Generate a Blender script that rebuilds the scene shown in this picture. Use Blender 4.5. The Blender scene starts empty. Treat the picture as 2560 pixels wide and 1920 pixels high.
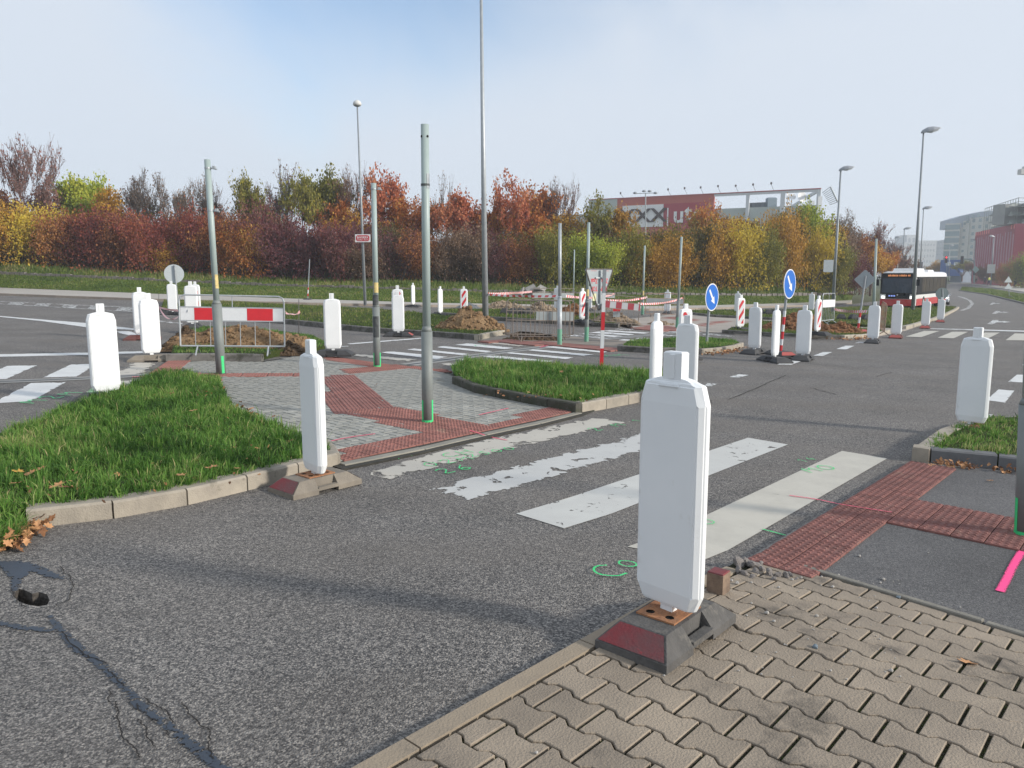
import bpy, bmesh, math, random
import numpy as np
from mathutils import Vector, Matrix
from mathutils.geometry import delaunay_2d_cdt
random.seed(7); rng = np.random.default_rng(7)
R = math.radians
S = bpy.context.scene
COL = S.collection
# ---------------------------------------------------------------- camera
F = 1923.0; PITCH = R(8.05); EYE = 1.7
cam = bpy.data.cameras.new('camera'); camo = bpy.data.objects.new('camera', cam); COL.objects.link(camo)
camo.location = (0, 0, EYE); camo.rotation_euler = (R(90) - PITCH, 0, 0)
cam.sensor_fit = 'HORIZONTAL'; cam.sensor_width = 36.0; cam.lens = 36.0 * F / 2560.0
cam.clip_start = 0.05; cam.clip_end = 6000
S.camera = camo
# ---------------------------------------------------------------- light
SUN_AZ = R(-20)     # direction towards the sun, measured from +X
SUN_EL = R(20)
S.view_settings.view_transform = 'Standard'; S.view_settings.look = 'None'
S.view_settings.exposure = 0.62; S.view_settings.gamma = 1.0; S.view_settings.use_curve_mapping = False
world = bpy.data.worlds.new("World"); S.world = world; world.use_nodes = True
def build_world():
    nt = world.node_tree; nt.nodes.clear(); N = nt.nodes.new; L = nt.links.new
    out = N('ShaderNodeOutputWorld'); bg = N('ShaderNodeBackground'); bg.inputs[1].default_value = 0.15
    sky = N('ShaderNodeTexSky'); sky.sky_type = 'NISHITA'; sky.sun_disc = False
    sky.sun_elevation = SUN_EL; sky.sun_rotation = R(90) - SUN_AZ; sky.altitude = 300
    sky.air_density = 1.0; sky.dust_density = 2.0; sky.ozone_density = 1.5
    tc = N('ShaderNodeTexCoord')
    # thin bright fog lying over the clear sky, thinning out in one loose opening overhead
    no = N('ShaderNodeTexNoise'); no.inputs['Scale'].default_value = 2.6; no.inputs['Detail'].default_value = 5; no.inputs['Roughness'].default_value = 0.5; no.inputs['Distortion'].default_value = 0.6
    L(tc.outputs['Generated'], no.inputs['Vector'])
    a_, e_ = R(93), R(40); dt = N('ShaderNodeVectorMath'); dt.operation = 'DOT_PRODUCT'; dt.inputs[1].default_value = (math.cos(e_) * math.cos(a_), math.cos(e_) * math.sin(a_), math.sin(e_)); L(tc.outputs['Generated'], dt.inputs[0])
    nm = N('ShaderNodeMath'); nm.operation = 'MULTIPLY_ADD'; nm.inputs[1].default_value = 0.22; L(no.outputs[0], nm.inputs[0]); L(dt.outputs['Value'], nm.inputs[2])
    el = N('ShaderNodeMapRange'); el.interpolation_type = 'SMOOTHSTEP'; el.inputs[1].default_value = 0.955; el.inputs[2].default_value = 1.065; el.inputs[3].default_value = 0.97; el.inputs[4].default_value = 0.10
    L(nm.outputs[0], el.inputs[0])
    mx = N('ShaderNodeMixRGB'); mx.inputs[2].default_value = (3.12, 3.42, 3.85, 1)
    cl = N('ShaderNodeClamp'); L(el.outputs[0], cl.inputs[0])
    L(cl.outputs[0], mx.inputs[0]); L(sky.outputs[0], mx.inputs[1]); L(mx.outputs[0], bg.inputs[0]); L(bg.outputs[0], out.inputs[0])
build_world()
sun = bpy.data.lights.new('sun', 'SUN'); suno = bpy.data.objects.new('sun', sun); COL.objects.link(suno)
sun.energy = 3.0; sun.angle = R(6.0); sun.color = (1.0, 0.93, 0.83)
sd = Vector((math.cos(SUN_EL) * math.cos(SUN_AZ), math.cos(SUN_EL) * math.sin(SUN_AZ), math.sin(SUN_EL)))
suno.rotation_euler = (-sd).to_track_quat('-Z', 'Y').to_euler()
S.cycles.max_bounces = 6; S.cycles.diffuse_bounces = 3; S.cycles.transparent_max_bounces = 12
S.cycles.use_denoising = True; S.cycles.volume_bounces = 1

# ---------------------------------------------------------------- terrain function and points in the place
GA = -0.025; GB = -0.0026
NEAR = None          # frame of the raised paving corner, filled in below
def full_h(x, y):    # height of the paving corner over the plain road surface, sinking to the dropped kerb
    A, B_ = NEAR[4], NEAR[5]; d = ((x - A[0]) * (B_[1] - A[1]) - (y - A[1]) * (B_[0] - A[0])) / math.hypot(B_[0] - A[0], B_[1] - A[1])
    return 0.033 + 0.087 * max(0, min(1, d / 1.1))
def bump(x, y):      # the road itself climbs towards the paving corner
    if NEAR is None or y > 8 or x > 6 or x < -8: return 0.0
    v = (x - NEAR[0]) * NEAR[3] - (y - NEAR[1]) * NEAR[2]
    t = max(0, min(1, (v + 2.6) / 2.4)); return (full_h(x, y) - 0.033) * t * t * (3 - 2 * t)
def gz(x, y):
    return bump(x, y) + GA * min(max(x, -60), 42) + GB * min(y, 70) + 0.0055 * min(max(y - 70, 0), 130) + 0.0015 * min(max(y - 200, 0), 400)
def ray(px, py):
    u = (px - 1280) / F; v = (960 - py) / F
    return (u, math.cos(PITCH) + v * math.sin(PITCH), -math.sin(PITCH) + v * math.cos(PITCH))
def P(px, py, h=0.0):
    d = ray(px, py)
    t0, t1 = 0.3, 900.0
    f = lambda t: EYE + t * d[2] - gz(t * d[0], t * d[1]) - h
    if f(t1) > 0: return Vector((t1 * d[0], t1 * d[1], gz(t1 * d[0], t1 * d[1]) + h))
    # first crossing
    t = t0; st = 0.5
    while f(t + st) > 0 and t < t1: t += st; st *= 1.06
    a, b = t, t + st
    for _ in range(40):
        m = (a + b) / 2
        if f(m) > 0: a = m
        else: b = m
    return Vector((b * d[0], b * d[1], EYE + b * d[2]))
def at(px, py, depth):          # the point of the place seen at that pixel and that many metres ahead
    d = ray(px, py); t = depth / d[1]
    return Vector((t * d[0], depth, EYE + t * d[2]))
def xy(px, py, h=0.0):
    p = P(px, py, h); return (p.x, p.y)
def tilt(x, y, a, hf=None, jit=0.0):
    """rotation that lays a piece flat on the sloping ground, turned by a"""
    H = hf if hf else (lambda X, Y: 0.0); e = 0.02
    gx = (gz(x + e, y) + H(x + e, y) - gz(x - e, y) - H(x - e, y)) / (2 * e); gy = (gz(x, y + e) + H(x, y + e) - gz(x, y - e) - H(x, y - e)) / (2 * e)
    gx += random.gauss(0, jit); gy += random.gauss(0, jit)
    n = Vector((-gx, -gy, 1)).normalized(); q = Vector((0, 0, 1)).rotation_difference(n)
    return (q.to_matrix() @ Matrix.Rotation(a, 3, 'Z')).to_euler()
def on(x, y, h=0.0): return Vector((x, y, gz(x, y) + h))

def _near():
    global NEAR
    J = P(1495, 1617, 0.12); a = xy(1960, 1408, 0.03); b = xy(2560, 1594, 0.03); NEAR = (J.x, J.y, math.cos(R(48.6)), math.sin(R(48.6)), a, b)
_near()

# ---------------------------------------------------------------- materials
MATS = {}
def new_mat(name):
    m = bpy.data.materials.new(name); m.use_nodes = True; nt = m.node_tree
    b = nt.nodes['Principled BSDF']; return m, nt, b
def c4(c): return (c[0], c[1], c[2], 1)
def mat(name, col, rough=0.7, col2=None, scale=6.0, amt=0.5, bump=0.0, bscale=60.0, metal=0.0, rnd=0.0, detail=4, coat=0.0, space='Object', spec=0.5, dirt=None, dscale=3.0, dthr=0.6, emit=0):
    """plain surface: two tones mixed by noise, optional per-object brightness variation, optional stains of its own, fine relief"""
    if name in MATS: return MATS[name]
    m, nt, b = new_mat(name); N = nt.nodes.new; L = nt.links.new
    tc = N('ShaderNodeTexCoord'); vec = tc.outputs['Object']
    if space == 'World':
        g = N('ShaderNodeNewGeometry'); vec = g.outputs['Position']
    last = None
    if col2 is None: col2 = tuple(c * 0.8 for c in col)
    no = N('ShaderNodeTexNoise'); no.inputs['Scale'].default_value = scale; no.inputs['Detail'].default_value = detail; no.inputs['Roughness'].default_value = 0.6
    L(vec, no.inputs['Vector'])
    mr = N('ShaderNodeMapRange'); mr.inputs[1].default_value = 0.35; mr.inputs[2].default_value = 0.65; mr.inputs[3].default_value = 0.0; mr.inputs[4].default_value = amt
    L(no.outputs[0], mr.inputs[0])
    mx = N('ShaderNodeMixRGB'); mx.inputs[1].default_value = c4(col); mx.inputs[2].default_value = c4(col2); L(mr.outputs[0], mx.inputs[0]); last = mx.outputs[0]
    if dirt:
        n2 = N('ShaderNodeTexNoise'); n2.inputs['Scale'].default_value = dscale; n2.inputs['Detail'].default_value = 6; n2.inputs['Roughness'].default_value = 0.7
        L(vec, n2.inputs['Vector'])
        m2 = N('ShaderNodeMapRange'); m2.inputs[1].default_value = dthr; m2.inputs[2].default_value = dthr + 0.12; L(n2.outputs[0], m2.inputs[0])
        x2 = N('ShaderNodeMixRGB'); L(m2.outputs[0], x2.inputs[0]); L(last, x2.inputs[1]); x2.inputs[2].default_value = c4(dirt); last = x2.outputs[0]
    if rnd > 0:
        oi = N('ShaderNodeObjectInfo'); r = N('ShaderNodeMapRange'); r.inputs[3].default_value = 1 - rnd; r.inputs[4].default_value = 1 + rnd
        L(oi.outputs['Random'], r.inputs[0])
        hs = N('ShaderNodeHueSaturation'); L(r.outputs[0], hs.inputs['Value']); L(last, hs.inputs['Color']); last = hs.outputs[0]
    L(last, b.inputs['Base Color'])
    b.inputs['Roughness'].default_value = rough; b.inputs['Metallic'].default_value = metal; b.inputs['Specular IOR Level'].default_value = spec
    b.inputs['Coat Weight'].default_value = coat
    if emit: L(last, b.inputs['Emission Color']); b.inputs['Emission Strength'].default_value = emit
    if bump > 0:
        n3 = N('ShaderNodeTexNoise'); n3.inputs['Scale'].default_value = bscale; n3.inputs['Detail'].default_value = 5; L(vec, n3.inputs['Vector'])
        bp = N('ShaderNodeBump'); bp.inputs['Strength'].default_value = bump; bp.inputs['Distance'].default_value = 0.01; L(n3.outputs[0], bp.inputs['Height']); L(bp.outputs[0], b.inputs['Normal'])
    MATS[name] = m; return m
def asphalt(name, dark, mid, light, grain=150.0, bump=0.7, tint=None, big=0.5):
    m, nt, b = new_mat(name); N = nt.nodes.new; L = nt.links.new
    g = N('ShaderNodeNewGeometry'); pos = g.outputs['Position']
    vo = N('ShaderNodeTexVoronoi'); vo.inputs['Scale'].default_value = grain; vo.inputs['Randomness'].default_value = 1.0; L(pos, vo.inputs['Vector'])
    sep = N('ShaderNodeSeparateColor'); L(vo.outputs['Color'], sep.inputs[0])
    no = N('ShaderNodeTexNoise'); no.inputs['Scale'].default_value = grain * 0.35; no.inputs['Detail'].default_value = 6; no.inputs['Roughness'].default_value = 0.75; L(pos, no.inputs['Vector'])
    ad = N('ShaderNodeMath'); ad.operation = 'MULTIPLY_ADD'; ad.inputs[1].default_value = 0.45; L(sep.outputs[0], ad.inputs[0]); L(no.outputs[0], ad.inputs[2])
    cr = N('ShaderNodeValToRGB'); cr.color_ramp.elements[0].position = 0.42; cr.color_ramp.elements[0].color = c4(dark)
    cr.color_ramp.elements[1].position = 1.05; cr.color_ramp.elements[1].color = c4(light)
    e = cr.color_ramp.elements.new(0.72); e.color = c4(mid); L(ad.outputs[0], cr.inputs[0])
    # worn lanes, oil and repairs: broad tone changes of the surface itself
    n2 = N('ShaderNodeTexNoise'); n2.inputs['Scale'].default_value = 0.8; n2.inputs['Detail'].default_value = 8; n2.inputs['Roughness'].default_value = 0.62; L(pos, n2.inputs['Vector'])
    mr = N('ShaderNodeMapRange'); mr.inputs[1].default_value = 0.3; mr.inputs[2].default_value = 0.7; mr.inputs[3].default_value = 1 - 0.42 * big; mr.inputs[4].default_value = 1 + 0.34 * big; L(n2.outputs[0], mr.inputs[0])
    hs = N('ShaderNodeHueSaturation'); L(cr.outputs[0], hs.inputs['Color']); L(mr.outputs[0], hs.inputs['Value'])
    last = hs.outputs[0]
    if tint:
        n4 = N('ShaderNodeTexNoise'); n4.inputs['Scale'].default_value = 0.9; n4.inputs['Detail'].default_value = 4; mp = N('ShaderNodeMapping'); mp.inputs['Rotation'].default_value = (0, 0, R(-49)); mp.inputs['Scale'].default_value = (0.25, 1.2, 1)
        L(pos, mp.inputs[0]); L(mp.outputs[0], n4.inputs['Vector'])
        m4 = N('ShaderNodeMapRange'); m4.inputs[1].default_value = 0.42; m4.inputs[2].default_value = 0.68; m4.inputs[4].default_value = 0.38; L(n4.outputs[0], m4.inputs[0])
        x4 = N('ShaderNodeMixRGB'); L(m4.outputs[0], x4.inputs[0]); L(last, x4.inputs[1]); x4.inputs[2].default_value = c4(tint); last = x4.outputs[0]
    L(last, b.inputs['Base Color']); b.inputs['Roughness'].default_value = 0.85; b.inputs['Specular IOR Level'].default_value = 0.35
    n3 = N('ShaderNodeTexVoronoi'); n3.inputs['Scale'].default_value = grain * 0.9; L(pos, n3.inputs['Vector'])
    bp = N('ShaderNodeBump'); bp.inputs['Strength'].default_value = bump; bp.inputs['Distance'].default_value = 0.006; bp.invert = True; L(n3.outputs[0], bp.inputs['Height']); L(bp.outputs[0], b.inputs['Normal'])
    MATS[name] = m; return m
def paint_mat(name, col, wear=0.4, scale=7.0, rag=0.12, dirty=(0.35, 0.33, 0.29)):
    """road paint, see-through where it has flaked off. uv = (metres to the nearer edge, -)"""
    if name in MATS: return MATS[name]
    m, nt, b = new_mat(name); N = nt.nodes.new; L = nt.links.new
    g = N('ShaderNodeNewGeometry'); pos = g.outputs['Position']
    no = N('ShaderNodeTexNoise'); no.inputs['Scale'].default_value = scale; no.inputs['Detail'].default_value = 9; no.inputs['Roughness'].default_value = 0.62; no.inputs['Distortion'].default_value = 0.8; L(pos, no.inputs['Vector'])
    at_ = N('ShaderNodeAttribute'); at_.attribute_name = 'edge'
    e = N('ShaderNodeMapRange'); e.inputs[1].default_value = 0.0; e.inputs[2].default_value = max(rag, 0.001); e.inputs[3].default_value = 0.20 if rag > 0.02 else 0.0; e.inputs[4].default_value = 0.0; L(at_.outputs['Fac'], e.inputs[0])
    sm = N('ShaderNodeMath'); sm.operation = 'ADD'; L(no.outputs[0], sm.inputs[0]); L(e.outputs[0], sm.inputs[1])
    th = N('ShaderNodeMath'); th.operation = 'GREATER_THAN'; th.inputs[1].default_value = 0.80 - 0.26 * wear; L(sm.outputs[0], th.inputs[0])
    n2 = N('ShaderNodeTexNoise'); n2.inputs['Scale'].default_value = 3.0; n2.inputs['Detail'].default_value = 7; n2.inputs['Roughness'].default_value = 0.7; L(pos, n2.inputs['Vector'])
    mr = N('ShaderNodeMapRange'); mr.inputs[1].default_value = 0.4; mr.inputs[2].default_value = 0.75; mr.inputs[4].default_value = 0.55; L(n2.outputs[0], mr.inputs[0])
    mx = N('ShaderNodeMixRGB'); mx.inputs[1].default_value = c4(col); mx.inputs[2].default_value = c4(dirty); L(mr.outputs[0], mx.inputs[0])
    L(mx.outputs[0], b.inputs['Base Color']); b.inputs['Roughness'].default_value = 0.6
    tr = N('ShaderNodeBsdfTransparent'); ms = N('ShaderNodeMixShader'); L(th.outputs[0], ms.inputs[0]); L(b.outputs[0], ms.inputs[1]); L(tr.outputs[0], ms.inputs[2])
    out = nt.nodes['Material Output']; L(ms.outputs[0], out.inputs['Surface'])
    MATS[name] = m; return m
def spray_mat(name, col, cover=0.5):
    if name in MATS: return MATS[name]
    m, nt, b = new_mat(name); N = nt.nodes.new; L = nt.links.new
    g = N('ShaderNodeNewGeometry'); pos = g.outputs['Position']
    no = N('ShaderNodeTexNoise'); no.inputs['Scale'].default_value = 130; no.inputs['Detail'].default_value = 3; no.inputs['Roughness'].default_value = 0.7; L(pos, no.inputs['Vector'])
    at_ = N('ShaderNodeAttribute'); at_.attribute_name = 'edge'   # 1 at the middle of the stroke, 0 at its rim
    sm = N('ShaderNodeMath'); sm.operation = 'MULTIPLY_ADD'; sm.inputs[1].default_value = 0.45; L(at_.outputs['Fac'], sm.inputs[0]); L(no.outputs[0], sm.inputs[2])
    mr = N('ShaderNodeMapRange'); mr.inputs[1].default_value = 0.92 - 0.5 * cover; mr.inputs[2].default_value = 1.02 - 0.5 * cover; L(sm.outputs[0], mr.inputs[0])
    b.inputs['Base Color'].default_value = c4(col); b.inputs['Roughness'].default_value = 0.7
    tr = N('ShaderNodeBsdfTransparent'); ms = N('ShaderNodeMixShader'); L(mr.outputs[0], ms.inputs[0]); L(tr.outputs[0], ms.inputs[1]); L(b.outputs[0], ms.inputs[2])
    L(ms.outputs[0], nt.nodes['Material Output'].inputs['Surface'])
    MATS[name] = m; return m
def leaf_mat(name, cols, trans=0.35, nscale=0.6):
    """foliage: colour by leaf attribute 'tone', with clumps by position"""
    if name in MATS: return MATS[name]
    m, nt, b = new_mat(name); N = nt.nodes.new; L = nt.links.new
    at_ = N('ShaderNodeAttribute'); at_.attribute_name = 'tone'
    tc = N('ShaderNodeTexCoord'); oi = N('ShaderNodeObjectInfo')
    va = N('ShaderNodeVectorMath'); va.operation = 'ADD'; vs = N('ShaderNodeVectorMath'); vs.operation = 'SCALE'; vs.inputs['Scale'].default_value = 37.0
    cb = N('ShaderNodeCombineXYZ'); L(oi.outputs['Random'], cb.inputs[0]); L(oi.outputs['Random'], cb.inputs[1]); L(cb.outputs[0], vs.inputs[0]); L(tc.outputs['Object'], va.inputs[0]); L(vs.outputs[0], va.inputs[1])
    no = N('ShaderNodeTexNoise'); no.inputs['Scale'].default_value = nscale; no.inputs['Detail'].default_value = 3; L(va.outputs[0], no.inputs['Vector'])
    ad = N('ShaderNodeMath'); ad.operation = 'MULTIPLY_ADD'; ad.inputs[1].default_value = 0.5; ad.inputs[2].default_value = -0.25
    L(at_.outputs['Fac'], ad.inputs[0])
    a2 = N('ShaderNodeMath'); a2.operation = 'ADD'; L(ad.outputs[0], a2.inputs[0]); L(no.outputs[0], a2.inputs[1])
    cr = N('ShaderNodeValToRGB'); cr.color_ramp.elements[0].position = 0.2; cr.color_ramp.elements[0].color = c4(cols[0])
    cr.color_ramp.elements[1].position = 0.8; cr.color_ramp.elements[1].color = c4(cols[-1])
    for i, c in enumerate(cols[1:-1]):
        e = cr.color_ramp.elements.new(0.2 + 0.6 * (i + 1) / (len(cols) - 1)); e.color = c4(c)
    L(a2.outputs[0], cr.inputs[0])
    L(cr.outputs[0], b.inputs['Base Color']); b.inputs['Roughness'].default_value = 0.65; b.inputs['Specular IOR Level'].default_value = 0.3
    tl = N('ShaderNodeBsdfTranslucent'); L(cr.outputs[0], tl.inputs[0]); ms = N('ShaderNodeMixShader'); ms.inputs[0].default_value = trans
    L(b.outputs[0], ms.inputs[1]); L(tl.outputs[0], ms.inputs[2]); L(ms.outputs[0], nt.nodes['Material Output'].inputs['Surface'])
    MATS[name] = m; return m
def ground_mat(name, c1, c2, c3, scale=1.2, fine=40.0, bump=0.8):
    """turf or soil seen as a mass"""
    if name in MATS: return MATS[name]
    m, nt, b = new_mat(name); N = nt.nodes.new; L = nt.links.new
    g = N('ShaderNodeNewGeometry'); pos = g.outputs['Position']
    n1 = N('ShaderNodeTexNoise'); n1.inputs['Scale'].default_value = scale; n1.inputs['Detail'].default_value = 6; n1.inputs['Roughness'].default_value = 0.65; L(pos, n1.inputs['Vector'])
    n2 = N('ShaderNodeTexNoise'); n2.inputs['Scale'].default_value = fine; n2.inputs['Detail'].default_value = 5; n2.inputs['Roughness'].default_value = 0.7; L(pos, n2.inputs['Vector'])
    cr = N('ShaderNodeValToRGB'); cr.color_ramp.elements[0].position = 0.32; cr.color_ramp.elements[0].color = c4(c1); cr.color_ramp.elements[1].position = 0.68; cr.color_ramp.elements[1].color = c4(c3)
    e = cr.color_ramp.elements.new(0.5); e.color = c4(c2)
    ad = N('ShaderNodeMath'); ad.operation = 'MULTIPLY_ADD'; ad.inputs[1].default_value = 0.55; L(n2.outputs[0], ad.inputs[0])
    hf = N('ShaderNodeMath'); hf.operation = 'MULTIPLY'; hf.inputs[1].default_value = 0.45; L(n1.outputs[0], hf.inputs[0]); L(hf.outputs[0], ad.inputs[2])
    L(ad.outputs[0], cr.inputs[0]); L(cr.outputs[0], b.inputs['Base Color']); b.inputs['Roughness'].default_value = 0.95; b.inputs['Specular IOR Level'].default_value = 0.15
    bp = N('ShaderNodeBump'); bp.inputs['Strength'].default_value = bump; bp.inputs['Distance'].default_value = 0.05; L(n2.outputs[0], bp.inputs['Height']); L(bp.outputs[0], b.inputs['Normal'])
    MATS[name] = m; return m

# ---------------------------------------------------------------- mesh builder
def rotz(p, a):
    c, s = math.cos(a), math.sin(a); return (p[0] * c - p[1] * s, p[0] * s + p[1] * c)
class MB:
    def __init__(s): s.v = []; s.f = []; s.m = []; s.mi = 0
    def face(s, idx): s.f.append(tuple(idx)); s.m.append(s.mi)
    def add(s, vs, fs):
        o = len(s.v); s.v.extend(vs)
        for f in fs: s.face([o + i for i in f])
        return s
    def box(s, x0, x1, y0, y1, z0, z1, a=0.0, c=(0, 0, 0), bev=0.0):
        if bev > 0:
            b = bev; vs = []
            for (xx, yy) in ((x0, y0), (x1, y0), (x1, y1), (x0, y1)): vs.append((xx, yy, z0))
            for (xx, yy) in ((x0, y0), (x1, y0), (x1, y1), (x0, y1)): vs.append((xx, yy, z1 - b))
            for (xx, yy) in ((x0 + b, y0 + b), (x1 - b, y0 + b), (x1 - b, y1 - b), (x0 + b, y1 - b)): vs.append((xx, yy, z1))
            fs = [(3, 2, 1, 0), (8, 9, 10, 11)]
            for k in range(4):
                j = (k + 1) % 4; fs += [(k, j, 4 + j, 4 + k), (4 + k, 4 + j, 8 + j, 8 + k)]
        else:
            vs = [(x0, y0, z0), (x1, y0, z0), (x1, y1, z0), (x0, y1, z0), (x0, y0, z1), (x1, y0, z1), (x1, y1, z1), (x0, y1, z1)]
            fs = [(3, 2, 1, 0), (4, 5, 6, 7), (0, 1, 5, 4), (1, 2, 6, 5), (2, 3, 7, 6), (3, 0, 4, 7)]
        vs = [(*rotz(p, a), p[2]) for p in vs]; vs = [(p[0] + c[0], p[1] + c[1], p[2] + c[2]) for p in vs]
        return s.add(vs, fs)
    def prism(s, poly, z0, z1, bev=0.0):
        n = len(poly)
        if bev > 0:
            cx = sum(p[0] for p in poly) / n; cy = sum(p[1] for p in poly) / n
            ins = inset(poly, bev)
            vs = [(p[0], p[1], z0) for p in poly] + [(p[0], p[1], z1 - bev) for p in poly] + [(p[0], p[1], z1) for p in ins]
            fs = [tuple(range(2 * n, 3 * n))]
            for k in range(n):
                j = (k + 1) % n; fs += [(k, j, n + j, n + k), (n + k, n + j, 2 * n + j, 2 * n + k)]
        else:
            vs = [(p[0], p[1], z0) for p in poly] + [(p[0], p[1], z1) for p in poly]
            fs = [tuple(reversed(range(n))), tuple(range(n, 2 * n))]
            for k in range(n):
                j = (k + 1) % n; fs.append((k, j, n + j, n + k))
        return s.add(vs, fs)
    def tube(s, p0, p1, r0, r1=None, n=8, cap=True):
        r1 = r0 if r1 is None else r1
        p0 = Vector(p0); p1 = Vector(p1); d = p1 - p0
        if d.length < 1e-6: return s
        d.normalize(); a = Vector((0, 0, 1)) if abs(d.z) < 0.9 else Vector((1, 0, 0)); e = d.cross(a).normalized(); g = d.cross(e)
        vs = []
        for (p, r) in ((p0, r0), (p1, r1)):
            for k in range(n):
                t = 2 * math.pi * k / n; q = p + e * (r * math.cos(t)) + g * (r * math.sin(t)); vs.append(tuple(q))
        fs = [(k, (k + 1) % n, n + (k + 1) % n, n + k) for k in range(n)]
        fs = [tuple(reversed(f)) for f in fs]
        if cap: fs += [tuple(range(n)), tuple(reversed(range(n, 2 * n)))]
        return s.add(vs, fs)
    def path(s, pts, r, n=6):
        for a, b in zip(pts[:-1], pts[1:]): s.tube(a, b, r, r, n)
        return s
    def lathe(s, prof, n=16, c=(0, 0, 0)):
        vs = []
        for (r, z) in prof:
            for k in range(n):
                t = 2 * math.pi * k / n; vs.append((c[0] + r * math.cos(t), c[1] + r * math.sin(t), c[2] + z))
        fs = []
        for i in range(len(prof) - 1):
            for k in range(n):
                j = (k + 1) % n; fs.append((i * n + k, i * n + j, (i + 1) * n + j, (i + 1) * n + k))
        fs.append(tuple(reversed(range(n)))); fs.append(tuple(range((len(prof) - 1) * n, len(prof) * n)))
        return s.add(vs, fs)
    def loft(s, rings, cap=True):
        n = len(rings[0]); vs = [p for r in rings for p in r]; fs = []
        for i in range(len(rings) - 1):
            for k in range(n):
                j = (k + 1) % n; fs.append((i * n + k, i * n + j, (i + 1) * n + j, (i + 1) * n + k))
        if cap: fs.append(tuple(reversed(range(n)))); fs.append(tuple(range((len(rings) - 1) * n, len(rings) * n)))
        return s.add(vs, fs)
    def grid(s, f, nu, nv):
        vs = [f(i / nu, j / nv) for j in range(nv + 1) for i in range(nu + 1)]
        fs = [(j * (nu + 1) + i, j * (nu + 1) + i + 1, (j + 1) * (nu + 1) + i + 1, (j + 1) * (nu + 1) + i) for j in range(nv) for i in range(nu)]
        return s.add(vs, fs)
    def mesh(s, name, mats, smooth=False):
        me = bpy.data.meshes.new(name); me.from_pydata(s.v, [], s.f)
        if not isinstance(mats, (list, tuple)): mats = [mats]
        for m in mats: me.materials.append(m)
        if len(mats) > 1: me.polygons.foreach_set('material_index', s.m)
        if smooth: me.polygons.foreach_set('use_smooth', [True] * len(me.polygons))
        me.update(); return me
    def build(s, name, mats, parent=None, smooth=False, loc=(0, 0, 0), rot=0.0, fix=True):
        me = s.mesh(name, mats, smooth)
        if fix:
            bm = bmesh.new(); bm.from_mesh(me); bmesh.ops.recalc_face_normals(bm, faces=bm.faces); bm.to_mesh(me); bm.free()
        return link(name, me, parent, loc, rot)
def inset(poly, d):
    n = len(poly); out = []
    area = sum(poly[i][0] * poly[(i + 1) % n][1] - poly[(i + 1) % n][0] * poly[i][1] for i in range(n))
    sg = 1 if area > 0 else -1
    for i in range(n):
        p0 = poly[i - 1]; p1 = poly[i]; p2 = poly[(i + 1) % n]
        a = (p1[0] - p0[0], p1[1] - p0[1]); b = (p2[0] - p1[0], p2[1] - p1[1])
        la = math.hypot(*a) or 1; lb = math.hypot(*b) or 1
        na = (-a[1] / la * sg, a[0] / la * sg); nb = (-b[1] / lb * sg, b[0] / lb * sg)
        m = (na[0] + nb[0], na[1] + nb[1]); l = math.hypot(*m) or 1; k = d / max(0.35, (l / 2))
        out.append((p1[0] + m[0] / l * k, p1[1] + m[1] / l * k))
    return out
def link(name, me, parent=None, loc=(0, 0, 0), rot=0.0):
    o = bpy.data.objects.new(name, me); COL.objects.link(o); o.location = loc
    o.rotation_euler = (0, 0, rot) if isinstance(rot, (int, float)) else rot
    if parent: o.parent = parent
    return o
def tag(o, label=None, cat=None, group=None, kind=None):
    if label: o['label'] = label
    if cat: o['category'] = cat
    if group: o['group'] = group
    if kind: o['kind'] = kind
    return o
def thing(name, label, cat, loc=(0, 0, 0), rot=0.0, group=None):
    o = link(name, None, None, loc, rot); o.empty_display_size = 0.2
    return tag(o, label, cat, group)
def kids(o): return [c for c in bpy.data.objects if c.parent == o]
def clone(root, loc, rot=0.0, label=None, scale=None):
    tree = []
    def cp(o, parent):
        c = o.copy(); COL.objects.link(c); c.parent = parent
        for ch in o.children: cp(ch, c)
        return c
    r = cp(root, None); r.location = loc; r.rotation_euler = (0, 0, rot) if isinstance(rot, (int, float)) else rot
    if scale: r.scale = scale
    if label: r['label'] = label
    return r
def inpoly(p, poly):
    x, y = p; c = False; n = len(poly); j = n - 1
    for i in range(n):
        xi, yi = poly[i][0], poly[i][1]; xj, yj = poly[j][0], poly[j][1]
        if (yi > y) != (yj > y) and x < (xj - xi) * (y - yi) / (yj - yi) + xi: c = not c
        j = i
    return c
def inpoly_np(X, Y, poly):
    c = np.zeros(X.shape, bool); n = len(poly); j = n - 1
    for i in range(n):
        xi, yi = poly[i][0], poly[i][1]; xj, yj = poly[j][0], poly[j][1]
        if yi != yj: c ^= ((yi > Y) != (yj > Y)) & (X < (xj - xi) * (Y - yi) / (yj - yi) + xi)
        j = i
    return c
def gz_np(x, y):
    return GA * np.clip(x, -60, 42) + GB * np.minimum(y, 70) + 0.0055 * np.clip(y - 70, 0, 130) + 0.0015 * np.clip(y - 200, 0, 400)
def edge_dist(p, poly):
    best = 1e9; n = len(poly)
    for i in range(n):
        a = poly[i]; b = poly[(i + 1) % n]; dx, dy = b[0] - a[0], b[1] - a[1]; L2 = dx * dx + dy * dy or 1e-9
        t = max(0, min(1, ((p[0] - a[0]) * dx + (p[1] - a[1]) * dy) / L2)); best = min(best, math.hypot(p[0] - a[0] - t * dx, p[1] - a[1] - t * dy))
    return best
def px_poly(pts, h=0.0): return [xy(p[0], p[1], p[2] if len(p) > 2 else h) for p in pts]
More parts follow.
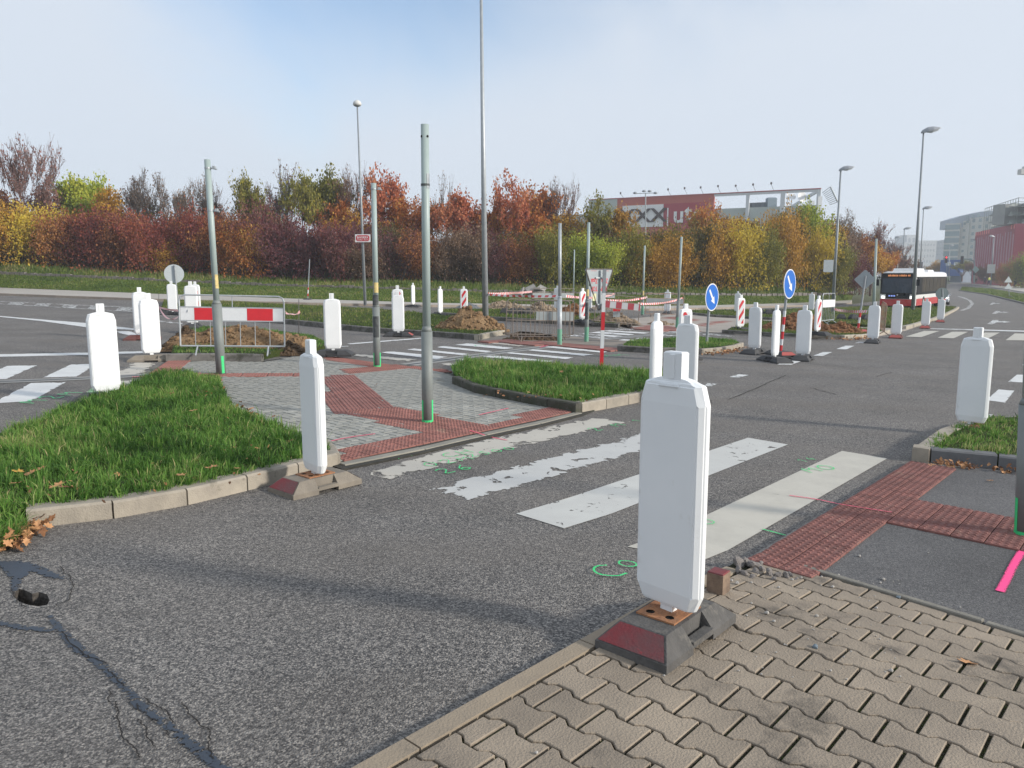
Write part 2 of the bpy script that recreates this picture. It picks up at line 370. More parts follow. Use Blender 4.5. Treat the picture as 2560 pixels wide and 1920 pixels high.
def cdt(outer, holes=(), pts=()):
    vs = [Vector(p) for p in outer]; es = [(i, (i + 1) % len(outer)) for i in range(len(outer))]
    for h in holes:
        o = len(vs); vs += [Vector(p) for p in h]; es += [(o + i, o + (i + 1) % len(h)) for i in range(len(h))]
    vs += [Vector(p) for p in pts]
    r = delaunay_2d_cdt(vs, es, [], 0, 1e-5)
    V = [(v.x, v.y) for v in r[0]]; fs = []
    for f in r[2]:
        cx = sum(V[i][0] for i in f) / len(f); cy = sum(V[i][1] for i in f) / len(f)
        if inpoly((cx, cy), outer) and not any(inpoly((cx, cy), h) for h in holes): fs.append(tuple(f))
    return V, fs
def sheet(name, poly, m, h, parent=None, holes=(), skirt=None, hf=None, step=None, kind=None, extra=None):
    """a surface lying h above the sloping ground; skirt = how far its sides go down"""
    pts = []
    if step:
        x0 = min(p[0] for p in poly); x1 = max(p[0] for p in poly); y0 = min(p[1] for p in poly); y1 = max(p[1] for p in poly)
        x = x0 + step / 2
        while x < x1:
            y = y0 + step / 2
            while y < y1:
                if inpoly((x, y), poly) and edge_dist((x, y), poly) > step * 0.3 and not any(inpoly((x, y), q) for q in holes): pts.append((x, y))
                y += step
            x += step
    if extra: pts += [p for p in extra if inpoly(p, poly) and edge_dist(p, poly) > .1 and not any(inpoly(p, q) or edge_dist(p, q) < .05 for q in holes)]
    V, fs = cdt(poly, holes, pts)
    H = hf if hf else (lambda x, y: h)
    b = MB(); b.add([(x, y, gz(x, y) + H(x, y)) for x, y in V], fs)
    if skirt:
        n = len(poly); base = len(b.v)
        for (x, y) in poly: b.v.append((x, y, gz(x, y) + H(x, y)))
        for (x, y) in poly: b.v.append((x, y, gz(x, y) + H(x, y) - skirt))
        for i in range(n):
            j = (i + 1) % n; b.face((base + i, base + j, base + n + j, base + n + i))
    me = b.mesh(name, m)
    bm = bmesh.new(); bm.from_mesh(me); bmesh.ops.remove_doubles(bm, verts=bm.verts, dist=1e-5); bmesh.ops.recalc_face_normals(bm, faces=bm.faces)
    up = sum(f.normal.z * f.calc_area() for f in bm.faces)
    if up < 0: bmesh.ops.reverse_faces(bm, faces=bm.faces)
    bm.to_mesh(me); bm.free()
    o = link(name, me, parent)
    if kind: o['kind'] = kind
    return o
def dense(path, step):
    out = []
    for a, b in zip(path[:-1], path[1:]):
        n = max(1, int(math.hypot(b[0] - a[0], b[1] - a[1]) / step))
        for k in range(n): out.append((a[0] + (b[0] - a[0]) * k / n, a[1] + (b[1] - a[1]) * k / n))
    out.append(path[-1]); return out
def smooth_path(path, it=2):
    for _ in range(it):
        q = [path[0]]
        for a, b in zip(path[:-1], path[1:]):
            q.append((a[0] * .75 + b[0] * .25, a[1] * .75 + b[1] * .25)); q.append((a[0] * .25 + b[0] * .75, a[1] * .25 + b[1] * .75))
        q.append(path[-1]); path = q
    return path
def kerb(parent, path, m, width=0.15, top=0.12, length=1.0, side=1, gap=0.012, depth=0.15, wob=0.004, cham=0.015, name='kerb_stone'):
    """a row of kerb stones along a path (outer, road-side face on the path; body to the left when side=1)"""
    seg = []; tot = 0
    for a, b in zip(path[:-1], path[1:]):
        l = math.hypot(b[0] - a[0], b[1] - a[1]); seg.append((tot, l, a, b)); tot += l
    def pt(s):
        for (o, l, a, b) in seg:
            if s <= o + l + 1e-9:
                t = (s - o) / (l or 1); return (a[0] + (b[0] - a[0]) * t, a[1] + (b[1] - a[1]) * t)
        return path[-1]
    n = max(1, round(tot / length)); L = tot / n
    for k in range(n):
        s0 = k * L + gap / 2; s1 = (k + 1) * L - gap / 2
        nsub = 1 if L < 0.6 else 2
        ps = [pt(s0 + (s1 - s0) * i / nsub) for i in range(nsub + 1)]
        b = MB(); rings = []; dz = random.uniform(-wob, wob)
        o = ps[0]; oz = gz(*o)
        for i, p in enumerate(ps):
            a0 = ps[max(0, i - 1)]; a1 = ps[min(nsub, i + 1)]
            d = (a1[0] - a0[0], a1[1] - a0[1]); l = math.hypot(*d) or 1; nx, ny = -d[1] / l * side, d[0] / l * side
            z = gz(*p) + dz - oz; q = lambda w, zz: (p[0] + nx * w - o[0], p[1] + ny * w - o[1], z + zz)
            rings.append([q(0, -depth), q(0, top - cham), q(cham, top), q(width, top), q(width, -depth)])
        b.loft(rings)
        b.build(name, m, parent, loc=(o[0], o[1], oz))
def struct(name): 
    o = link(name, None); o['kind'] = 'structure'; return o
def ribbon(name, pts, w, m, parent=None, h=0.006, hfun=None, closed=False):
    """a painted stroke lying on the ground: 3 verts across, attribute edge = 1 at the middle"""
    b = MB(); n = len(pts); att = []
    H = hfun if hfun else (lambda x, y: h)
    for i, p in enumerate(pts):
        a0 = pts[max(0, i - 1)]; a1 = pts[min(n - 1, i + 1)]; d = (a1[0] - a0[0], a1[1] - a0[1]); l = math.hypot(*d) or 1; nx, ny = -d[1] / l, d[0] / l
        for s, e in ((-1, 0.0), (0, 1.0), (1, 0.0)):
            x = p[0] + nx * w / 2 * s; y = p[1] + ny * w / 2 * s; b.v.append((x, y, gz(x, y) + H(x, y))); att.append(e)
    for i in range(n - 1):
        for s in (0, 1): b.face((i * 3 + s, i * 3 + s + 1, (i + 1) * 3 + s + 1, (i + 1) * 3 + s))
    me = b.mesh(name, m); a = me.attributes.new('edge', 'FLOAT', 'POINT'); a.data.foreach_set('value', att)
    return link(name, me, parent)
def marking(name, poly, m, parent, h=0.004, sub=0.12):
    """one painted marking with attribute edge = metres to its border"""
    x0 = min(p[0] for p in poly); x1 = max(p[0] for p in poly); y0 = min(p[1] for p in poly); y1 = max(p[1] for p in poly); pts = []
    if sub: poly = dense(list(poly) + [poly[0]], max(sub, .06))[:-1]
    if sub and (x1 - x0) * (y1 - y0) / sub / sub < (60000 if sub < .02 else 4000):
        x = x0
        while x < x1:
            y = y0
            while y < y1:
                if inpoly((x, y), poly) and edge_dist((x, y), poly) > sub * 0.4: pts.append((x, y))
                y += sub
            x += sub
    V, fs = cdt(poly, (), pts)
    b = MB(); b.add([(x, y, gz(x, y) + h) for x, y in V], fs)
    me = b.mesh(name, m); a = me.attributes.new('edge', 'FLOAT', 'POINT'); a.data.foreach_set('value', [edge_dist(p, poly) for p in V])
    bm = bmesh.new(); bm.from_mesh(me); 
    for f in bm.faces:
        f.normal_update()
        if f.normal.z < 0: f.normal_flip()
    bm.to_mesh(me); bm.free()
    return link(name, me, parent)
# ================================================================ SETTING
ASP = asphalt('asphalt_old', (0.032, 0.032, 0.034), (0.128, 0.122, 0.117), (0.35, 0.325, 0.295), grain=128, bump=0.9, tint=(0.17, 0.15, 0.13))
ASP_FAR = ASP
ASP_WALK = asphalt('asphalt_walk', (0.06, 0.059, 0.06), (0.108, 0.106, 0.107), (0.20, 0.195, 0.19), grain=190, bump=0.5, big=0.55)
SOIL = ground_mat('soil_dark', (0.03, 0.022, 0.016), (0.06, 0.043, 0.03), (0.11, 0.08, 0.055), 2.0, 35)
TURF = ground_mat('turf', (0.035, 0.055, 0.012), (0.075, 0.115, 0.022), (0.14, 0.16, 0.04), 0.5, 14)
TURF_DARK = ground_mat('turf_soil', (0.02, 0.03, 0.008), (0.04, 0.06, 0.014), (0.08, 0.09, 0.03), 2.0, 30)
CONC = mat('kerb_concrete', (0.36, 0.32, 0.26), 0.9, (0.24, 0.215, 0.18), 5, 0.8, 0.5, 90, rnd=0.08, dirt=(0.16, 0.145, 0.11), dscale=4, dthr=0.58)
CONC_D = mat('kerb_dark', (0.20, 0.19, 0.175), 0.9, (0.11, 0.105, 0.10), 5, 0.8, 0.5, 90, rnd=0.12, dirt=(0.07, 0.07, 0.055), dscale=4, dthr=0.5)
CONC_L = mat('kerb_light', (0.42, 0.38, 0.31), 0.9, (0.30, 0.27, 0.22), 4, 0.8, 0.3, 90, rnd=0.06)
WHITE_P = paint_mat('road_paint', (0.66, 0.67, 0.66), 0.42, 6, 0.05, (0.42, 0.42, 0.42))
WHITE_S = paint_mat('road_paint_sound', (0.64, 0.65, 0.64), 0.28, 9, 0.03, (0.42, 0.42, 0.42))
WHITE_N = paint_mat('road_paint_worn', (0.50, 0.50, 0.48), 0.70, 5.0, 0.09, (0.40, 0.40, 0.39))
WHITE_C = paint_mat('road_paint_cream', (0.48, 0.45, 0.39), 0.66, 5.0, 0.12, (0.42, 0.39, 0.34))
WHITE_D = paint_mat('road_paint_cream_full', (0.50, 0.475, 0.41), 0.50, 4.5, 0.015, (0.34, 0.32, 0.28))
PINK = spray_mat('spray_pink', (0.80, 0.10, 0.18), 0.42); PINK2 = spray_mat('spray_pink_bright', (0.95, 0.07, 0.27), .8)
GREEN = spray_mat('spray_green', (0.05, 0.62, 0.20), 0.42)
UA = R(49); UX, UY = math.cos(UA), math.sin(UA); VX, VY = UY, -UX     # street axis and the axis across it

# ---- base terrain, from below the junction out to the horizon
def base_terrain():
    b = MB(); xs = [-1500, -600, -250, -120, -80, -60, -45, -30, -15, 0, 15, 30, 42, 60, 90, 150, 300, 700, 1600]; ys = [-200, -60, -20, -8, 0, 8, 16, 26, 38, 50, 62, 80, 110, 150, 200, 300, 500, 900, 1800, 3000]
    for y in ys:
        for x in xs:
            z = gz(x, y) - 0.32
            if y > 90 and x < 60: z = max(z, gz(x, y) + (60 - max(x, -60)) / 120 * 2.2 * min(1, (y - 90) / 60))
            b.v.append((x, y, z))
    n = len(xs)
    for j in range(len(ys) - 1):
        for i in range(n - 1): b.face((j * n + i, j * n + i + 1, (j + 1) * n + i + 1, (j + 1) * n + i))
    o = b.build('ground', SOIL, fix=False); o['kind'] = 'structure'
    fw = ground_mat('far_ground', (0.05, 0.06, 0.03), (0.09, 0.10, 0.05), (0.14, 0.13, 0.08), 0.05, 1.0)
    o.data.materials.clear(); o.data.materials.append(fw)
base_terrain()

# ---- outlines traced on the ground
KERB_FAR = [(-560, 716), (-200, 731), (0, 739), (380, 753), (780, 763), (1080, 768), (1250, 769), (1620, 777), (1780, 774), (2000, 767), (2130, 760)]
kerb_far = [xy(*p) for p in KERB_FAR]
WALK_FAR = [(-560, 693), (-200, 710), (0, 719), (380, 734), (780, 748), (1085, 757), (1350, 761), (1620, 765), (1780, 763), (2000, 757), (2130, 750)]
walk_far = [xy(p[0], p[1], 0.1) for p in WALK_FAR]
POT = [(38, 1480), (34, 1492), (48, 1504), (70, 1512), (96, 1516), (118, 1512), (124, 1500), (118, 1486), (98, 1480), (80, 1484), (60, 1474), (46, 1472)]
pothole = px_poly(POT)
TR1 = [(1275, 846), (1330, 850), (1388, 850), (1395, 842), (1350, 832), (1300, 828), (1275, 834)]
TR2 = [(1548, 816), (1575, 822), (1612, 818), (1620, 812), (1580, 803), (1555, 806)]
trench1 = px_poly(TR1); trench2 = px_poly(TR2)
far_right = [xy(2200, 752), xy(2330, 722), xy(2385, 706), xy(2440, 702), xy(2700, 712), xy(3100, 740)]
asphalt_outline = [(-30, -9), (26, -9), (70, 20)] + far_right[::-1] + kerb_far[::-1] + [(-75, 30), (-50, 5)]
road = sheet('road', asphalt_outline, ASP, 0.0, holes=(pothole, trench1, trench2), kind='structure', extra=[(x, y) for x in range(-58, 90, 2) for y in range(0, 130, 2) if not (-8 < x < 6 and y < 8)] + [(-8 + i * .25, -1 + j * .25) for i in range(56) for j in range(36)])
def pit(name, poly, depth, m, label, wall=None):
    b = MB(); n = len(poly); ins = inset(poly, -0.0); cx = sum(p[0] for p in poly) / n; cy = sum(p[1] for p in poly) / n
    rings = []
    for k, (s, d) in enumerate(((1.0, 0.0), (1.04, depth * .35), (0.9, depth * .75), (0.5, depth))):
        r = []
        for (x, y) in poly:
            j = random.uniform(-.03, .03) if k else 0; X = cx + (x - cx) * (s + j); Y = cy + (y - cy) * (s + j); r.append((X, Y, gz(x, y) - d + (random.uniform(-.02, .02) if k > 1 else 0)))
        rings.append(r)
    b.loft(rings, cap=False); b.face(tuple(range(3 * n, 4 * n)))
    o = b.build(name, m, road if 'hole' in name else None, fix=True)
    if label: tag(o, label, None, None, 'structure')
    return o
pit('pothole_inside', pothole, 0.16, mat('pothole_stone', (0.10, 0.09, 0.08), 0.95, (0.035, 0.03, 0.027), 30, 1.0, 1.0, 60), None)
pit('trench', trench1, 0.30, SOIL, None)['kind'] = 'structure'
pit('trench', trench2, 0.30, SOIL, None)['kind'] = 'structure'

# ---- far pavement with its kerb
walkf_top = mat('walk_far_paving', (0.42, 0.39, 0.35), 0.9, (0.33, 0.31, 0.28), 0.8, 0.6, 0.2, 30, space='World')
def offset_path(path, d):
    out = []
    for i, p in enumerate(path):
        a = path[max(0, i - 1)]; c = path[min(len(path) - 1, i + 1)]; dx, dy = c[0] - a[0], c[1] - a[1]; l = math.hypot(dx, dy) or 1
        out.append((p[0] - dy / l * d, p[1] + dx / l * d))
    return out
kin = offset_path(kerb_far, 0.15)
walk = sheet('sidewalk', kin + walk_far[::-1], walkf_top, 0.10, skirt=0.2, kind='structure')
kerb(walk, kerb_far, CONC_L if False else mat('kerb_far', (0.30, 0.255, 0.21), 0.9, (0.22, 0.19, 0.16), 2, 0.7, 0.1, 40, rnd=0.08), 0.16, 0.13, 1.0, 1)

# ---- grass bank rising to the thicket
FOOT = [(-560, 660, 58), (-300, 662, 58), (0, 668, 58), (300, 684, 58), (640, 702, 58), (1000, 712, 58), (1280, 721, 59), (1600, 727, 61), (1900, 729, 66), (2060, 727, 76), (2200, 718, 98)]
foot = [at(*f) for f in FOOT]
near_pts = [on(p[0], p[1], 0.105) for p in walk_far]
def lerp_path(pts, t):
    L = [0]
    for a, b in zip(pts[:-1], pts[1:]): L.append(L[-1] + math.hypot(b[0] - a[0], b[1] - a[1]))
    s = t * L[-1]
    for i in range(len(pts) - 1):
        if s <= L[i + 1] + 1e-9:
            k = (s - L[i]) / (L[i + 1] - L[i] or 1); return tuple(pts[i][j] + (pts[i + 1][j] - pts[i][j]) * k for j in range(3))
    return tuple(pts[-1])
def px_param(pts_px, x):     # position along a polyline by its x in the photograph list
    for i in range(len(pts_px) - 1):
        if pts_px[i][0] <= x <= pts_px[i + 1][0]:
            return i, (x - pts_px[i][0]) / (pts_px[i + 1][0] - pts_px[i][0])
    return (0, 0) if x < pts_px[0][0] else (len(pts_px) - 2, 1)
def foot_at(x):
    i, k = px_param(FOOT, x); return foot[i].lerp(foot[i + 1], k)
def near_at(x):
    i, k = px_param(WALK_FAR, x); return near_pts[i].lerp(near_pts[i + 1], k)
def bank_pt(s, t):
    x = -560 + (2128 + 560) * s
    a = near_at(x); b = foot_at(x)
    if t <= 1:
        w = t * t * 0.35 + t * 0.65; p = a.lerp(b, t); p.z = a.z + (b.z - a.z) * w; return p
    k = (t - 1) * 11; d = Vector((b.x - a.x, b.y - a.y, 0)).normalized()
    return b + d * k + Vector((0, 0, 0.14 * k))
b = MB(); b.grid(lambda s, t: tuple(bank_pt(s, t * 2.4)), 110, 24)
bank = b.build('grass_bank', TURF, fix=False, smooth=True); bank['kind'] = 'structure'
# low rough stone edging that runs along the bank
b = MB()
for k in range(210):
    s = k / 210; p = bank_pt(s, 0.74); q = bank_pt(s + 0.0042, 0.74); l = (q - p).length; a = math.atan2(q.y - p.y, q.x - p.x)
    b.box(0, l * .93, -.14, .14, -.1, random.uniform(.10, .20), a, (p.x, p.y, p.z))
eg = b.build('stone_edging', mat('edging_stone', (0.20, 0.185, 0.17), 0.95, (0.11, 0.10, 0.09), 2, 1.0), bank); eg['kind'] = 'stuff'

# ================================================================ near junction island
def hconst(v): return lambda x, y: v
KN = [(862, 1170), (1051, 1132), (1180, 1101), (1351, 1064), (1456, 1037)]     # flush kerb by the first crossing
PV = [(856, 1172)] + KN[1:] + [(1520, 1010), (1300, 960), (1125, 934), (1118, 925), (1015, 914), (934, 907), (826, 891), (749, 888), (655, 903), (414, 902), (404, 925), (392, 948), (480, 1000), (640, 1100)]
JOINT = mat('joint_sand', (0.045, 0.042, 0.035), 0.95, (0.028, 0.027, 0.022), 20, 1.0, 0.5, 80, dirt=(0.05, 0.065, 0.02), dscale=2, dthr=0.62)
island = sheet('traffic_island', px_poly(PV, 0.02), JOINT, 0.018, skirt=0.15, kind='structure')
kerb(island, [xy(*p) for p in KN], mat('kerb_flush', (0.27, 0.255, 0.215), 0.9, (0.19, 0.18, 0.155), 4, 0.8, 0.3, 60, rnd=0.05), 0.10, 0.030, 1.0, 1, cham=0.006)
# grass beds: soil slab + kerb
def bed(name, poly_px, h, kerbs, soil=TURF_DARK, hpx=0.0, parent=None, step=None, inset_by=0.1):
    poly = px_poly(poly_px, hpx)
    o = sheet(name, inset(poly, inset_by), soil, h, parent, skirt=0.25, kind='structure', step=step)
    for (path, m, w, top, length, side) in kerbs:
        kerb(o, [xy(p[0], p[1], p[2] if len(p) > 2 else 0) for p in path], m, w, top, length, side)
    return o, poly
K1 = [(66, 1322), (126, 1313), (240, 1302), (358, 1288), (528, 1250), (665, 1215), (770, 1188), (852, 1164)]
G1 = [(-170, 1362), (0, 1345), (66, 1322), (126, 1313), (358, 1288), (528, 1250), (665, 1215), (852, 1166), (836, 1133), (760, 1104), (680, 1075), (600, 1045), (578, 1003), (562, 962), (470, 950), (395, 946), (370, 958), (300, 988), (230, 1013), (120, 1055), (0, 1112), (-170, 1165)]
bed1, g1 = bed('grass_bed', G1, 0.115, [(K1, CONC, 0.15, 0.125, 0.53, 1), ([(852, 1166), (838, 1140), (822, 1126)], CONC, 0.15, 0.12, 0.4, 1)])
K2 = [(1455, 1034), (1497, 1026), (1600, 1006), (1680, 988), (1730, 972)]
K2b = [(1118, 935, .02), (1130, 960, .02), (1190, 985, .02), (1280, 1003, .02), (1370, 1020, .02), (1440, 1033, .02)]
G2 = [(1118, 935), (1130, 962), (1190, 987), (1280, 1006), (1370, 1023), (1455, 1036), (1497, 1026), (1600, 1006), (1680, 988), (1730, 970), (1700, 955), (1620, 945), (1500, 936), (1300, 922), (1160, 915)]
bed2, g2 = bed('grass_bed', G2, 0.125, [(K2, CONC, 0.15, 0.135, 0.5, 1), (K2b[1:], mat('kerb_mossy', (0.085, 0.08, 0.07), 0.95, (0.045, 0.05, 0.03), 8, 1.0, 0.8, 40), 0.12, 0.14, 0.5, 1)])
G3 = [(414, 902), (507, 902), (579, 903), (655, 904), (700, 893), (752, 889), (818, 884), (826, 868), (790, 850), (700, 838), (600, 828), (500, 826), (450, 838), (425, 868)]
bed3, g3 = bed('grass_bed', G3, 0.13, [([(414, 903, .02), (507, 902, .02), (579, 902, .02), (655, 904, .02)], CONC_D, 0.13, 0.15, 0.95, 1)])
GM1 = [(395, 781), (470, 792), (560, 800), (718, 810), (848, 824), (947, 833), (1074, 841), (1198, 851), (1262, 838), (1262, 822), (1200, 808), (1088, 793), (947, 779), (718, 767), (560, 759), (405, 756)]
medk = [(395, 781), (470, 792), (560, 800), (718, 810), (848, 824), (947, 833), (1074, 841), (1198, 851)]
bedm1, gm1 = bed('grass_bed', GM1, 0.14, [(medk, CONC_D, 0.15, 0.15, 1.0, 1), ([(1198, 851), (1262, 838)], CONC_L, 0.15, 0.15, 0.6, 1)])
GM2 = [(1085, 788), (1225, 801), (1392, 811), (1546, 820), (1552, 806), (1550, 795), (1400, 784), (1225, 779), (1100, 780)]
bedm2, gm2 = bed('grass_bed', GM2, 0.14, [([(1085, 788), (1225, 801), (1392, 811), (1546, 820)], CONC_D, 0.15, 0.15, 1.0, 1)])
# small island with the blue sign
GS = [(1542, 878), (1653, 885), (1754, 886), (1792, 883), (1844, 875), (1859, 868), (1841, 862), (1754, 852), (1640, 856), (1560, 864)]
beds, gs = bed('grass_bed', GS, 0.13, [([(1542, 878), (1653, 885), (1754, 886)], CONC_D, 0.15, 0.14, 1.0, 1), ([(1754, 886), (1792, 883), (1844, 875), (1859, 868)], CONC, 0.15, 0.13, 0.6, 1)])
# strip between the two far crossings
PS = [(1199, 853), (1393, 864), (1540, 879), (1560, 864), (1600, 856), (1480, 849), (1398, 840), (1396, 851), (1330, 851), (1272, 847), (1264, 839)]
pave_brown = mat('paving_brown', (0.24, 0.205, 0.17), 0.9, (0.17, 0.15, 0.13), 1.5, 0.8, 0.3, 30, space='World')
crossing_strip = sheet('crossing_island', px_poly(PS), pave_brown, 0.03, skirt=0.15, kind='structure')
# right landmass: pale paved crossing, long lawns
RL = [(1583, 822), (1700, 828), (1804, 834), (1840, 837), (1977, 844), (2111, 848), (2165, 846), (2205, 839), (2265, 826), (2290, 818), (2341, 801), (2361, 793), (2391, 777), (2398, 771), (2330, 766), (2203, 766), (2085, 772), (1900, 778), (1780, 779), (1722, 780), (1660, 790), (1560, 800)]
pave_pale = mat('paving_pale', (0.36, 0.32, 0.28), 0.9, (0.27, 0.245, 0.215), 1.2, 0.8, 0.3, 30, space='World')
right_land = sheet('crossing_island', px_poly(RL), pave_pale, 0.03, skirt=0.15, kind='structure')
RA = [(1721, 787), (1780, 794), (1875, 799), (1950, 803), (2060, 812), (2160, 820), (2261, 824), (2290, 818), (2341, 801), (2361, 793), (2391, 777), (2397, 771), (2330, 767), (2203, 767), (2085, 773), (1900, 779), (1780, 780), (1724, 781)]
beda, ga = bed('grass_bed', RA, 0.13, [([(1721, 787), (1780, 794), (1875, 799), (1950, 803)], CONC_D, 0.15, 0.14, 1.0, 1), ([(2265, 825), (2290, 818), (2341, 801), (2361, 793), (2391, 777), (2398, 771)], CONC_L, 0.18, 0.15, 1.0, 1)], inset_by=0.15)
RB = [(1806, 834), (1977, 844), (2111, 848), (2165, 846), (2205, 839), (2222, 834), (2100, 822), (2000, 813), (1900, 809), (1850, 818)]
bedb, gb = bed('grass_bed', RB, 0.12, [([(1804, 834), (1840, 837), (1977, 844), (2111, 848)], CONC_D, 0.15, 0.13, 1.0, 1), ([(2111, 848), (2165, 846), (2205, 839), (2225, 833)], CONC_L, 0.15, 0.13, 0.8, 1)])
# bed at the right edge, behind the footway
G7 = [(2278, 1152), (2325, 1158), (2474, 1172), (2560, 1182), (2760, 1210), (3100, 1260), (3200, 1120), (2900, 1062), (2560, 1062), (2440, 1068), (2347, 1102)]
bed7, g7 = bed('grass_bed', G7, 0.13, [([(2325, 1158), (2474, 1172), (2560, 1182), (2760, 1210), (3100, 1260)], mat('kerb_bluegrey', (0.155, 0.16, 0.165), 0.9, (0.11, 0.11, 0.115), 6, 0.7, 0.4, 80, rnd=0.08), 0.14, 0.14, 0.55, 1), ([(2278, 1152), (2325, 1158)], CONC, 0.15, 0.145, 0.5, 1), ([(2440, 1068), (2347, 1102), (2278, 1152)], CONC, 0.15, 0.14, 0.7, 1)])
# median far right and the far footway
GR = [(2397, 727), (2467, 737), (2560, 760), (2800, 822), (2900, 815), (2750, 772), (2560, 737), (2480, 723), (2405, 718)]
bedr, gr = bed('grass_bed', GR, 0.10, step=3, kerbs=[([(2397, 727), (2467, 737), (2560, 760), (2800, 822)], CONC_D, 0.2, 0.12, 2.0, 1)], soil=TURF)
WR = [(2430, 710), (2470, 716), (2560, 731), (2800, 768), (2830, 745), (2560, 717), (2500, 709), (2432, 704)]
sheet('sidewalk', px_poly(WR), walkf_top, 0.1, skirt=0.3, kind='structure')
b = MB(); gp = [P(2385, 702), P(2440, 701), P(2560, 711), P(3200, 735)]
b.add([tuple(p + Vector((0, 0, .05))) for p in gp] + [(p.x * 1.6, p.y * 2.2, p.z + 1.5) for p in gp], [(0, 1, 5, 4), (1, 2, 6, 5), (2, 3, 7, 6)])
tag(b.build('far_verge', TURF, fix=False), kind='structure')

# ---- footway at the right (dark asphalt) and the near paving
FW = [(2274, 1153), (2330, 1162), (2474, 1174), (2560, 1184), (3100, 1262), (3600, 1500), (2800, 1660), (2560, 1590), (2015, 1425), (1900, 1408), (1858, 1402)]
footway = sheet('footway', px_poly(FW, 0.03), ASP_WALK, 0.03, skirt=0.12, kind='structure')
# lattice of the near paving: origin = inner edge of the kerb, U along the kerb, V across
JO = (NEAR[0], NEAR[1])
KA = R(48.6); KU = (math.cos(KA), math.sin(KA)); KV = (KU[1], -KU[0])
def uv2xy(u, v): return (JO[0] + KU[0] * u + KV[0] * v, JO[1] + KU[1] * u + KV[1] * v)
def xy2uv(x, y): dx, dy = x - JO[0], y - JO[1]; return (dx * KU[0] + dy * KU[1], dx * KV[0] + dy * KV[1])
sepA, sepB = NEAR[4], NEAR[5]; sepC = xy(1850, 1400, 0.03)
def hp(x, y): return full_h(x, y) - bump(x, y)      # what is left of that height over the climbing road
def cut(poly, a, b):            # keep the part of poly right of the line a->b
    out = []; n = len(poly)
    sd_ = lambda p: (p[0] - a[0]) * (b[1] - a[1]) - (p[1] - a[1]) * (b[0] - a[0])
    for i in range(n):
        p, q = poly[i], poly[(i + 1) % n]; sp, sq = sd_(p), sd_(q)
        if sp >= 0: out.append(p)
        if (sp >= 0) != (sq >= 0): t = sp / (sp - sq); out.append((p[0] + (q[0] - p[0]) * t, p[1] + (q[1] - p[1]) * t))
    return out
bedpoly = [uv2xy(-2.6, -0.0), uv2xy(1.95, 0.0)]
bedpoly = [uv2xy(-3.2, 0), (sepC[0] - 0.02, sepC[1] + 0.0), (sepA[0], sepA[1]), (sepB[0], sepB[1]), (sepB[0] + 1.2, sepB[1] - 0.9), (4.0, 0.2), uv2xy(-3.2, 3.2)]
MOSSJ = ground_mat('joint_moss', (0.018, 0.016, 0.012), (0.035, 0.035, 0.02), (0.075, 0.115, 0.014), 4.0, 50, 0.6)
paving = sheet('pavement', bedpoly, MOSSJ, 0, skirt=0.2, hf=lambda x, y: hp(x, y) - 0.014, step=0.25, kind='structure')
PAVER = mat('paver_beige', (0.30, 0.248, 0.19), 0.92, (0.21, 0.175, 0.138), 3.0, 0.9, 0.6, 110, rnd=0.10, space='World', dirt=(0.105, 0.09, 0.072), dscale=1.5, dthr=0.56, detail=8)
bone = []
W_, HH, DD = 0.194, 0.0825 - 0.0048, 0.0125
def wave(v, s):                  # position of the joint between two rows; s=+1 bulges at v=0
    t = (v / 0.2) % 1.0; t = min(t, 1 - t) * 0.2     # distance to nearest end joint
    return s * DD * (1 if t < 0.034 else -1 if t > 0.064 else 1 - 2 * (t - 0.034) / 0.03)
vs_ = [0.0068, 0.034, 0.064, 0.136, 0.166, 0.1932]
bone = [(v, -HH - wave(v, 1)) for v in vs_] + [(v, HH + wave(v, 1)) for v in reversed(vs_)]
def bone_mesh(poly, name='paver'):
    b = MB(); b.prism(poly, -0.05, 0.0, bev=0.003); me = b.mesh(name, PAVER)
    bm = bmesh.new(); bm.from_mesh(me); bmesh.ops.recalc_face_normals(bm, faces=bm.faces); bm.to_mesh(me); bm.free(); return me
bone_me = bone_mesh(bone)
npav = 0
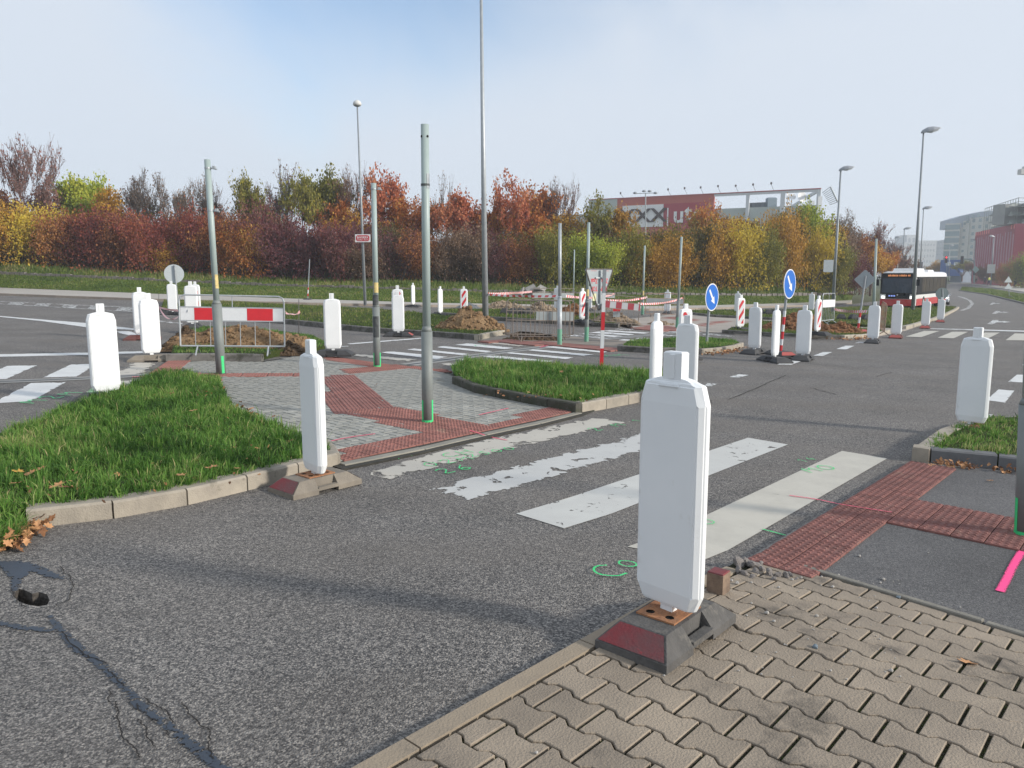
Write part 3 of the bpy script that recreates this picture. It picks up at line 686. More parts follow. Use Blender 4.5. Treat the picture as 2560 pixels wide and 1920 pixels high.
for r in range(-17, 14):
    u0 = r * 0.165 + 0.03
    for c in range(-1, 17):
        v0 = c * 0.2 + (0.1 if r % 2 else 0.0)
        # world outline
        outl = [uv2xy(u0 + q[1], v0 + q[0]) for q in bone]
        cx, cy = uv2xy(u0, v0 + 0.1)
        if cy < 0.9 or cx > 4.6: continue
        pxx = 1280 + F * cx / cy
        if pxx < 600 or pxx > 2860: continue
        n0 = len(outl); poly = outl
        poly = cut(poly, uv2xy(-5, 0.006), uv2xy(5, 0.006)) if v0 < 0.01 else poly
        if len(poly) < 3: continue
        poly2 = cut(poly, (sepA[0] - (sepB[0] - sepA[0]), sepA[1] - (sepB[1] - sepA[1]) ), sepB)
        # shrink the line a little for the strip's own joint
        if len(poly2) < 3: continue
        ar = abs(sum(poly2[i][0] * poly2[(i + 1) % len(poly2)][1] - poly2[(i + 1) % len(poly2)][0] * poly2[i][1] for i in range(len(poly2)))) / 2
        if ar < 0.004: continue
        z = gz(cx, cy) + hp(cx, cy) + random.uniform(-.002, .002)
        if ar > 0.0315:
            qx, qy = uv2xy(u0, v0); o = link('paver', bone_me, paving, (qx, qy, gz(qx, qy) + hp(qx, qy) + random.uniform(-.0015, .0015)), (0, 0, 0))
            o.rotation_euler = tilt(cx, cy, KA - R(90) + random.gauss(0, .008), hp, .006)
        else:
            lx = [(p[0] - cx, p[1] - cy) for p in poly2]; a_ = sum(lx[i][0] * lx[(i + 1) % len(lx)][1] - lx[(i + 1) % len(lx)][0] * lx[i][1] for i in range(len(lx)))
            if a_ < 0: lx = lx[::-1]
            # drop doubled points
            q = [lx[0]]
            for p in lx[1:]:
                if math.hypot(p[0] - q[-1][0], p[1] - q[-1][1]) > 0.004: q.append(p)
            if math.hypot(q[0][0] - q[-1][0], q[0][1] - q[-1][1]) < 0.004: q.pop()
            if len(q) < 3: continue
            link('paver', bone_mesh(q), paving, (cx, cy, z), tilt(cx, cy, 0, hp, .003))
        npav += 1
# kerb of the near paving, 10 cm wide
kp = [uv2xy(-3.05, -0.105), uv2xy(-0.0, -0.105), uv2xy(1.25, -0.105)]
KB = mat('kerb_paving', (0.30, 0.245, 0.18), 0.9, (0.235, 0.195, 0.15), 5, 0.7, 0.4, 110, rnd=0.05, space='World', dirt=(0.15, 0.13, 0.10), dscale=5, dthr=0.62)
for k in range(-3, 2):
    u0, u1 = k * 1.015 + 0.004, (k + 1) * 1.015 - 0.004
    if k == 1: u1 = 1.43
    b = MB(); rings = []
    for i in range(4):
        u = u0 + (u1 - u0) * i / 3; o_ = uv2xy(u, -0.105); i_ = uv2xy(u, -0.016)
        zo = gz(*o_) + hp(*o_); zi = gz(*i_) + hp(*i_)
        rings.append([(o_[0], o_[1], zo - .22), (o_[0], o_[1], zo - .008), (o_[0] + KV[0] * .008, o_[1] + KV[1] * .008, zo), (i_[0], i_[1], zi), (i_[0], i_[1], zi - .22)])
    b.loft(rings); b.build('kerb_stone', KB, paving)
# thin concrete divider between paving and footway
dl = math.hypot(sepB[0] - sepA[0], sepB[1] - sepA[1]); da = math.atan2(sepB[1] - sepA[1], sepB[0] - sepA[0])
for k in range(3):
    b = MB(); L0 = k * 1.0 + 0.08
    p0 = (sepA[0] + math.cos(da) * L0, sepA[1] + math.sin(da) * L0)
    b.box(0, 0.985, 0.004, 0.046, -0.12, 0.012, da, (0, 0, 0), bev=0.005)
    o = b.build('divider_stone', mat('divider_concrete', (0.24, 0.225, 0.19), 0.9, (0.16, 0.15, 0.13), 9, .8, .5, 90, rnd=.1), paving, loc=(p0[0], p0[1], gz(*p0) + 0.032)); o.rotation_euler.y = 0.0225 * math.cos(da)

# ---- small rectangular pavers and tactile tiles
def rect_mesh(name, lx, ly, m, bev=0.003, bumps=False, th=0.04):
    b = MB(); b.box(-lx / 2, lx / 2, -ly / 2, ly / 2, -th, 0, bev=bev)
    if bumps:
        nx, ny = max(1, round(lx / 0.05)), max(1, round(ly / 0.05))
        for i in range(nx):
            for j in range(ny):
                x = -lx / 2 + (i + .5) * lx / nx; y = -ly / 2 + (j + .5) * ly / ny; r = 0.013; r2 = 0.008; z = 0.0055
                b.add([(x - r, y - r, 0), (x + r, y - r, 0), (x + r, y + r, 0), (x - r, y + r, 0), (x - r2, y - r2, z), (x + r2, y - r2, z), (x + r2, y + r2, z), (x - r2, y + r2, z)], [(4, 5, 6, 7), (0, 1, 5, 4), (1, 2, 6, 5), (2, 3, 7, 6), (3, 0, 4, 7)])
    return b.mesh(name, m)
TAC = mat('tactile_red', (0.225, 0.095, 0.08), 0.9, (0.16, 0.072, 0.063), 9, .8, .5, 120, rnd=.14, space='World', dirt=(0.30, 0.19, 0.15), dscale=5, dthr=.6)
TAC_F = mat('tactile_red_far', (0.27, 0.115, 0.095), 0.9, (0.20, 0.09, 0.075), 6, .8, .3, 60, rnd=.14, space='World', dirt=(0.30, 0.20, 0.15), dscale=3, dthr=.6)
GREYP = mat('paver_grey', (0.30, 0.30, 0.275), 0.9, (0.23, 0.23, 0.21), 6, .8, .4, 80, rnd=.16, space='World', dirt=(0.18, 0.17, 0.14), dscale=2, dthr=.6)
tac_me = rect_mesh('tactile_tile', 0.194, 0.095, TAC, bumps=True)
tac_me2 = rect_mesh('tactile_tile', 0.195, 0.096, TAC_F, bumps=True)
grey_me = rect_mesh('grey_paver', 0.187, 0.087, GREYP, bev=0.004)
def place_tiles(cands, parent, me, name, hfun, limit=300, stuffname=None, m=None):
    """cands: (x, y, rot). nearest ones become parts, the rest one joined part"""
    cands = sorted(cands, key=lambda c: c[0] ** 2 + c[1] ** 2)
    for (x, y, a) in cands[:limit]:
        o = link(name, me, parent, (x, y, gz(x, y) + hfun(x, y) + random.uniform(-.0015, .0015)), tilt(x, y, a + random.gauss(0, .006), hfun, .004))
    rest = cands[limit:]
    if rest:
        v = np.empty(len(me.vertices) * 3); me.vertices.foreach_get('co', v); v = v.reshape(-1, 3); fs = [tuple(p.vertices) for p in me.polygons]
        b = MB()
        for (x, y, a) in rest:
            c, s = math.cos(a), math.sin(a); z = gz(x, y) + hfun(x, y) + random.uniform(-.0015, .0015)
            b.add([(x + q[0] * c - q[1] * s, y + q[0] * s + q[1] * c, z + q[2] + GA * (q[0] * c - q[1] * s)) for q in v], fs)
        o = b.build(stuffname or name + '_field', list(me.materials), parent, fix=False); o['kind'] = 'stuff'
def lattice(poly, origin, ang, lx, ly, x0=-60, x1=60, y0=-60, y1=60, stagger=0.0, thr=0.0):
    ca, sa = math.cos(ang), math.sin(ang); out = []
    for i in range(x0, x1):
        for j in range(y0, y1):
            a = (i + .5 + (stagger if j % 2 else 0)) * lx; b_ = (j + .5) * ly
            x = origin[0] + a * ca - b_ * sa; y = origin[1] + a * sa + b_ * ca
            if inpoly((x, y), poly) or edge_dist((x, y), poly) < 0.03: out.append((x, y, ang))
    return out
VA = UA - R(90)      # direction across the street
# right footway: strip two tiles wide along the road, and a branch across
t0 = xy(1861, 1400, 0.035); 
def st(u, v): return (t0[0] + UX * u + VX * v, t0[1] + UY * u + VY * v)
cand = []
for i in range(0, 37):
    for j in range(2):
        p = st(0.06 + i * 0.1, 0.1 + j * 0.2); cand.append((p[0], p[1], VA))
bu = None
q = xy(1860 + 1340 / 3.16, 1000 + 1015 / 3.16, .035); dx, dy = q[0] - t0[0], q[1] - t0[1]; bu = dx * UX + dy * UY
for i in range(8):
    for j in range(2, 10):
        p = st(bu + 0.05 + i * 0.1, 0.1 + j * 0.2); cand.append((p[0], p[1], VA))
place_tiles(cand, footway, tac_me, 'tactile_tile', hconst(0.044))
# island: red tactile areas then the grey field around them
R1 = [(858, 1157), (1051, 1124), (1180, 1090), (1351, 1053), (1447, 1031), (1387, 1017), (1243, 1055), (1188, 1061), (1120, 1045), (1064, 1030), (995, 1017), (943, 1021), (852, 1030), (1069, 1081), (852, 1130)]
R2 = [(816, 943), (869, 936), (905, 956), (939, 981), (995, 1017), (943, 1022), (852, 1030), (818, 1003)]
R3 = [(816, 893), (826, 891), (934, 907), (1015, 914), (1118, 925), (1118, 931), (1020, 919), (872, 936), (856, 923), (925, 915), (816, 899)]
R4 = [(462, 944), (750, 943), (816, 943), (816, 932), (750, 930), (470, 931)]
R5 = [(413, 902), (472, 901), (474, 923), (458, 946), (403, 950), (410, 925)]
r1, r2, r3, r4, r5 = [px_poly(r, 0.03) for r in (R1, R2, R3, R4, R5)]
o1 = xy(1051, 1122, 0.05)
hi = hconst(0.030)
ka_, kb_ = xy(862, 1170), xy(1456, 1037); KNA = math.atan2(kb_[1] - ka_[1], kb_[0] - ka_[0])
kl = math.hypot(kb_[0] - ka_[0], kb_[1] - ka_[1]); kn_ = (-(kb_[1] - ka_[1]) / kl, (kb_[0] - ka_[0]) / kl); o1 = (ka_[0] + kn_[0] * .125, ka_[1] + kn_[1] * .125)
red = [c for c in lattice(r1 + [], o1, KNA - R(90), 0.2, 0.1) if (c[0] - ka_[0]) * kn_[0] + (c[1] - ka_[1]) * kn_[1] > .15]
place_tiles(red, island, tac_me2, 'tactile_tile', hi)
def ridge_tile():
    b = MB(); b.box(-.098, .098, -.098, .098, -.04, 0, bev=.003)
    for k in range(4):
        y = -.0735 + k * .049; b.add([(-.096, y - .015, 0), (.096, y - .015, 0), (.096, y + .015, 0), (-.096, y + .015, 0), (-.09, y - .009, .006), (.09, y - .009, .006), (.09, y + .009, .006), (-.09, y + .009, .006)], [(4, 5, 6, 7), (0, 1, 5, 4), (1, 2, 6, 5), (2, 3, 7, 6), (3, 0, 4, 7)])
    return b.mesh('ridged_tile', TAC_F)
ridge_me = ridge_tile()
a2 = math.atan2(r2[7][1] - r2[6][1], r2[7][0] - r2[6][0])
pa, pb = xy(818, 940, .05), xy(900, 1025, .05); a2 = math.atan2(pb[1] - pa[1], pb[0] - pa[0])
place_tiles(lattice(r2, xy(880, 990, .05), a2, 0.2, 0.2), island, ridge_me, 'ridged_tile', hi)
place_tiles(lattice(r3, xy(1015, 914, .05), VA, 0.2, 0.1), island, tac_me2, 'tactile_tile', hi)
big_me = rect_mesh('tactile_slab', 0.39, 0.39, TAC_F, bumps=True, bev=0.006)
pa, pb = xy(466, 938, .05), xy(750, 937, .05); a4 = math.atan2(pb[1] - pa[1], pb[0] - pa[0])
place_tiles(lattice(r4, pa, a4, 0.4, 0.4, y0=-1, y1=2), island, big_me, 'tactile_slab', hi)
place_tiles(lattice(r5, xy(414, 902, .05), R(-75), 0.4, 0.4), island, big_me, 'tactile_slab', hi)
# grey herringbone
pvp = inset(px_poly(PV, 0.02), 0.11); reds = [r1, r2, r3, r4, r5]; oth = [g1, g2, g3]
cand = []; og = xy(1051, 1122, 0.05)
def gcell(a, b_): return (og[0] + VX * a * .1 + UX * b_ * .1, og[1] + VY * a * .1 + UY * b_ * .1)
for a in range(-110, 110):
    for b_ in range(-110, 110):
        c = (a - b_) % 4
        if c == 0: p = gcell(a + 1, b_ + .5); an = VA
        elif c == 3: p = gcell(a + .5, b_ + 1); an = UA
        else: continue
        if not inpoly(p, pvp): continue
        if (p[0] - ka_[0]) * kn_[0] + (p[1] - ka_[1]) * kn_[1] < .17: continue
        if any(inpoly(p, r) and edge_dist(p, r) > .11 for r in reds) or any(inpoly(p, g) and edge_dist(p, g) > .12 for g in oth): continue
        cand.append((p[0], p[1], an))
print('grey pavers', len(cand), 'pavers', npav, 'red', len(red))
place_tiles(cand, island, grey_me, 'grey_paver', hconst(0.0275), stuffname='grey_paver_field')
# far crossings keep flat red strips of tiles
def tilefield(poly_px, origin_px, ang, parent, h=0.035, lx=0.4, ly=0.4, h0=0.03):
    poly = px_poly(poly_px, h0); me = rect_mesh('tactile_slab', lx - .01, ly - .01, TAC_F, bev=0.006)
    place_tiles(lattice(poly, xy(*origin_px, h0), ang, lx, ly), parent, me, 'tactile_slab', hconst(h))
tilefield([(1199, 853), (1393, 864), (1536, 879), (1545, 872), (1440, 862), (1405, 856), (1330, 853), (1262, 846)], (1393, 864), VA, crossing_strip)
tilefield([(1583, 822), (1700, 828), (1740, 830), (1730, 822), (1700, 818), (1670, 815), (1610, 814)], (1700, 828), VA, right_land)
tilefield([(1740, 812), (1800, 802), (1830, 804), (1790, 808), (1755, 816)], (1790, 806), VA, right_land)
tilefield([(1655, 795), (1690, 792), (1745, 800), (1720, 803), (1690, 799)], (1690, 798), VA, right_land)

# ---- road markings
def mk(pts, m, parent=road, h=0.004, name='road_marking', sub=0.12):
    q = px_poly(pts); y = min(p[1] for p in q); return marking(name, q, m, parent, h if y < 15 else h + .006, sub if y < 22 or sub is None else max(sub, .5))
stripe = lambda pts, m: mk(pts, m, name='zebra_stripe')
stripe([(905, 1183), (975, 1199), (1300, 1118), (1578, 1054), (1480, 1045), (1200, 1103)], WHITE_C)
stripe([(1065, 1225), (1165, 1254), (1765, 1082), (1660, 1068)], WHITE_N)
stripe([(1290, 1285), (1410, 1322), (1970, 1112), (1870, 1095)], paint_mat('road_paint_cracked', (0.52, 0.52, 0.49), 0.66, 7.5, 0.012, (0.42, 0.41, 0.39)))
stripe([(1568, 1368), (1755, 1403), (2218, 1147), (2105, 1128)], WHITE_D)
# left crossing
stripe([(-80, 947), (0, 922), (16, 915), (93, 914), (16, 948), (-60, 950)], WHITE_P)
stripe([(108, 944), (177, 911.6), (243, 910), (192, 942)], WHITE_P)
stripe([(-60, 1030), (-10, 1003), (78, 958), (165, 956), (80, 1003), (0, 1008)], WHITE_P)
stripe([(262, 942), (300, 926), (331, 906), (391, 908), (380, 920), (344, 942)], WHITE_C)
stripe([(199, 993), (219, 977), (272, 950), (345, 950), (307, 976), (244, 987)], WHITE_C)
mk([(-200, 786), (0, 790.5), (100, 799), (224, 809), (342, 823), (342, 826), (224, 820), (100, 803), (0, 793), (-200, 788)], WHITE_P)
mk([(-200, 892), (0, 886), (230, 881.5), (362, 878), (362, 883), (230, 887.5), (0, 892.5), (-200, 899)], WHITE_P)
for (xa, xb) in ((-65, -30), (24, 60), (90, 125), (157, 192), (224, 259), (295, 331), (365, 392)):
    yt = lambda x: 754 + (x / 340) * 15.5; yb = lambda x: 759.5 + (x / 340) * 20
    mk([(xa + 4, yt(xa)), (xb + 4, yt(xb)), (xb - 6, yb(xb)), (xa - 6, yb(xa))], WHITE_P, sub=None)
for (f0, f1) in (((lambda x: 754 + x / 340 * 15.5 - 0.5), 0), ((lambda x: 759.5 + x / 340 * 20), 0)):
    mk([(-200, f0(-200)), (100, f0(100)), (405, f0(405)), (405, f0(405) + 1.1), (100, f0(100) + 1.0), (-200, f0(-200) + 0.9)], WHITE_P, sub=None)
mk([(396, 802), (456, 808), (456, 811), (396, 805)], WHITE_P)
mk([(342, 834), (385, 841), (385, 844), (342, 837)], WHITE_P)
mk([(290, 829), (325, 829), (345, 836), (330, 842), (300, 834)], WHITE_P)
# first far crossing
for q in ([(1136, 863), (1170, 859), (1287, 871), (1264, 874)], [(1089, 869), (1109, 866), (1232, 879), (1215, 882)], [(1016, 875), (1036, 872), (1174, 886), (1155, 889)], [(951, 882.5), (973, 879), (1120, 893), (1091, 899)],
          [(1362, 869), (1374, 865.5), (1519, 880), (1508, 883)], [(1320, 877), (1333, 874), (1485, 887.5), (1458, 890.5)], [(1253, 883), (1278, 882), (1436, 895), (1414, 899)], [(1205, 893), (1228, 889), (1384, 903.5), (1366, 907)], [(1145, 900), (1160, 898), (1310, 911), (1300, 914)]):
    stripe(q, WHITE_P)
stripe([(874, 890.5), (895, 886), (1045, 899), (1020, 905)], WHITE_C)
stripe([(1095, 912), (1110, 906), (1170, 912), (1160, 917)], WHITE_C)
stripe([(1193, 856), (1210, 854), (1319, 865), (1297, 867)], WHITE_C)
for q in ([(865, 860), (1050, 845.5), (1062, 847), (875, 862)], [(840, 866.5), (871, 865), (871, 867), (842, 868.5)], [(1240, 857), (1300, 858), (1340, 862), (1310, 862)]): mk(q, WHITE_P)
# second far crossing
for q in ([(1535, 824), (1548, 822), (1590, 823.5), (1573, 826.5)], [(1504, 828.5), (1524, 826), (1627, 832.6), (1609, 835)], [(1472, 832.5), (1497, 829.5), (1591, 836.5), (1573, 839)], [(1445, 836), (1465, 833.5), (1559, 841), (1537, 843.5)], [(1420, 840), (1434, 837.5), (1533, 846), (1512, 848)],
          [(1700, 833), (1640, 830), (1700, 829), (1760, 832)], [(1640, 839), (1662, 837), (1700, 840), (1680, 842)], [(1586, 847), (1602, 844.5), (1650, 848), (1630, 850)], [(1546, 851), (1560, 848.5), (1610, 852.5), (1600, 855)], [(1660, 845), (1680, 843), (1740, 846), (1720, 848)]):
    stripe(q, WHITE_P)
for q in ([(1757, 835), (1795, 835), (1795, 837.5), (1757, 838)], [(1757, 840), (1785, 840), (1770, 843), (1757, 842)], [(1780, 836), (1840, 842), (1838, 843), (1780, 838)]): mk(q, WHITE_P)
# dashes and the right crossing
for q in ([(2090, 873.5), (2113, 865), (2137, 865), (2116, 874.5)], [(2033, 890), (2057, 881), (2081, 881), (2057, 891)], [(1943, 912.5), (1975, 900), (2014, 900), (1977, 913.5)], [(1822, 943), (1847, 936), (1872, 938), (1848, 944)], [(1757, 968), (1768, 958), (1792, 960), (1775, 968)], [(2137, 858.5), (2148, 855), (2168, 855), (2158, 858.5)],
          [(2520, 955), (2542, 937), (2582, 938), (2570, 957)], [(2465, 1001), (2496, 974), (2536, 977), (2513, 1007)], [(2445, 1056), (2461, 1035), (2482, 1037), (2465, 1056)], [(2317, 820.7), (2560, 827), (2900, 836), (2900, 839), (2560, 830), (2322, 823)]):
    mk(q, WHITE_S, sub=0.15)
mk([(2555, 915), (2566, 900), (2600, 902), (2590, 918)], WHITE_P)
for q in ([(2264, 842), (2310, 828), (2348, 828), (2303, 843.5)], [(2344, 845), (2380, 830), (2420, 830), (2384, 846.5)], [(2420, 850), (2462, 832), (2500, 832), (2465, 849)], [(2514, 851), (2537, 834), (2592, 835.5), (2572, 852)], [(2620, 856), (2650, 838), (2700, 840), (2680, 858)]):
    stripe(q, WHITE_D)
AR = [(1700, 1052), (1745, 1025), (1780, 998), (1862, 997), (1850, 1015), (1918, 1020), (1914, 1011), (2032, 1025), (1930, 1036), (1925, 1029), (1840, 1030), (1772, 1059)]
for (ox, oy, s, cx0, cy0) in ((0, 0, 1, 0, 0), (2501, 781.5, 0.72, 1866, 1028), (2488, 759.5, 0.48, 1866, 1028)):
    q = [(2160 + x / 5.53, 620 + y / 5.53) for x, y in AR] if s == 1 else [(ox + (x - cx0) * s / 5.53, oy + (y - cy0) * s / 5.53 * 0.9) for x, y in AR]
    marking('arrow_marking', px_poly(q), WHITE_S, road, 0.012, .8)
mk([(2397, 740.5), (2412, 744), (2428, 751), (2435, 759), (2426, 771), (2408, 777), (2398, 776), (2416, 770), (2427, 759), (2420, 751), (2406, 745), (2394, 741.5)], WHITE_P, sub=None)
# milled cable slots filled with pale grout, crossing the zebras
GROUT = mat('slot_filler', (0.30, 0.30, 0.285), 0.9, (0.22, 0.22, 0.21), 3, .8, .2, 60, space='World')
TARM = mat('bitumen', (0.045, 0.05, 0.062), 0.55, (0.03, 0.033, 0.04), 8, .8, .2, 60, space='World')
def band(pts, w, m, h, name='slot_repair'):
    p = smooth_path([xy(*q) for q in pts], 1); b = MB(); n = len(p)
    for i, q in enumerate(p):
        a0 = p[max(0, i - 1)]; a1 = p[min(n - 1, i + 1)]; d = (a1[0] - a0[0], a1[1] - a0[1]); l = math.hypot(*d) or 1; ww = w[i % len(w)] if isinstance(w, (list, tuple)) else w
        for s in (-1, 1):
            x = q[0] - d[1] / l * ww / 2 * s; y = q[1] + d[0] / l * ww / 2 * s; b.v.append((x, y, gz(x, y) + h))
    for i in range(n - 1): b.face((2 * i, 2 * i + 1, 2 * i + 3, 2 * i + 2))
    o = b.build(name, m, road, fix=False)
    for f in o.data.polygons: pass
    return o
band([(1381, 866), (1230, 884), (1090, 903), (1020, 913)], 0.42, GROUT, 0.007); band([(1381, 866), (1230, 884), (1090, 903), (1020, 913)], 0.08, TARM, 0.010)
band([(1750, 827), (1600, 840), (1480, 851), (1440, 855)], 0.40, GROUT, 0.007); band([(1750, 827), (1600, 840), (1480, 851), (1440, 855)], 0.08, TARM, 0.010)
band([(-100, 957), (0, 955), (120, 951), (240, 945), (320, 941), (388, 937)], 0.36, GROUT, 0.007); band([(-100, 957), (0, 955), (120, 951), (240, 945), (320, 941), (388, 937)], 0.07, TARM, 0.010)
# bitumen sealing round the pothole and down the crack
SEAL = [(125, 1540), (150, 1575), (190, 1620), (235, 1650), (270, 1678), (310, 1720), (350, 1765), (400, 1800), (450, 1842), (505, 1885), (560, 1930), (600, 1960)]
def blob(poly, m, h, name): 
    q = smooth_path([xy(*p) for p in poly] + [xy(*poly[0])], 2)[:-1]; return marking(name, q, m, road, h, None)
def strip_poly(pts, ws):
    p = [xy(*q) for q in pts]; L_ = []; R_ = []
    for i, q in enumerate(p):
        a0 = p[max(0, i - 1)]; a1 = p[min(len(p) - 1, i + 1)]; d = (a1[0] - a0[0], a1[1] - a0[1]); l = math.hypot(*d) or 1; w = ws[i % len(ws)] / 2
        L_.append((q[0] - d[1] / l * w, q[1] + d[0] / l * w)); R_.append((q[0] + d[1] / l * w, q[1] - d[0] / l * w))
    return L_ + R_[::-1]
TARP = paint_mat('crack_sealer', (0.042, 0.055, 0.075), 0.50, 38, 0.035, (0.035, 0.04, 0.05))
for ob in (marking('crack_seal', strip_poly(SEAL, [.025, .04, .055, .04, .045, .035, .042, .036, .042, .05, .052, .06]), TARP, road, 0.0045, 0.015),
           marking('crack_seal', px_poly([(-60, 1408), (0, 1404), (50, 1403), (80, 1408), (120, 1424), (160, 1440), (165, 1452), (120, 1446), (80, 1430), (60, 1450), (45, 1478), (30, 1480), (25, 1450), (0, 1418), (-60, 1420)]), TARP, road, 0.005, 0.015),
           marking('crack_seal', px_poly([(-60, 1552), (0, 1552), (60, 1566), (110, 1570), (142, 1574), (146, 1582), (100, 1582), (50, 1578), (0, 1566), (-60, 1566)]), TARP, road, 0.0055, 0.015)): pass
CRK = mat('crack_dark', (0.018, 0.016, 0.015), 0.95)
def jag(pts, n=5, amp=5):
    out = []
    for a, c in zip(pts[:-1], pts[1:]):
        for k in range(n): t = k / n; out.append((a[0] + (c[0] - a[0]) * t + random.uniform(-amp, amp), a[1] + (c[1] - a[1]) * t + random.uniform(-amp, amp) * .6))
    out.append(pts[-1]); return out
def crack(pts, w=0.006, amp=4):
    p = jag(pts, 6, amp); q = [xy(*a) for a in p]; marking('crack', strip_poly(p, [w, w * .5, w * 1.2, w * .7]), CRK, road, 0.006, None)
z0 = lambda x, y: (x / 3.073, 1380 + y / 3.073)
for pts in ([(450, 120), (530, 190), (560, 260)], [(845, 1075), (840, 1160), (890, 1160)], [(885, 1160), (910, 1230), (900, 1290), (930, 1370), (950, 1440), (1030, 1510), (1080, 1590)], [(1070, 1290), (1120, 1370), (1140, 1440), (1190, 1500)],
            [(1100, 1120), (1170, 1180), (1270, 1220), (1330, 1320)], [(1400, 1160), (1450, 1250), (1530, 1330), (1620, 1380)], [(1620, 1390), (1600, 1520), (1640, 1600)], [(1150, 1280), (1210, 1310)], [(1270, 1380), (1300, 1420)],
            [(480, 620), (560, 720), (640, 790), (740, 830), (860, 870)], [(830, 915), (900, 980), (950, 1040)], [(560, 260), (540, 370), (430, 420)], [(90, 290), (130, 380), (200, 430)], [(1050, 1180), (1080, 1230)]):
    crack([z0(*p) for p in pts])
for pts in ([(240, 826), (262, 822)], [(1820, 1000), (1900, 968), (1935, 950), (1965, 938)], [(2035, 912), (2105, 918), (2170, 922)], [(2025, 970), (2060, 978), (2095, 988)], [(2190, 942), (2230, 932)]): crack(pts, 0.02, 2)
# spray marks on the ground
def hz(x, y):
    if inpoly((x, y), asphalt_outline) and not inpoly((x, y), px_poly(PV, .02)) and not inpoly((x, y), px_poly(FW, .03)): return 0.009
    return 0.062
def spray(pts, w, m, h=0.009, parent=None, name='spray_mark', n=6):
    p = [xy(a[0], a[1], h) for a in pts]; p = smooth_path(p, 1); p = dense(p, 0.03); return ribbon(name, p, w, m, parent or road, h)
spray([(828, 1102), (870, 1093), (938, 1084)], .05, PINK, 0.0385, island)
spray([(1197, 1037), (1240, 1027), (1272, 1020)], .05, PINK, 0.0385, island)
spray([(1175, 1076), (1196, 1082), (1212, 1088)], .045, PINK, 0.0385, island)
spray([(1212, 1088), (1235, 1094), (1268, 1100)], .045, PINK, 0.010)
spray([(1973, 1238), (2040, 1247), (2095, 1259)], .035, PINK, 0.010)
spray([(2095, 1259), (2150, 1268), (2230, 1280)], .035, spray_mat('spray_pink_faint', (0.8, 0.12, 0.2), .3), 0.054, footway)
spray([(2556, 1376), (2535, 1410), (2518, 1445), (2500, 1478)], .05, PINK2, 0.036, footway)
spray([(1905, 1322), (1935, 1330), (1965, 1338)], .03, GREEN, 0.010)
spray([(549, 952), (552, 948)], .12, PINK, 0.0385, island)
spray([(330, 942), (370, 940), (398, 938)], .10, PINK, 0.013)
spray([(1350, 868), (1365, 864), (1385, 861)], .12, PINK, 0.013)
GL = {'C': [[(.9, .9), (.5, 1), (.1, .7), (.05, .35), (.4, 0), (.9, .1)]], 'H': [[(0, 0), (.1, 1)], [(.8, 0), (.9, 1)], [(.05, .5), (.85, .55)]], '2': [[(.1, .8), (.45, 1), (.8, .8), (.6, .45), (.1, 0), (.9, .05)]],
      '5': [[(.9, 1), (.3, 1), (.2, .55), (.7, .6), (.85, .25), (.4, 0), (.1, .1)]], '0': [[(.5, 1), (.1, .7), (.1, .3), (.5, 0), (.85, .3), (.85, .7), (.5, 1)]], '6': [[(.7, 1), (.25, .6), (.1, .2), (.5, 0), (.85, .25), (.5, .5), (.15, .3)]],
      'M': [[(0, 0), (.1, 1), (.45, .4), (.8, 1), (.95, 0)]], '1': [[(.2, .7), (.55, 1), (.5, 0)]], '4': [[(.6, 1), (.1, .4), (.9, .4)], [(.7, .7), (.6, 0)]], '3': [[(.1, .9), (.7, 1), (.5, .55), (.85, .3), (.5, 0), (.1, .1)]], 'L': [[(.1, 1), (.1, 0), (.8, 0)]],
      'O': [[(.5, 1), (.05, .75), (.05, .25), (.5, 0), (.95, .25), (.95, .75), (.5, 1)]], '-': [[(0, .5), (.9, .5)]], 'x': [[(0, 0), (.9, 1)], [(0, 1), (.9, 0)]]}
def write(txt, ox, oy, ex, ey, size, w=0.022, m=GREEN, rise=0.75):
    """handwriting on the ground: starts at pixel o and heads to pixel e"""
    a = xy(ox, oy); e = xy(ex, ey); d = Vector((e[0] - a[0], e[1] - a[1])); d.normalize(); up = Vector((-d.y, d.x)); s = 0
    for chh in txt:
        if chh != ' ':
            for st_ in GL[chh]:
                p = [(a[0] + d.x * (s + q[0] * size * .7) + up.x * q[1] * size * rise, a[1] + d.y * (s + q[0] * size * .7) + up.y * q[1] * size * rise) for q in st_]
                ribbon('spray_mark', dense(smooth_path(p, 2), 0.015), w, m, road, 0.011)
        s += size * 0.95
write('CH', 1124, 1146, 1190, 1132, 0.21); write('2500', 1178, 1146, 1275, 1128, 0.17); write('02M', 1072, 1170, 1170, 1153, 0.20); write('26', 1108, 1188, 1166, 1177, 0.22, .03)
write('14', 988, 1152, 1030, 1142, 0.16); write('4', 1036, 1136, 1062, 1128, 0.14)
write('2 M 10', 1490, 1080, 1600, 1058, 0.22, .025)
write('MO', 2030, 1184, 2110, 1172, 0.22, .03); write('14', 2010, 1158, 2070, 1146, .14, .02)
write('O', 1768, 1316, 1815, 1306, 0.16, .02); write('C', 1520, 1452, 1570, 1440, 0.26, .03); write('O', 1572, 1424, 1600, 1418, 0.16, .025)
write('M2M', 85, 1010, 200, 985, 0.35, .06, spray_mat('spray_green_faint', (.10, .6, .25), .35)); write('MM', 1520, 893, 1590, 888, .45, .06, spray_mat('spray_green_faint', (.10, .6, .25), .35)); write('M', 1190, 866, 1240, 866, .4, .06, spray_mat('spray_green_faint', (.10, .6, .25), .35))
mk([(215, 984), (228, 972), (243, 966), (262, 975), (240, 985)], spray_mat('spray_green_wash', (.28, .62, .30), .9), h=0.008)
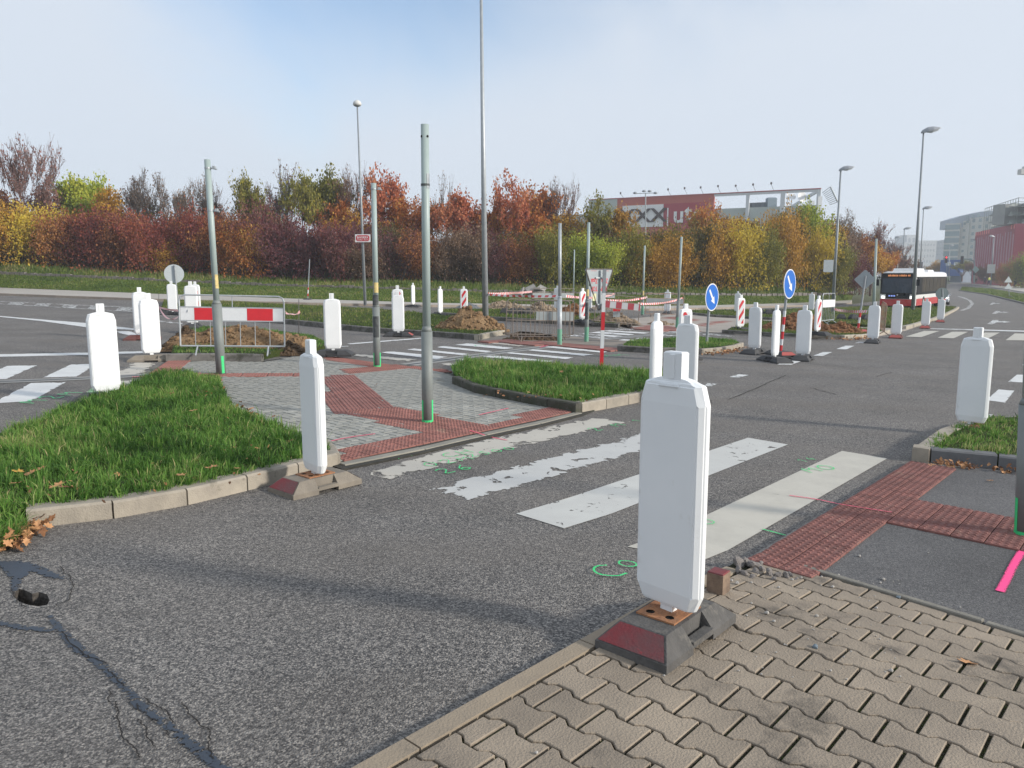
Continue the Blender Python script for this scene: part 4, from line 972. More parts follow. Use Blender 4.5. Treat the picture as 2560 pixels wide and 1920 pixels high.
# ================================================================ VEGETATION
def mesh_np(name, V, Fq, m, attr=None, attname='tone'):
    me = bpy.data.meshes.new(name); nf, k = Fq.shape
    me.vertices.add(len(V)); me.vertices.foreach_set('co', V.astype(np.float32).ravel())
    me.loops.add(nf * k); me.loops.foreach_set('vertex_index', Fq.astype(np.int32).ravel())
    me.polygons.add(nf); me.polygons.foreach_set('loop_start', np.arange(0, nf * k, k, dtype=np.int32))
    me.polygons.foreach_set('loop_total', np.full(nf, k, dtype=np.int32))
    me.update(calc_edges=True)
    if attr is not None: a = me.attributes.new(attname, 'FLOAT', 'POINT'); a.data.foreach_set('value', attr.astype(np.float32))
    if m: me.materials.append(m)
    return me
GRASS = leaf_mat('grass_blade', [(0.030, 0.075, 0.014), (0.068, 0.165, 0.028), (0.115, 0.25, 0.042), (0.21, 0.34, 0.075), (0.42, 0.38, 0.18)], 0.35, 0.9)
GRASS_F = leaf_mat('grass_blade_far', [(0.05, 0.085, 0.015), (0.085, 0.14, 0.022), (0.12, 0.18, 0.03), (0.19, 0.21, 0.06), (0.30, 0.25, 0.12)], 0.30, 0.25)
def grass(poly, n, hgt, wid, h0, label, parent=None, m=None, lean=0.5, seg=2, dry=0.06, zf=None, name='grass', edge_h=1.0):
    x0, y0 = min(p[0] for p in poly), min(p[1] for p in poly); x1, y1 = max(p[0] for p in poly), max(p[1] for p in poly)
    X = np.empty(0); Y = np.empty(0)
    while len(X) < n:
        x = rng.uniform(x0, x1, n * 2); y = rng.uniform(y0, y1, n * 2); k = inpoly_np(x, y, poly); X = np.append(X, x[k]); Y = np.append(Y, y[k])
    X = X[:n]; Y = Y[:n]; Z = gz_np(X, Y) + h0 if zf is None else zf(X, Y)
    clump = np.sin(X * 3.1 + 1.3 * np.sin(Y * 2.3)) * np.sin(Y * 2.7 + 1.1 * np.sin(X * 1.9)); clump2 = np.sin(X * 9.1 + Y * 4) * np.sin(Y * 8.3 - X * 3)
    H = hgt * rng.uniform(0.45, 1.25, n) * (1 + 0.35 * clump + 0.2 * clump2); Wd = wid * rng.uniform(0.6, 1.3, n)
    a = rng.uniform(0, 2 * np.pi, n); ld = rng.uniform(0, 2 * np.pi, n); ln = np.abs(rng.normal(0, lean, n)) * H; ctone = 0
    if seg == 2:      # blades stand in tufts that lean apart
        nc = max(8, n // 26); ci = rng.integers(0, nc, n); cx = X[:nc][ci]; cy = Y[:nc][ci]; rr_ = np.abs(rng.normal(0, .028, n)); aa = rng.uniform(0, 2 * np.pi, n); X2 = cx + np.cos(aa) * rr_; Y2 = cy + np.sin(aa) * rr_
        k = inpoly_np(X2, Y2, poly) & (rng.uniform(0, 1, n) < .78); X = np.where(k, X2, X); Y = np.where(k, Y2, Y); Z = gz_np(X, Y) + h0; cd = rng.uniform(0, 2 * np.pi, nc)[ci]
        ld = np.where(k, np.arctan2(np.sin(aa) + .9 * np.sin(cd), np.cos(aa) + .9 * np.cos(cd)), ld); ch = rng.uniform(.6, 1.5, nc)[ci]; H = np.where(k, H * ch, H * .7); ln = np.abs(rng.normal(0, lean + .25, n)) * H; ctone = np.where(k, rng.normal(0, .16, nc)[ci], 0)
    dx, dy = np.cos(a) * Wd / 2, np.sin(a) * Wd / 2; lx, ly = np.cos(ld) * ln, np.sin(ld) * ln
    tone = np.clip(rng.normal(0.42, 0.18, n) + 0.12 * clump + ctone, 0, 0.85); tone = np.where(rng.uniform(0, 1, n) < dry, rng.uniform(.9, 1.3, n), tone)
    if seg == 2:
        V = np.stack([np.stack([X - dx, Y - dy, Z - .01], 1), np.stack([X + dx, Y + dy, Z - .01], 1), np.stack([X + dx * .8 + lx * .35, Y + dy * .8 + ly * .35, Z + H * .6], 1), np.stack([X - dx * .8 + lx * .35, Y - dy * .8 + ly * .35, Z + H * .6], 1),
                      np.stack([X + dx * .3 + lx, Y + dy * .3 + ly, Z + H * (1 - .25 * ln / H)], 1), np.stack([X - dx * .1 + lx, Y - dy * .1 + ly, Z + H * (1 - .25 * ln / H)], 1)], 1).reshape(-1, 3)
        i = np.arange(n)[:, None] * 6; Fq = np.concatenate([i + np.array([[0, 1, 2, 3]]), i + np.array([[3, 2, 4, 5]])]); t = np.repeat(tone, 6)
    else:
        V = np.stack([np.stack([X - dx, Y - dy, Z - .01], 1), np.stack([X + dx, Y + dy, Z - .01], 1), np.stack([X + lx, Y + ly, Z + H], 1)], 1).reshape(-1, 3)
        Fq = np.arange(n * 3).reshape(-1, 3); t = np.repeat(tone, 3)
    o = link(name, mesh_np(name, V, Fq, m or GRASS, t), parent); o['kind'] = 'stuff'
    if label and parent is None: tag(o, label, 'grass')
    return o
grass(inset(g1, 0.07), 66000, 0.075, 0.007, 0.11, 'tall green grass on the left bed behind the pale kerb, dotted with brown leaves')
grass(px_poly([(-120, 1420), (0, 1384), (40, 1362), (62, 1335), (66, 1298), (0, 1298), (-120, 1330)]), 4200, .10, .008, .03, 'ragged grass hanging over the road left of the long kerb stone')
grass(inset(g2, 0.06), 32000, 0.09, 0.008, 0.12, 'bright green grass on the wedge bed between paving and crossing')
grass(inset(g7, 0.07), 20000, 0.06, 0.008, 0.12, 'yellowish green grass on the bed at the right edge')
grass(inset(g3, 0.12), 9000, 0.07, 0.014, 0.12, 'grass around the dirt heap behind the red and white barrier', seg=1)
grass(inset(gm1, 0.12), 15000, 0.08, 0.03, 0.13, 'grass strip along the median on the far side of the left road', m=GRASS_F, seg=1)
grass(inset(gm2, 0.12), 6000, 0.08, 0.04, 0.13, 'thin grass strip on the far median with the dug soil', m=GRASS_F, seg=1)
grass(inset(gs, 0.12), 6000, 0.07, 0.016, 0.12, 'grass on the little kerbed island round the blue sign', seg=1)
grass(inset(ga, 0.2), 22000, 0.08, 0.05, 0.12, 'long lawn in front of the red and white bus', m=GRASS_F, seg=1)
grass(inset(gb, 0.12), 6000, 0.08, 0.03, 0.11, 'grass strip beside the right dirt heap', m=GRASS_F, seg=1)
grass(inset(gr, 0.2), 9000, 0.12, 0.12, 0.10, 'grass median along the far right road', m=GRASS_F, seg=1)
# bank grass: tufts placed by bank parameters
def bank_grass(n):
    S_ = rng.uniform(0, 1, n); T_ = rng.uniform(0.01, 1.15, n); gx = np.empty((n, 3)); 
    G = np.array([[tuple(bank_pt(i / 80, j / 20 * 1.2)) for j in range(21)] for i in range(81)])
    fi = S_ * 80; fj = T_ / 1.2 * 20; i0 = np.minimum(fi.astype(int), 79); j0 = np.minimum(fj.astype(int), 19); a = (fi - i0)[:, None]; b_ = (fj - j0)[:, None]
    Pn = G[i0, j0] * (1 - a) * (1 - b_) + G[i0 + 1, j0] * a * (1 - b_) + G[i0, j0 + 1] * (1 - a) * b_ + G[i0 + 1, j0 + 1] * a * b_
    X, Y, Z = Pn[:, 0], Pn[:, 1], Pn[:, 2]; up = np.clip((T_ - 0.72) / 0.3, 0, 1)
    H = (0.09 + 0.18 * up) * rng.uniform(.4, 1.3, n); Wd = rng.uniform(.05, .12, n); ang = rng.uniform(0, 2 * np.pi, n); dx, dy = np.cos(ang) * Wd / 2, np.sin(ang) * Wd / 2; lx, ly = rng.normal(0, .04, n), rng.normal(0, .04, n)
    V = np.stack([np.stack([X - dx, Y - dy, Z - .02], 1), np.stack([X + dx, Y + dy, Z - .02], 1), np.stack([X + lx, Y + ly, Z + H], 1)], 1).reshape(-1, 3)
    tone = np.clip(rng.normal(.45, .25, n) + 0.15 * up, 0, 1.3); o = link('grass', mesh_np('grass', V, np.arange(n * 3).reshape(-1, 3), GRASS_F, np.repeat(tone, 3)), None)
    tag(o, 'grass bank running along the whole foot of the thicket', 'grass', None, 'stuff')
bank_grass(60000)

# ---- leaves lying about
LEAFB = [mat('dead_leaf_brown', (0.24, 0.11, 0.045), .8, (0.16, 0.07, 0.03), 30, 1), mat('dead_leaf_tan', (0.50, 0.27, 0.13), .8, (0.38, 0.19, 0.08), 30, 1), mat('dead_leaf_yellow', (0.55, 0.33, 0.06), .8, (0.4, 0.22, 0.05), 30, 1)]
def leaf_shape():
    pts = [(0, -1), (.35, -.55), (.75, -.45), (.5, -.1), (.85, .3), (.4, .3), (.25, .75), (0, 1), (-.25, .7), (-.4, .3), (-.85, .25), (-.5, -.1), (-.7, -.5), (-.3, -.55)]
    b = MB(); b.v = [(x * .04, y * .05, .012 * (x * x + .4 * y * y) + random.uniform(-.004, .004)) for x, y in pts] + [(0, 0, 0)]
    for i in range(len(pts)): b.face((i, (i + 1) % len(pts), len(pts)))
    return b
leaf_me = []
for m_ in LEAFB:
    for _ in range(2): leaf_me.append(leaf_shape().mesh('leaf', m_))
def pile(name, pts_px, h, n, label, spread=0.0, size=1.0, ms=(0, 1)):
    """heap of dead leaves swept along a line: one mass"""
    p = [xy(*q, h) for q in pts_px]; b = MB(); mats = LEAFB
    for k in range(n):
        t = random.random() * (len(p) - 1); i = int(t); t -= i; x = p[i][0] + (p[i + 1][0] - p[i][0]) * t + random.gauss(0, spread); y = p[i][1] + (p[i + 1][1] - p[i][1]) * t + random.gauss(0, spread)
        s = leaf_shape(); M = Matrix.Translation((x, y, gz(x, y) + h + .01 + abs(random.gauss(0, .03)) * size)) @ Matrix.Rotation(random.uniform(0, 6.28), 4, 'Z') @ Matrix.Rotation(random.gauss(0, .6), 4, 'X') @ Matrix.Rotation(random.gauss(0, .6), 4, 'Y') @ Matrix.Scale(random.uniform(.5, .9) * size, 4)
        b.mi = random.choice(ms); b.add([tuple(M @ Vector(v)) for v in s.v], s.f)
    o = b.build(name, mats, None, fix=False); tag(o, label, 'leaves', None, 'stuff')
pile('leaf_pile', [(60, 1215), (160, 1225), (330, 1215), (520, 1175), (640, 1130)], 0.14, 46, 'small brown and tan leaves sprinkled through the left grass near its kerb', .28, .55, (0, 1))
pile('leaf_pile', [(330, 990), (480, 990), (560, 1000), (620, 1080)], 0.14, 30, 'few brown leaves sprinkled in the upper half of the left grass', .3, .6, (0, 1))
pile('leaf_pile', [(1180, 985), (1320, 990), (1420, 1000), (1500, 985)], 0.16, 24, 'few brown leaves at the front of the wedge shaped grass bed', .15, .6, (0, 1))
pile('leaf_pile', [(0, 1385), (40, 1362), (75, 1335), (105, 1318)], 0.01, 90, 'brown dead leaves heaped against the end of the left kerb', .05, 1.0)
pile('leaf_pile', [(2340, 1163), (2400, 1170), (2430, 1172)], 0.03, 60, 'rust brown leaves gathered at the kerb beside the red tiles', .04, .8)
pile('leaf_pile', [(2490, 1178), (2560, 1186)], 0.03, 26, 'few dead leaves under the blue grey kerb at the right edge', .03, .8)
pile('leaf_pile', [(1770, 888), (1830, 882), (1858, 872)], 0.0, 110, 'reddish leaves and weeds along the tip of the small sign island', .10, 1.2)
pile('leaf_pile', [(580, 1015), (600, 1040), (640, 1040)], 0.05, 40, 'dead leaves lying between the left grass and the grey paving', .08, .9)
pile('leaf_pile', [(2080, 850), (2150, 850), (2180, 845)], 0.0, 70, 'brown leaves and crumbs along the kerb of the right dirt strip', .15, 1.5)
kk = 0
def fallen(px, py, h, size, mi, label):
    x, y = xy(px, py, h); o = link('leaf', random.choice(leaf_me[mi * 2:mi * 2 + 2]), None, (x, y, gz(x, y) + h + .006), (random.gauss(0, .25), random.gauss(0, .25), random.uniform(0, 6)))
    o.scale = (size,) * 3; tag(o, label, 'leaf', 'single fallen leaves')
for a in [(2418, 1660, .03, 1.0, 1, 'orange brown leaf lying on the beige pavers at the right'), (472, 1068, .17, 1.2, 0, 'russet leaf in the middle of the left grass'), (530, 1170, .17, 1.2, 1, 'pale tan leaf in the left grass near the kerb'), (483, 1028, .17, 1.2, 1, 'light tan leaf caught high in the left grass'),
          (592, 1173, .16, .8, 1, 'small curled leaf close above the left kerb'), (725, 1105, .16, .9, 0, 'brown leaf in grass beside the second white beacon'), (75, 1185, .17, 1.1, 1, 'tan leaf in left grass near the picture edge'), (165, 1220, .17, 1.3, 0, 'large brown leaf among grass above the long kerb stone'),
          (100, 1175, .17, 1.1, 1, 'curled pale brown leaf in the grass at the left'), (145, 1215, .17, 1.2, 1, 'crumpled tan leaf next to the large brown one'), (45, 1180, .17, 1.0, 2, 'yellow leaf in the grass by the left picture edge'), (40, 1210, .17, 1.0, 1, 'tan leaf low in the grass by the left picture edge'),
          (452, 1190, .17, 1.2, 1, 'two lobed brown leaf at the grass edge over the kerb'), (2475, 1203, .035, .7, 1, 'tiny tan leaf on the dark footway by the signal post'), (2325, 1168, .03, .9, 1, 'tan leaf at the corner of the blue grey kerb'), (1404, 930, .18, 1.0, 1, 'whitish leaf on the wedge shaped grass bed'),
          (684, 1042, .055, .8, 0, 'dark curled leaf on the grey paving'), (940, 963, .055, 1.0, 0, 'brown leaf on the grey paving beyond the ridged tiles')]: fallen(*a)

# ---- stones on the paving
STONE = mat('pebble_pale', (0.42, 0.40, 0.37), .9, (0.30, 0.28, 0.26), 30, .8, .5, 60); STONEB = mat('pebble_blue', (0.20, 0.25, 0.29), .8, (0.14, 0.18, 0.21), 30, .8, .5, 60); RUB = mat('mortar_rubble', (0.36, 0.33, 0.31), .95, (0.20, 0.18, 0.17), 12, 1, .8, 50)
def rock_mesh(seed, m, squash=.7):
    r = random.Random(seed); bm = bmesh.new(); bmesh.ops.create_icosphere(bm, subdivisions=2, radius=1)
    for v in bm.verts:
        k = 1 + .18 * math.sin(v.co.x * 3 + seed) + .14 * math.sin(v.co.y * 4 + seed * 2) + r.uniform(-.08, .08); v.co *= k; v.co.z *= squash
    me = bpy.data.meshes.new('stone'); bm.to_mesh(me); bm.free(); me.materials.append(m); return me
rocks = [rock_mesh(i, STONE) for i in range(3)]; rockb = rock_mesh(9, STONEB); rubs = [rock_mesh(20 + i, RUB, .8) for i in range(4)]
def pebble(px, py, r, me, h=.12, label=None, grp='pebbles scattered on the beige paving'):
    x, y = xy(px, py, .03); hh = hp(x, y) if h > .1 else h
    x, y = xy(px, py, hh); o = link('pebble', me, None, (x, y, gz(x, y) + hh + r * .55), (0, 0, random.uniform(0, 6))); o.scale = (r, r * random.uniform(.7, 1.1), r * .9)
    tag(o, label or 'pale pebble lying on the beige paving', 'pebble', grp)
pebble(2037, 1620, .014, rockb, .12, 'blue grey rounded pebble on the beige pavers right of the nearest beacon'); pebble(2246, 1496, .012, rockb, .12, 'small blue pebble at the thin concrete divider')
pebble(1842, 1461, .014, rocks[0], .12, 'largest pale pebble, beside the broken mortar near the red post stub'); pebble(2042, 1543, .012, rocks[1], .12, 'pale pebble halfway between the nearest beacon and the thin divider')
pebble(2148, 1392, .011, rocks[2], .03, 'pale pebble on the dark footway right of the red tile strip', 'stones on the dark footway'); pebble(2208, 1450, .012, rocks[0], .03, 'pebble on the dark footway close to the thin divider', 'stones on the dark footway')
b = MB()
for (x, y, r, h) in [(1828, 1453, .009, 1), (1878, 1458, .008, 1), (1916, 1535, .012, 1), (1934, 1555, .009, 1), (2081, 1469, .010, 1), (2190, 1522, .009, 1), (2227, 1679, .010, 1), (2095, 1440, .010, 1), (2053, 1443, .007, 1), (1980, 1451, .009, 1), (2002, 1446, .009, 1), (1878, 1510, .007, 1), (1866, 1540, .006, 1), (1946, 1470, .008, 1), (2076, 1678, .006, 1), (1340, 1884, .007, 1), (2145, 1455, .008, 1), (1660, 1690, .005, 1), (2300, 1560, .006, 1), (2200, 1458, .008, 0), (2095, 1441, .009, 0), (2400, 1520, .006, 0), (2320, 1383, .006, 0), (2130, 1470, .007, 0)] + [(random.uniform(1840, 2250), random.uniform(1450, 1700), random.uniform(.002, .005), 1) for _ in range(60)] + [(random.uniform(1950, 2500), random.uniform(1250, 1520), random.uniform(.002, .004), 0) for _ in range(25)]:
    q = P(x, y, .03); hh = hp(q.x, q.y) if h else .03; q = P(x, y, hh); me = rocks[0]
    if h == 0 and not inpoly((q.x, q.y), px_poly(FW, .03)): continue
    b.add([(q.x + v.co.x * r, q.y + v.co.y * r * .8, gz(q.x, q.y) + hh + r * .5 + v.co.z * r) for v in me.vertices], [tuple(p.vertices) for p in me.polygons])
tag(b.build('gravel', STONE, None, fix=False), 'loose pale grit and small stones scattered over beige pavers and dark footway', 'gravel', None, 'stuff')
# broken mortar at the corner where kerb, tiles and paving meet
rb = thing('mortar_rubble', 'heap of broken grey mortar where kerb, red tiles and beige pavers meet', 'rubble', P(1900, 1432, .03))
for (x, y, r) in [(1850, 1412, .045), (1868, 1410, .04), (1885, 1418, .045), (1905, 1428, .03), (1845, 1430, .03), (1860, 1437, .028), (1890, 1433, .025), (1925, 1438, .035), (1945, 1442, .03), (1935, 1450, .022), (1965, 1444, .028), (1975, 1440, .022), (1905, 1412, .02), (1990, 1450, .014), (1880, 1445, .018)]:
    p = P(x, y, .03); q = link('chunk', random.choice(rubs), rb, Vector((p.x, p.y, gz(p.x, p.y) + hp(p.x, p.y) + r * .2)) - rb.location, (random.uniform(0, 6), random.uniform(0, 1), random.uniform(0, 6))); q.scale = (r, r * .8, r * .6)

# ---- woody plants
BARK = mat('bark', (0.11, 0.085, 0.07), .95, (0.06, 0.048, 0.04), 4, 1, .5, 30)
BARK_G = mat('bark_grey', (0.20, 0.175, 0.155), .95, (0.11, 0.095, 0.085), 4, 1, .5, 30)
BARK_R = mat('bark_redbrown', (0.16, 0.09, 0.075), .95, (0.09, 0.055, 0.05), 4, 1, .3, 30)
def branch_skel(rnd, levels, spread, up, n0, l0, trunk_h, shrub=False):
    """list of (p0, p1, r0, r1) and tip positions in a plant about 1 high"""
    segs = []; tips = []
    def grow(p, d, L, r, lv):
        n = 3; q = p
        for i in range(n):
            d2 = (d + Vector((rnd.gauss(0, .14), rnd.gauss(0, .14), rnd.gauss(0, .08) + up * .06))).normalized(); e = q + d2 * (L / n); r2 = r * (1 - .22 * (i + 1))
            segs.append((q, e, r * (1 - .22 * i), r2)); q = e; d = d2
            if lv > 0 and (i > 0 or lv < levels - 1 or shrub):
                for _ in range(rnd.choice((1, 2)) if lv > 1 else 2):
                    a = rnd.uniform(0, 6.28); s = Vector((math.cos(a), math.sin(a), rnd.uniform(-.1, .5))); c = (d * (1 - spread) + s * spread + Vector((0, 0, up * .3))).normalized()
                    grow(q, c, L * rnd.uniform(.5, .78), r2 * .6, lv - 1)
            if lv <= 1: tips.append((q.copy(), lv))
        tips.append((q.copy(), lv))
    if shrub:
        for i in range(n0):
            a = rnd.uniform(0, 6.28); d = Vector((math.cos(a) * rnd.uniform(.1, .9), math.sin(a) * rnd.uniform(.1, .9), 1)).normalized()
            grow(Vector((math.cos(a) * rnd.uniform(0, .25), math.sin(a) * rnd.uniform(0, .25), 0)), d, l0, .010, levels)
    else:
        segs.append((Vector((0, 0, -.02)), Vector((.01, 0, trunk_h)), .026, .020))
        q = Vector((.01, 0, trunk_h))
        for i in range(n0):
            a = 6.28 * i / n0 + rnd.uniform(-.4, .4); d = Vector((math.cos(a) * spread, math.sin(a) * spread, 1)).normalized(); grow(q, d, l0 * rnd.uniform(.85, 1.1), .013, levels)
        grow(q, Vector((0, 0, 1)), l0 * 1.15, .015, levels)
    return segs, tips
def wood_mesh(segs, m, rmin=.0012):
    b = MB()
    for (p, q, r0, r1) in segs: b.tube(p, q, max(r0, rmin), max(r1, rmin), 5 if r0 > .008 else 3, cap=False)
    return b.mesh('trunk', m)
def leaf_cloud(rnd_seed, tips, n, size, spread, m, low=0.0, droop=0.3):
    g = np.random.default_rng(rnd_seed); T = np.array([tuple(t[0]) for t in tips]); idx = g.integers(0, len(T), n)
    C = T[idx] + g.normal(0, spread, (n, 3)) * np.array([1, 1, .8]); C[:, 2] = np.where(C[:, 2] < low, low + g.uniform(0, .12, n), C[:, 2])
    a = g.normal(0, 1, (n, 3)); a /= np.linalg.norm(a, axis=1)[:, None]; b_ = g.normal(0, 1, (n, 3)); b_[:, 2] -= droop; b_ -= (b_ * a).sum(1)[:, None] * a; b_ /= np.linalg.norm(b_, axis=1)[:, None]
    s = size * g.uniform(.55, 1.35, n)[:, None]; u = a * s * .5; v = b_ * s
    V = np.stack([C - v * .5, C + u * .9, C + v * .6, C - u * .9], 1).reshape(-1, 3); t = np.clip(g.uniform(0, 1, len(T))[idx] * .5 + g.uniform(0, .6, n), 0, 1)
    return mesh_np('crown', V, np.arange(n * 4).reshape(-1, 4), m, np.repeat(t, 4))
LM = {
 'crimson': leaf_mat('leaf_crimson', [(0.105, 0.027, 0.030), (0.195, 0.045, 0.042), (0.300, 0.083, 0.053), (0.390, 0.150, 0.060)]),
 'maroon': leaf_mat('leaf_maroon', [(0.075, 0.030, 0.039), (0.135, 0.042, 0.053), (0.195, 0.068, 0.068), (0.240, 0.120, 0.075)]),
 'russet': leaf_mat('leaf_russet', [(0.135, 0.045, 0.027), (0.255, 0.090, 0.038), (0.390, 0.165, 0.053), (0.495, 0.255, 0.075)]),
 'orange': leaf_mat('leaf_orange', [(0.199, 0.062, 0.021), (0.386, 0.124, 0.036), (0.538, 0.211, 0.056), (0.468, 0.298, 0.070)]),
 'coral': leaf_mat('leaf_coral', [(0.304, 0.074, 0.042), (0.491, 0.149, 0.070), (0.562, 0.236, 0.112), (0.468, 0.174, 0.070)]),
 'amber': leaf_mat('leaf_amber', [(0.150, 0.083, 0.018), (0.360, 0.195, 0.030), (0.570, 0.330, 0.045), (0.450, 0.240, 0.045)]),
 'gold': leaf_mat('leaf_gold', [(0.230, 0.176, 0.022), (0.459, 0.338, 0.039), (0.637, 0.487, 0.054), (0.535, 0.405, 0.061)]),
 'olive': leaf_mat('leaf_olive', [(0.075, 0.083, 0.018), (0.165, 0.165, 0.030), (0.270, 0.255, 0.045), (0.390, 0.315, 0.053)]),
 'green': leaf_mat('leaf_green', [(0.090, 0.135, 0.018), (0.195, 0.270, 0.030), (0.360, 0.420, 0.045), (0.450, 0.450, 0.060)]),
 'darkolive': leaf_mat('leaf_darkolive', [(0.045, 0.048, 0.018), (0.090, 0.087, 0.024), (0.180, 0.150, 0.038), (0.330, 0.255, 0.045)]),
 'brown': leaf_mat('leaf_brown', [(0.105, 0.068, 0.045), (0.180, 0.112, 0.075), (0.255, 0.165, 0.105), (0.300, 0.195, 0.120)]),
 'mauve': leaf_mat('leaf_mauve', [(0.180, 0.090, 0.083), (0.270, 0.135, 0.120), (0.360, 0.195, 0.165), (0.330, 0.195, 0.135)]),
}
PROTO = {}
def proto(kind, k):
    key = (kind, k)
    if key in PROTO: return PROTO[key]
    rnd = random.Random(100 + k * 7 + len(kind)); m0 = LM['olive']
    if kind == 'shrub':
        sg, tp = branch_skel(rnd, 2, .55, .5, 15, .52, 0, True); w = wood_mesh(sg, BARK)
        for _ in range(110):
            a = rnd.uniform(0, 6.28); r_ = rnd.uniform(.15, .75) ; tp.append((Vector((math.cos(a) * r_, math.sin(a) * r_, rnd.uniform(.02, .36))), 0))
        c = leaf_cloud(k, tp, 15000, .033, .07, m0, .01); hi_ = [t[0] for t in tp if t[0].z > .45]; st_ = []
        for _ in range(34):      # long shoots sticking out of the crown
            q = rnd.choice(hi_).copy(); d = Vector((rnd.gauss(0, .35), rnd.gauss(0, .35), 1)).normalized()
            for j in range(3): e = q + d * rnd.uniform(.05, .10); sg.append((q, e, .003, .002)); q = e; d = (d + Vector((rnd.gauss(0, .2), rnd.gauss(0, .2), 0))).normalized(); st_.append((q.copy(), 0))
        w = wood_mesh(sg, BARK); c2 = leaf_cloud(k + 50, st_, 700, .026, .018, m0, .01); bm = bmesh.new(); bm.from_mesh(c); bm.from_mesh(c2); bm.to_mesh(c); bm.free()
    elif kind == 'thinshrub': sg, tp = branch_skel(rnd, 2, .5, .6, 20, .55, 0, True); w = wood_mesh(sg, BARK, .0016); tp += [(Vector((math.cos(a_) * .45, math.sin(a_) * .45, rnd.uniform(.03, .35))), 0) for a_ in [rnd.uniform(0, 6.28) for _ in range(60)]]; c = leaf_cloud(k, tp, 5200, .030, .065, m0, .03)
    elif kind == 'tree': sg, tp = branch_skel(rnd, 3, .5, .5, 6, .32, .22); w = wood_mesh(sg, BARK); c = leaf_cloud(k, tp, 14000, .030, .045, m0)
    elif kind == 'sparse': sg, tp = branch_skel(rnd, 3, .5, .6, 6, .33, .22); w = wood_mesh(sg, BARK_R, .0016); c = leaf_cloud(k, tp, 4200, .028, .025, m0)
    elif kind == 'bare': sg, tp = branch_skel(rnd, 4, .40, .9, 7, .30, .14); w = wood_mesh(sg, BARK_R if k == 0 else BARK_G, .0013); c = leaf_cloud(k, tp, 1500, .016, .012, m0)
    elif kind == 'poplar': sg, tp = branch_skel(rnd, 3, .22, 1.3, 6, .36, .12); w = wood_mesh(sg, BARK_G, .0015); c = leaf_cloud(k, tp, 700, .018, .012, m0)
    zs = [v.co.z for v in w.vertices]; xs = [abs(v.co.x) for v in w.vertices] + [abs(v.co.y) for v in w.vertices]
    zmax = max(np.percentile([v.co.z for v in c.vertices], 99.5), .3); xmax = np.percentile([math.hypot(v.co.x, v.co.y) for v in c.vertices], 96)
    for me in (w, c):
        a = np.empty(len(me.vertices) * 3, np.float32); me.vertices.foreach_get('co', a); a = a.reshape(-1, 3); a /= np.array([xmax, xmax, zmax], np.float32); me.vertices.foreach_set('co', a.ravel()); me.update()
    PROTO[key] = (w, c); return PROTO[key]
def plant(kind, k, col, px, top, halfw, depth, foot_px, label, name='tree', cat='tree', bark=None, grp='trees and bushes of the roadside thicket', sink=0.0):
    """a plant whose trunk stands at pixel column px, `depth` metres ahead, reaching pixel row top; proto is 1 high, 1 in radius"""
    base = at(px, foot_px, depth); t = at(px, top, depth); H = t.z - base.z; Wd = halfw / F * depth
    w, c = proto(kind, k); o = thing(name, label, cat, base, random.uniform(0, 6.28), grp); o.scale = (Wd, Wd * random.uniform(.8, 1.0), H)
    tr = link('trunk', w, o); cr = link('crown', c, o)
    for ob, m_ in ((cr, LM[col]), (tr, bark)):
        if m_: ob.material_slots[0].link = 'OBJECT'; ob.material_slots[0].material = m_
    return o
def fy(px, back=0.0):
    f = foot_at(px); q = Vector((f.x, f.y, 0)).normalized(); return f
def thicket(kind, k, col, px, top, halfw, back, label, name='bush', cat='bush', **kw):
    f = foot_at(px - 0); d = f.y + back; z = f.z + .03 * back
    fpx = 960 - F * math.tan(math.atan2(z - EYE, d) + PITCH)
    return plant(kind, k, col, px, top, halfw, d, fpx, label, name, cat, **kw)
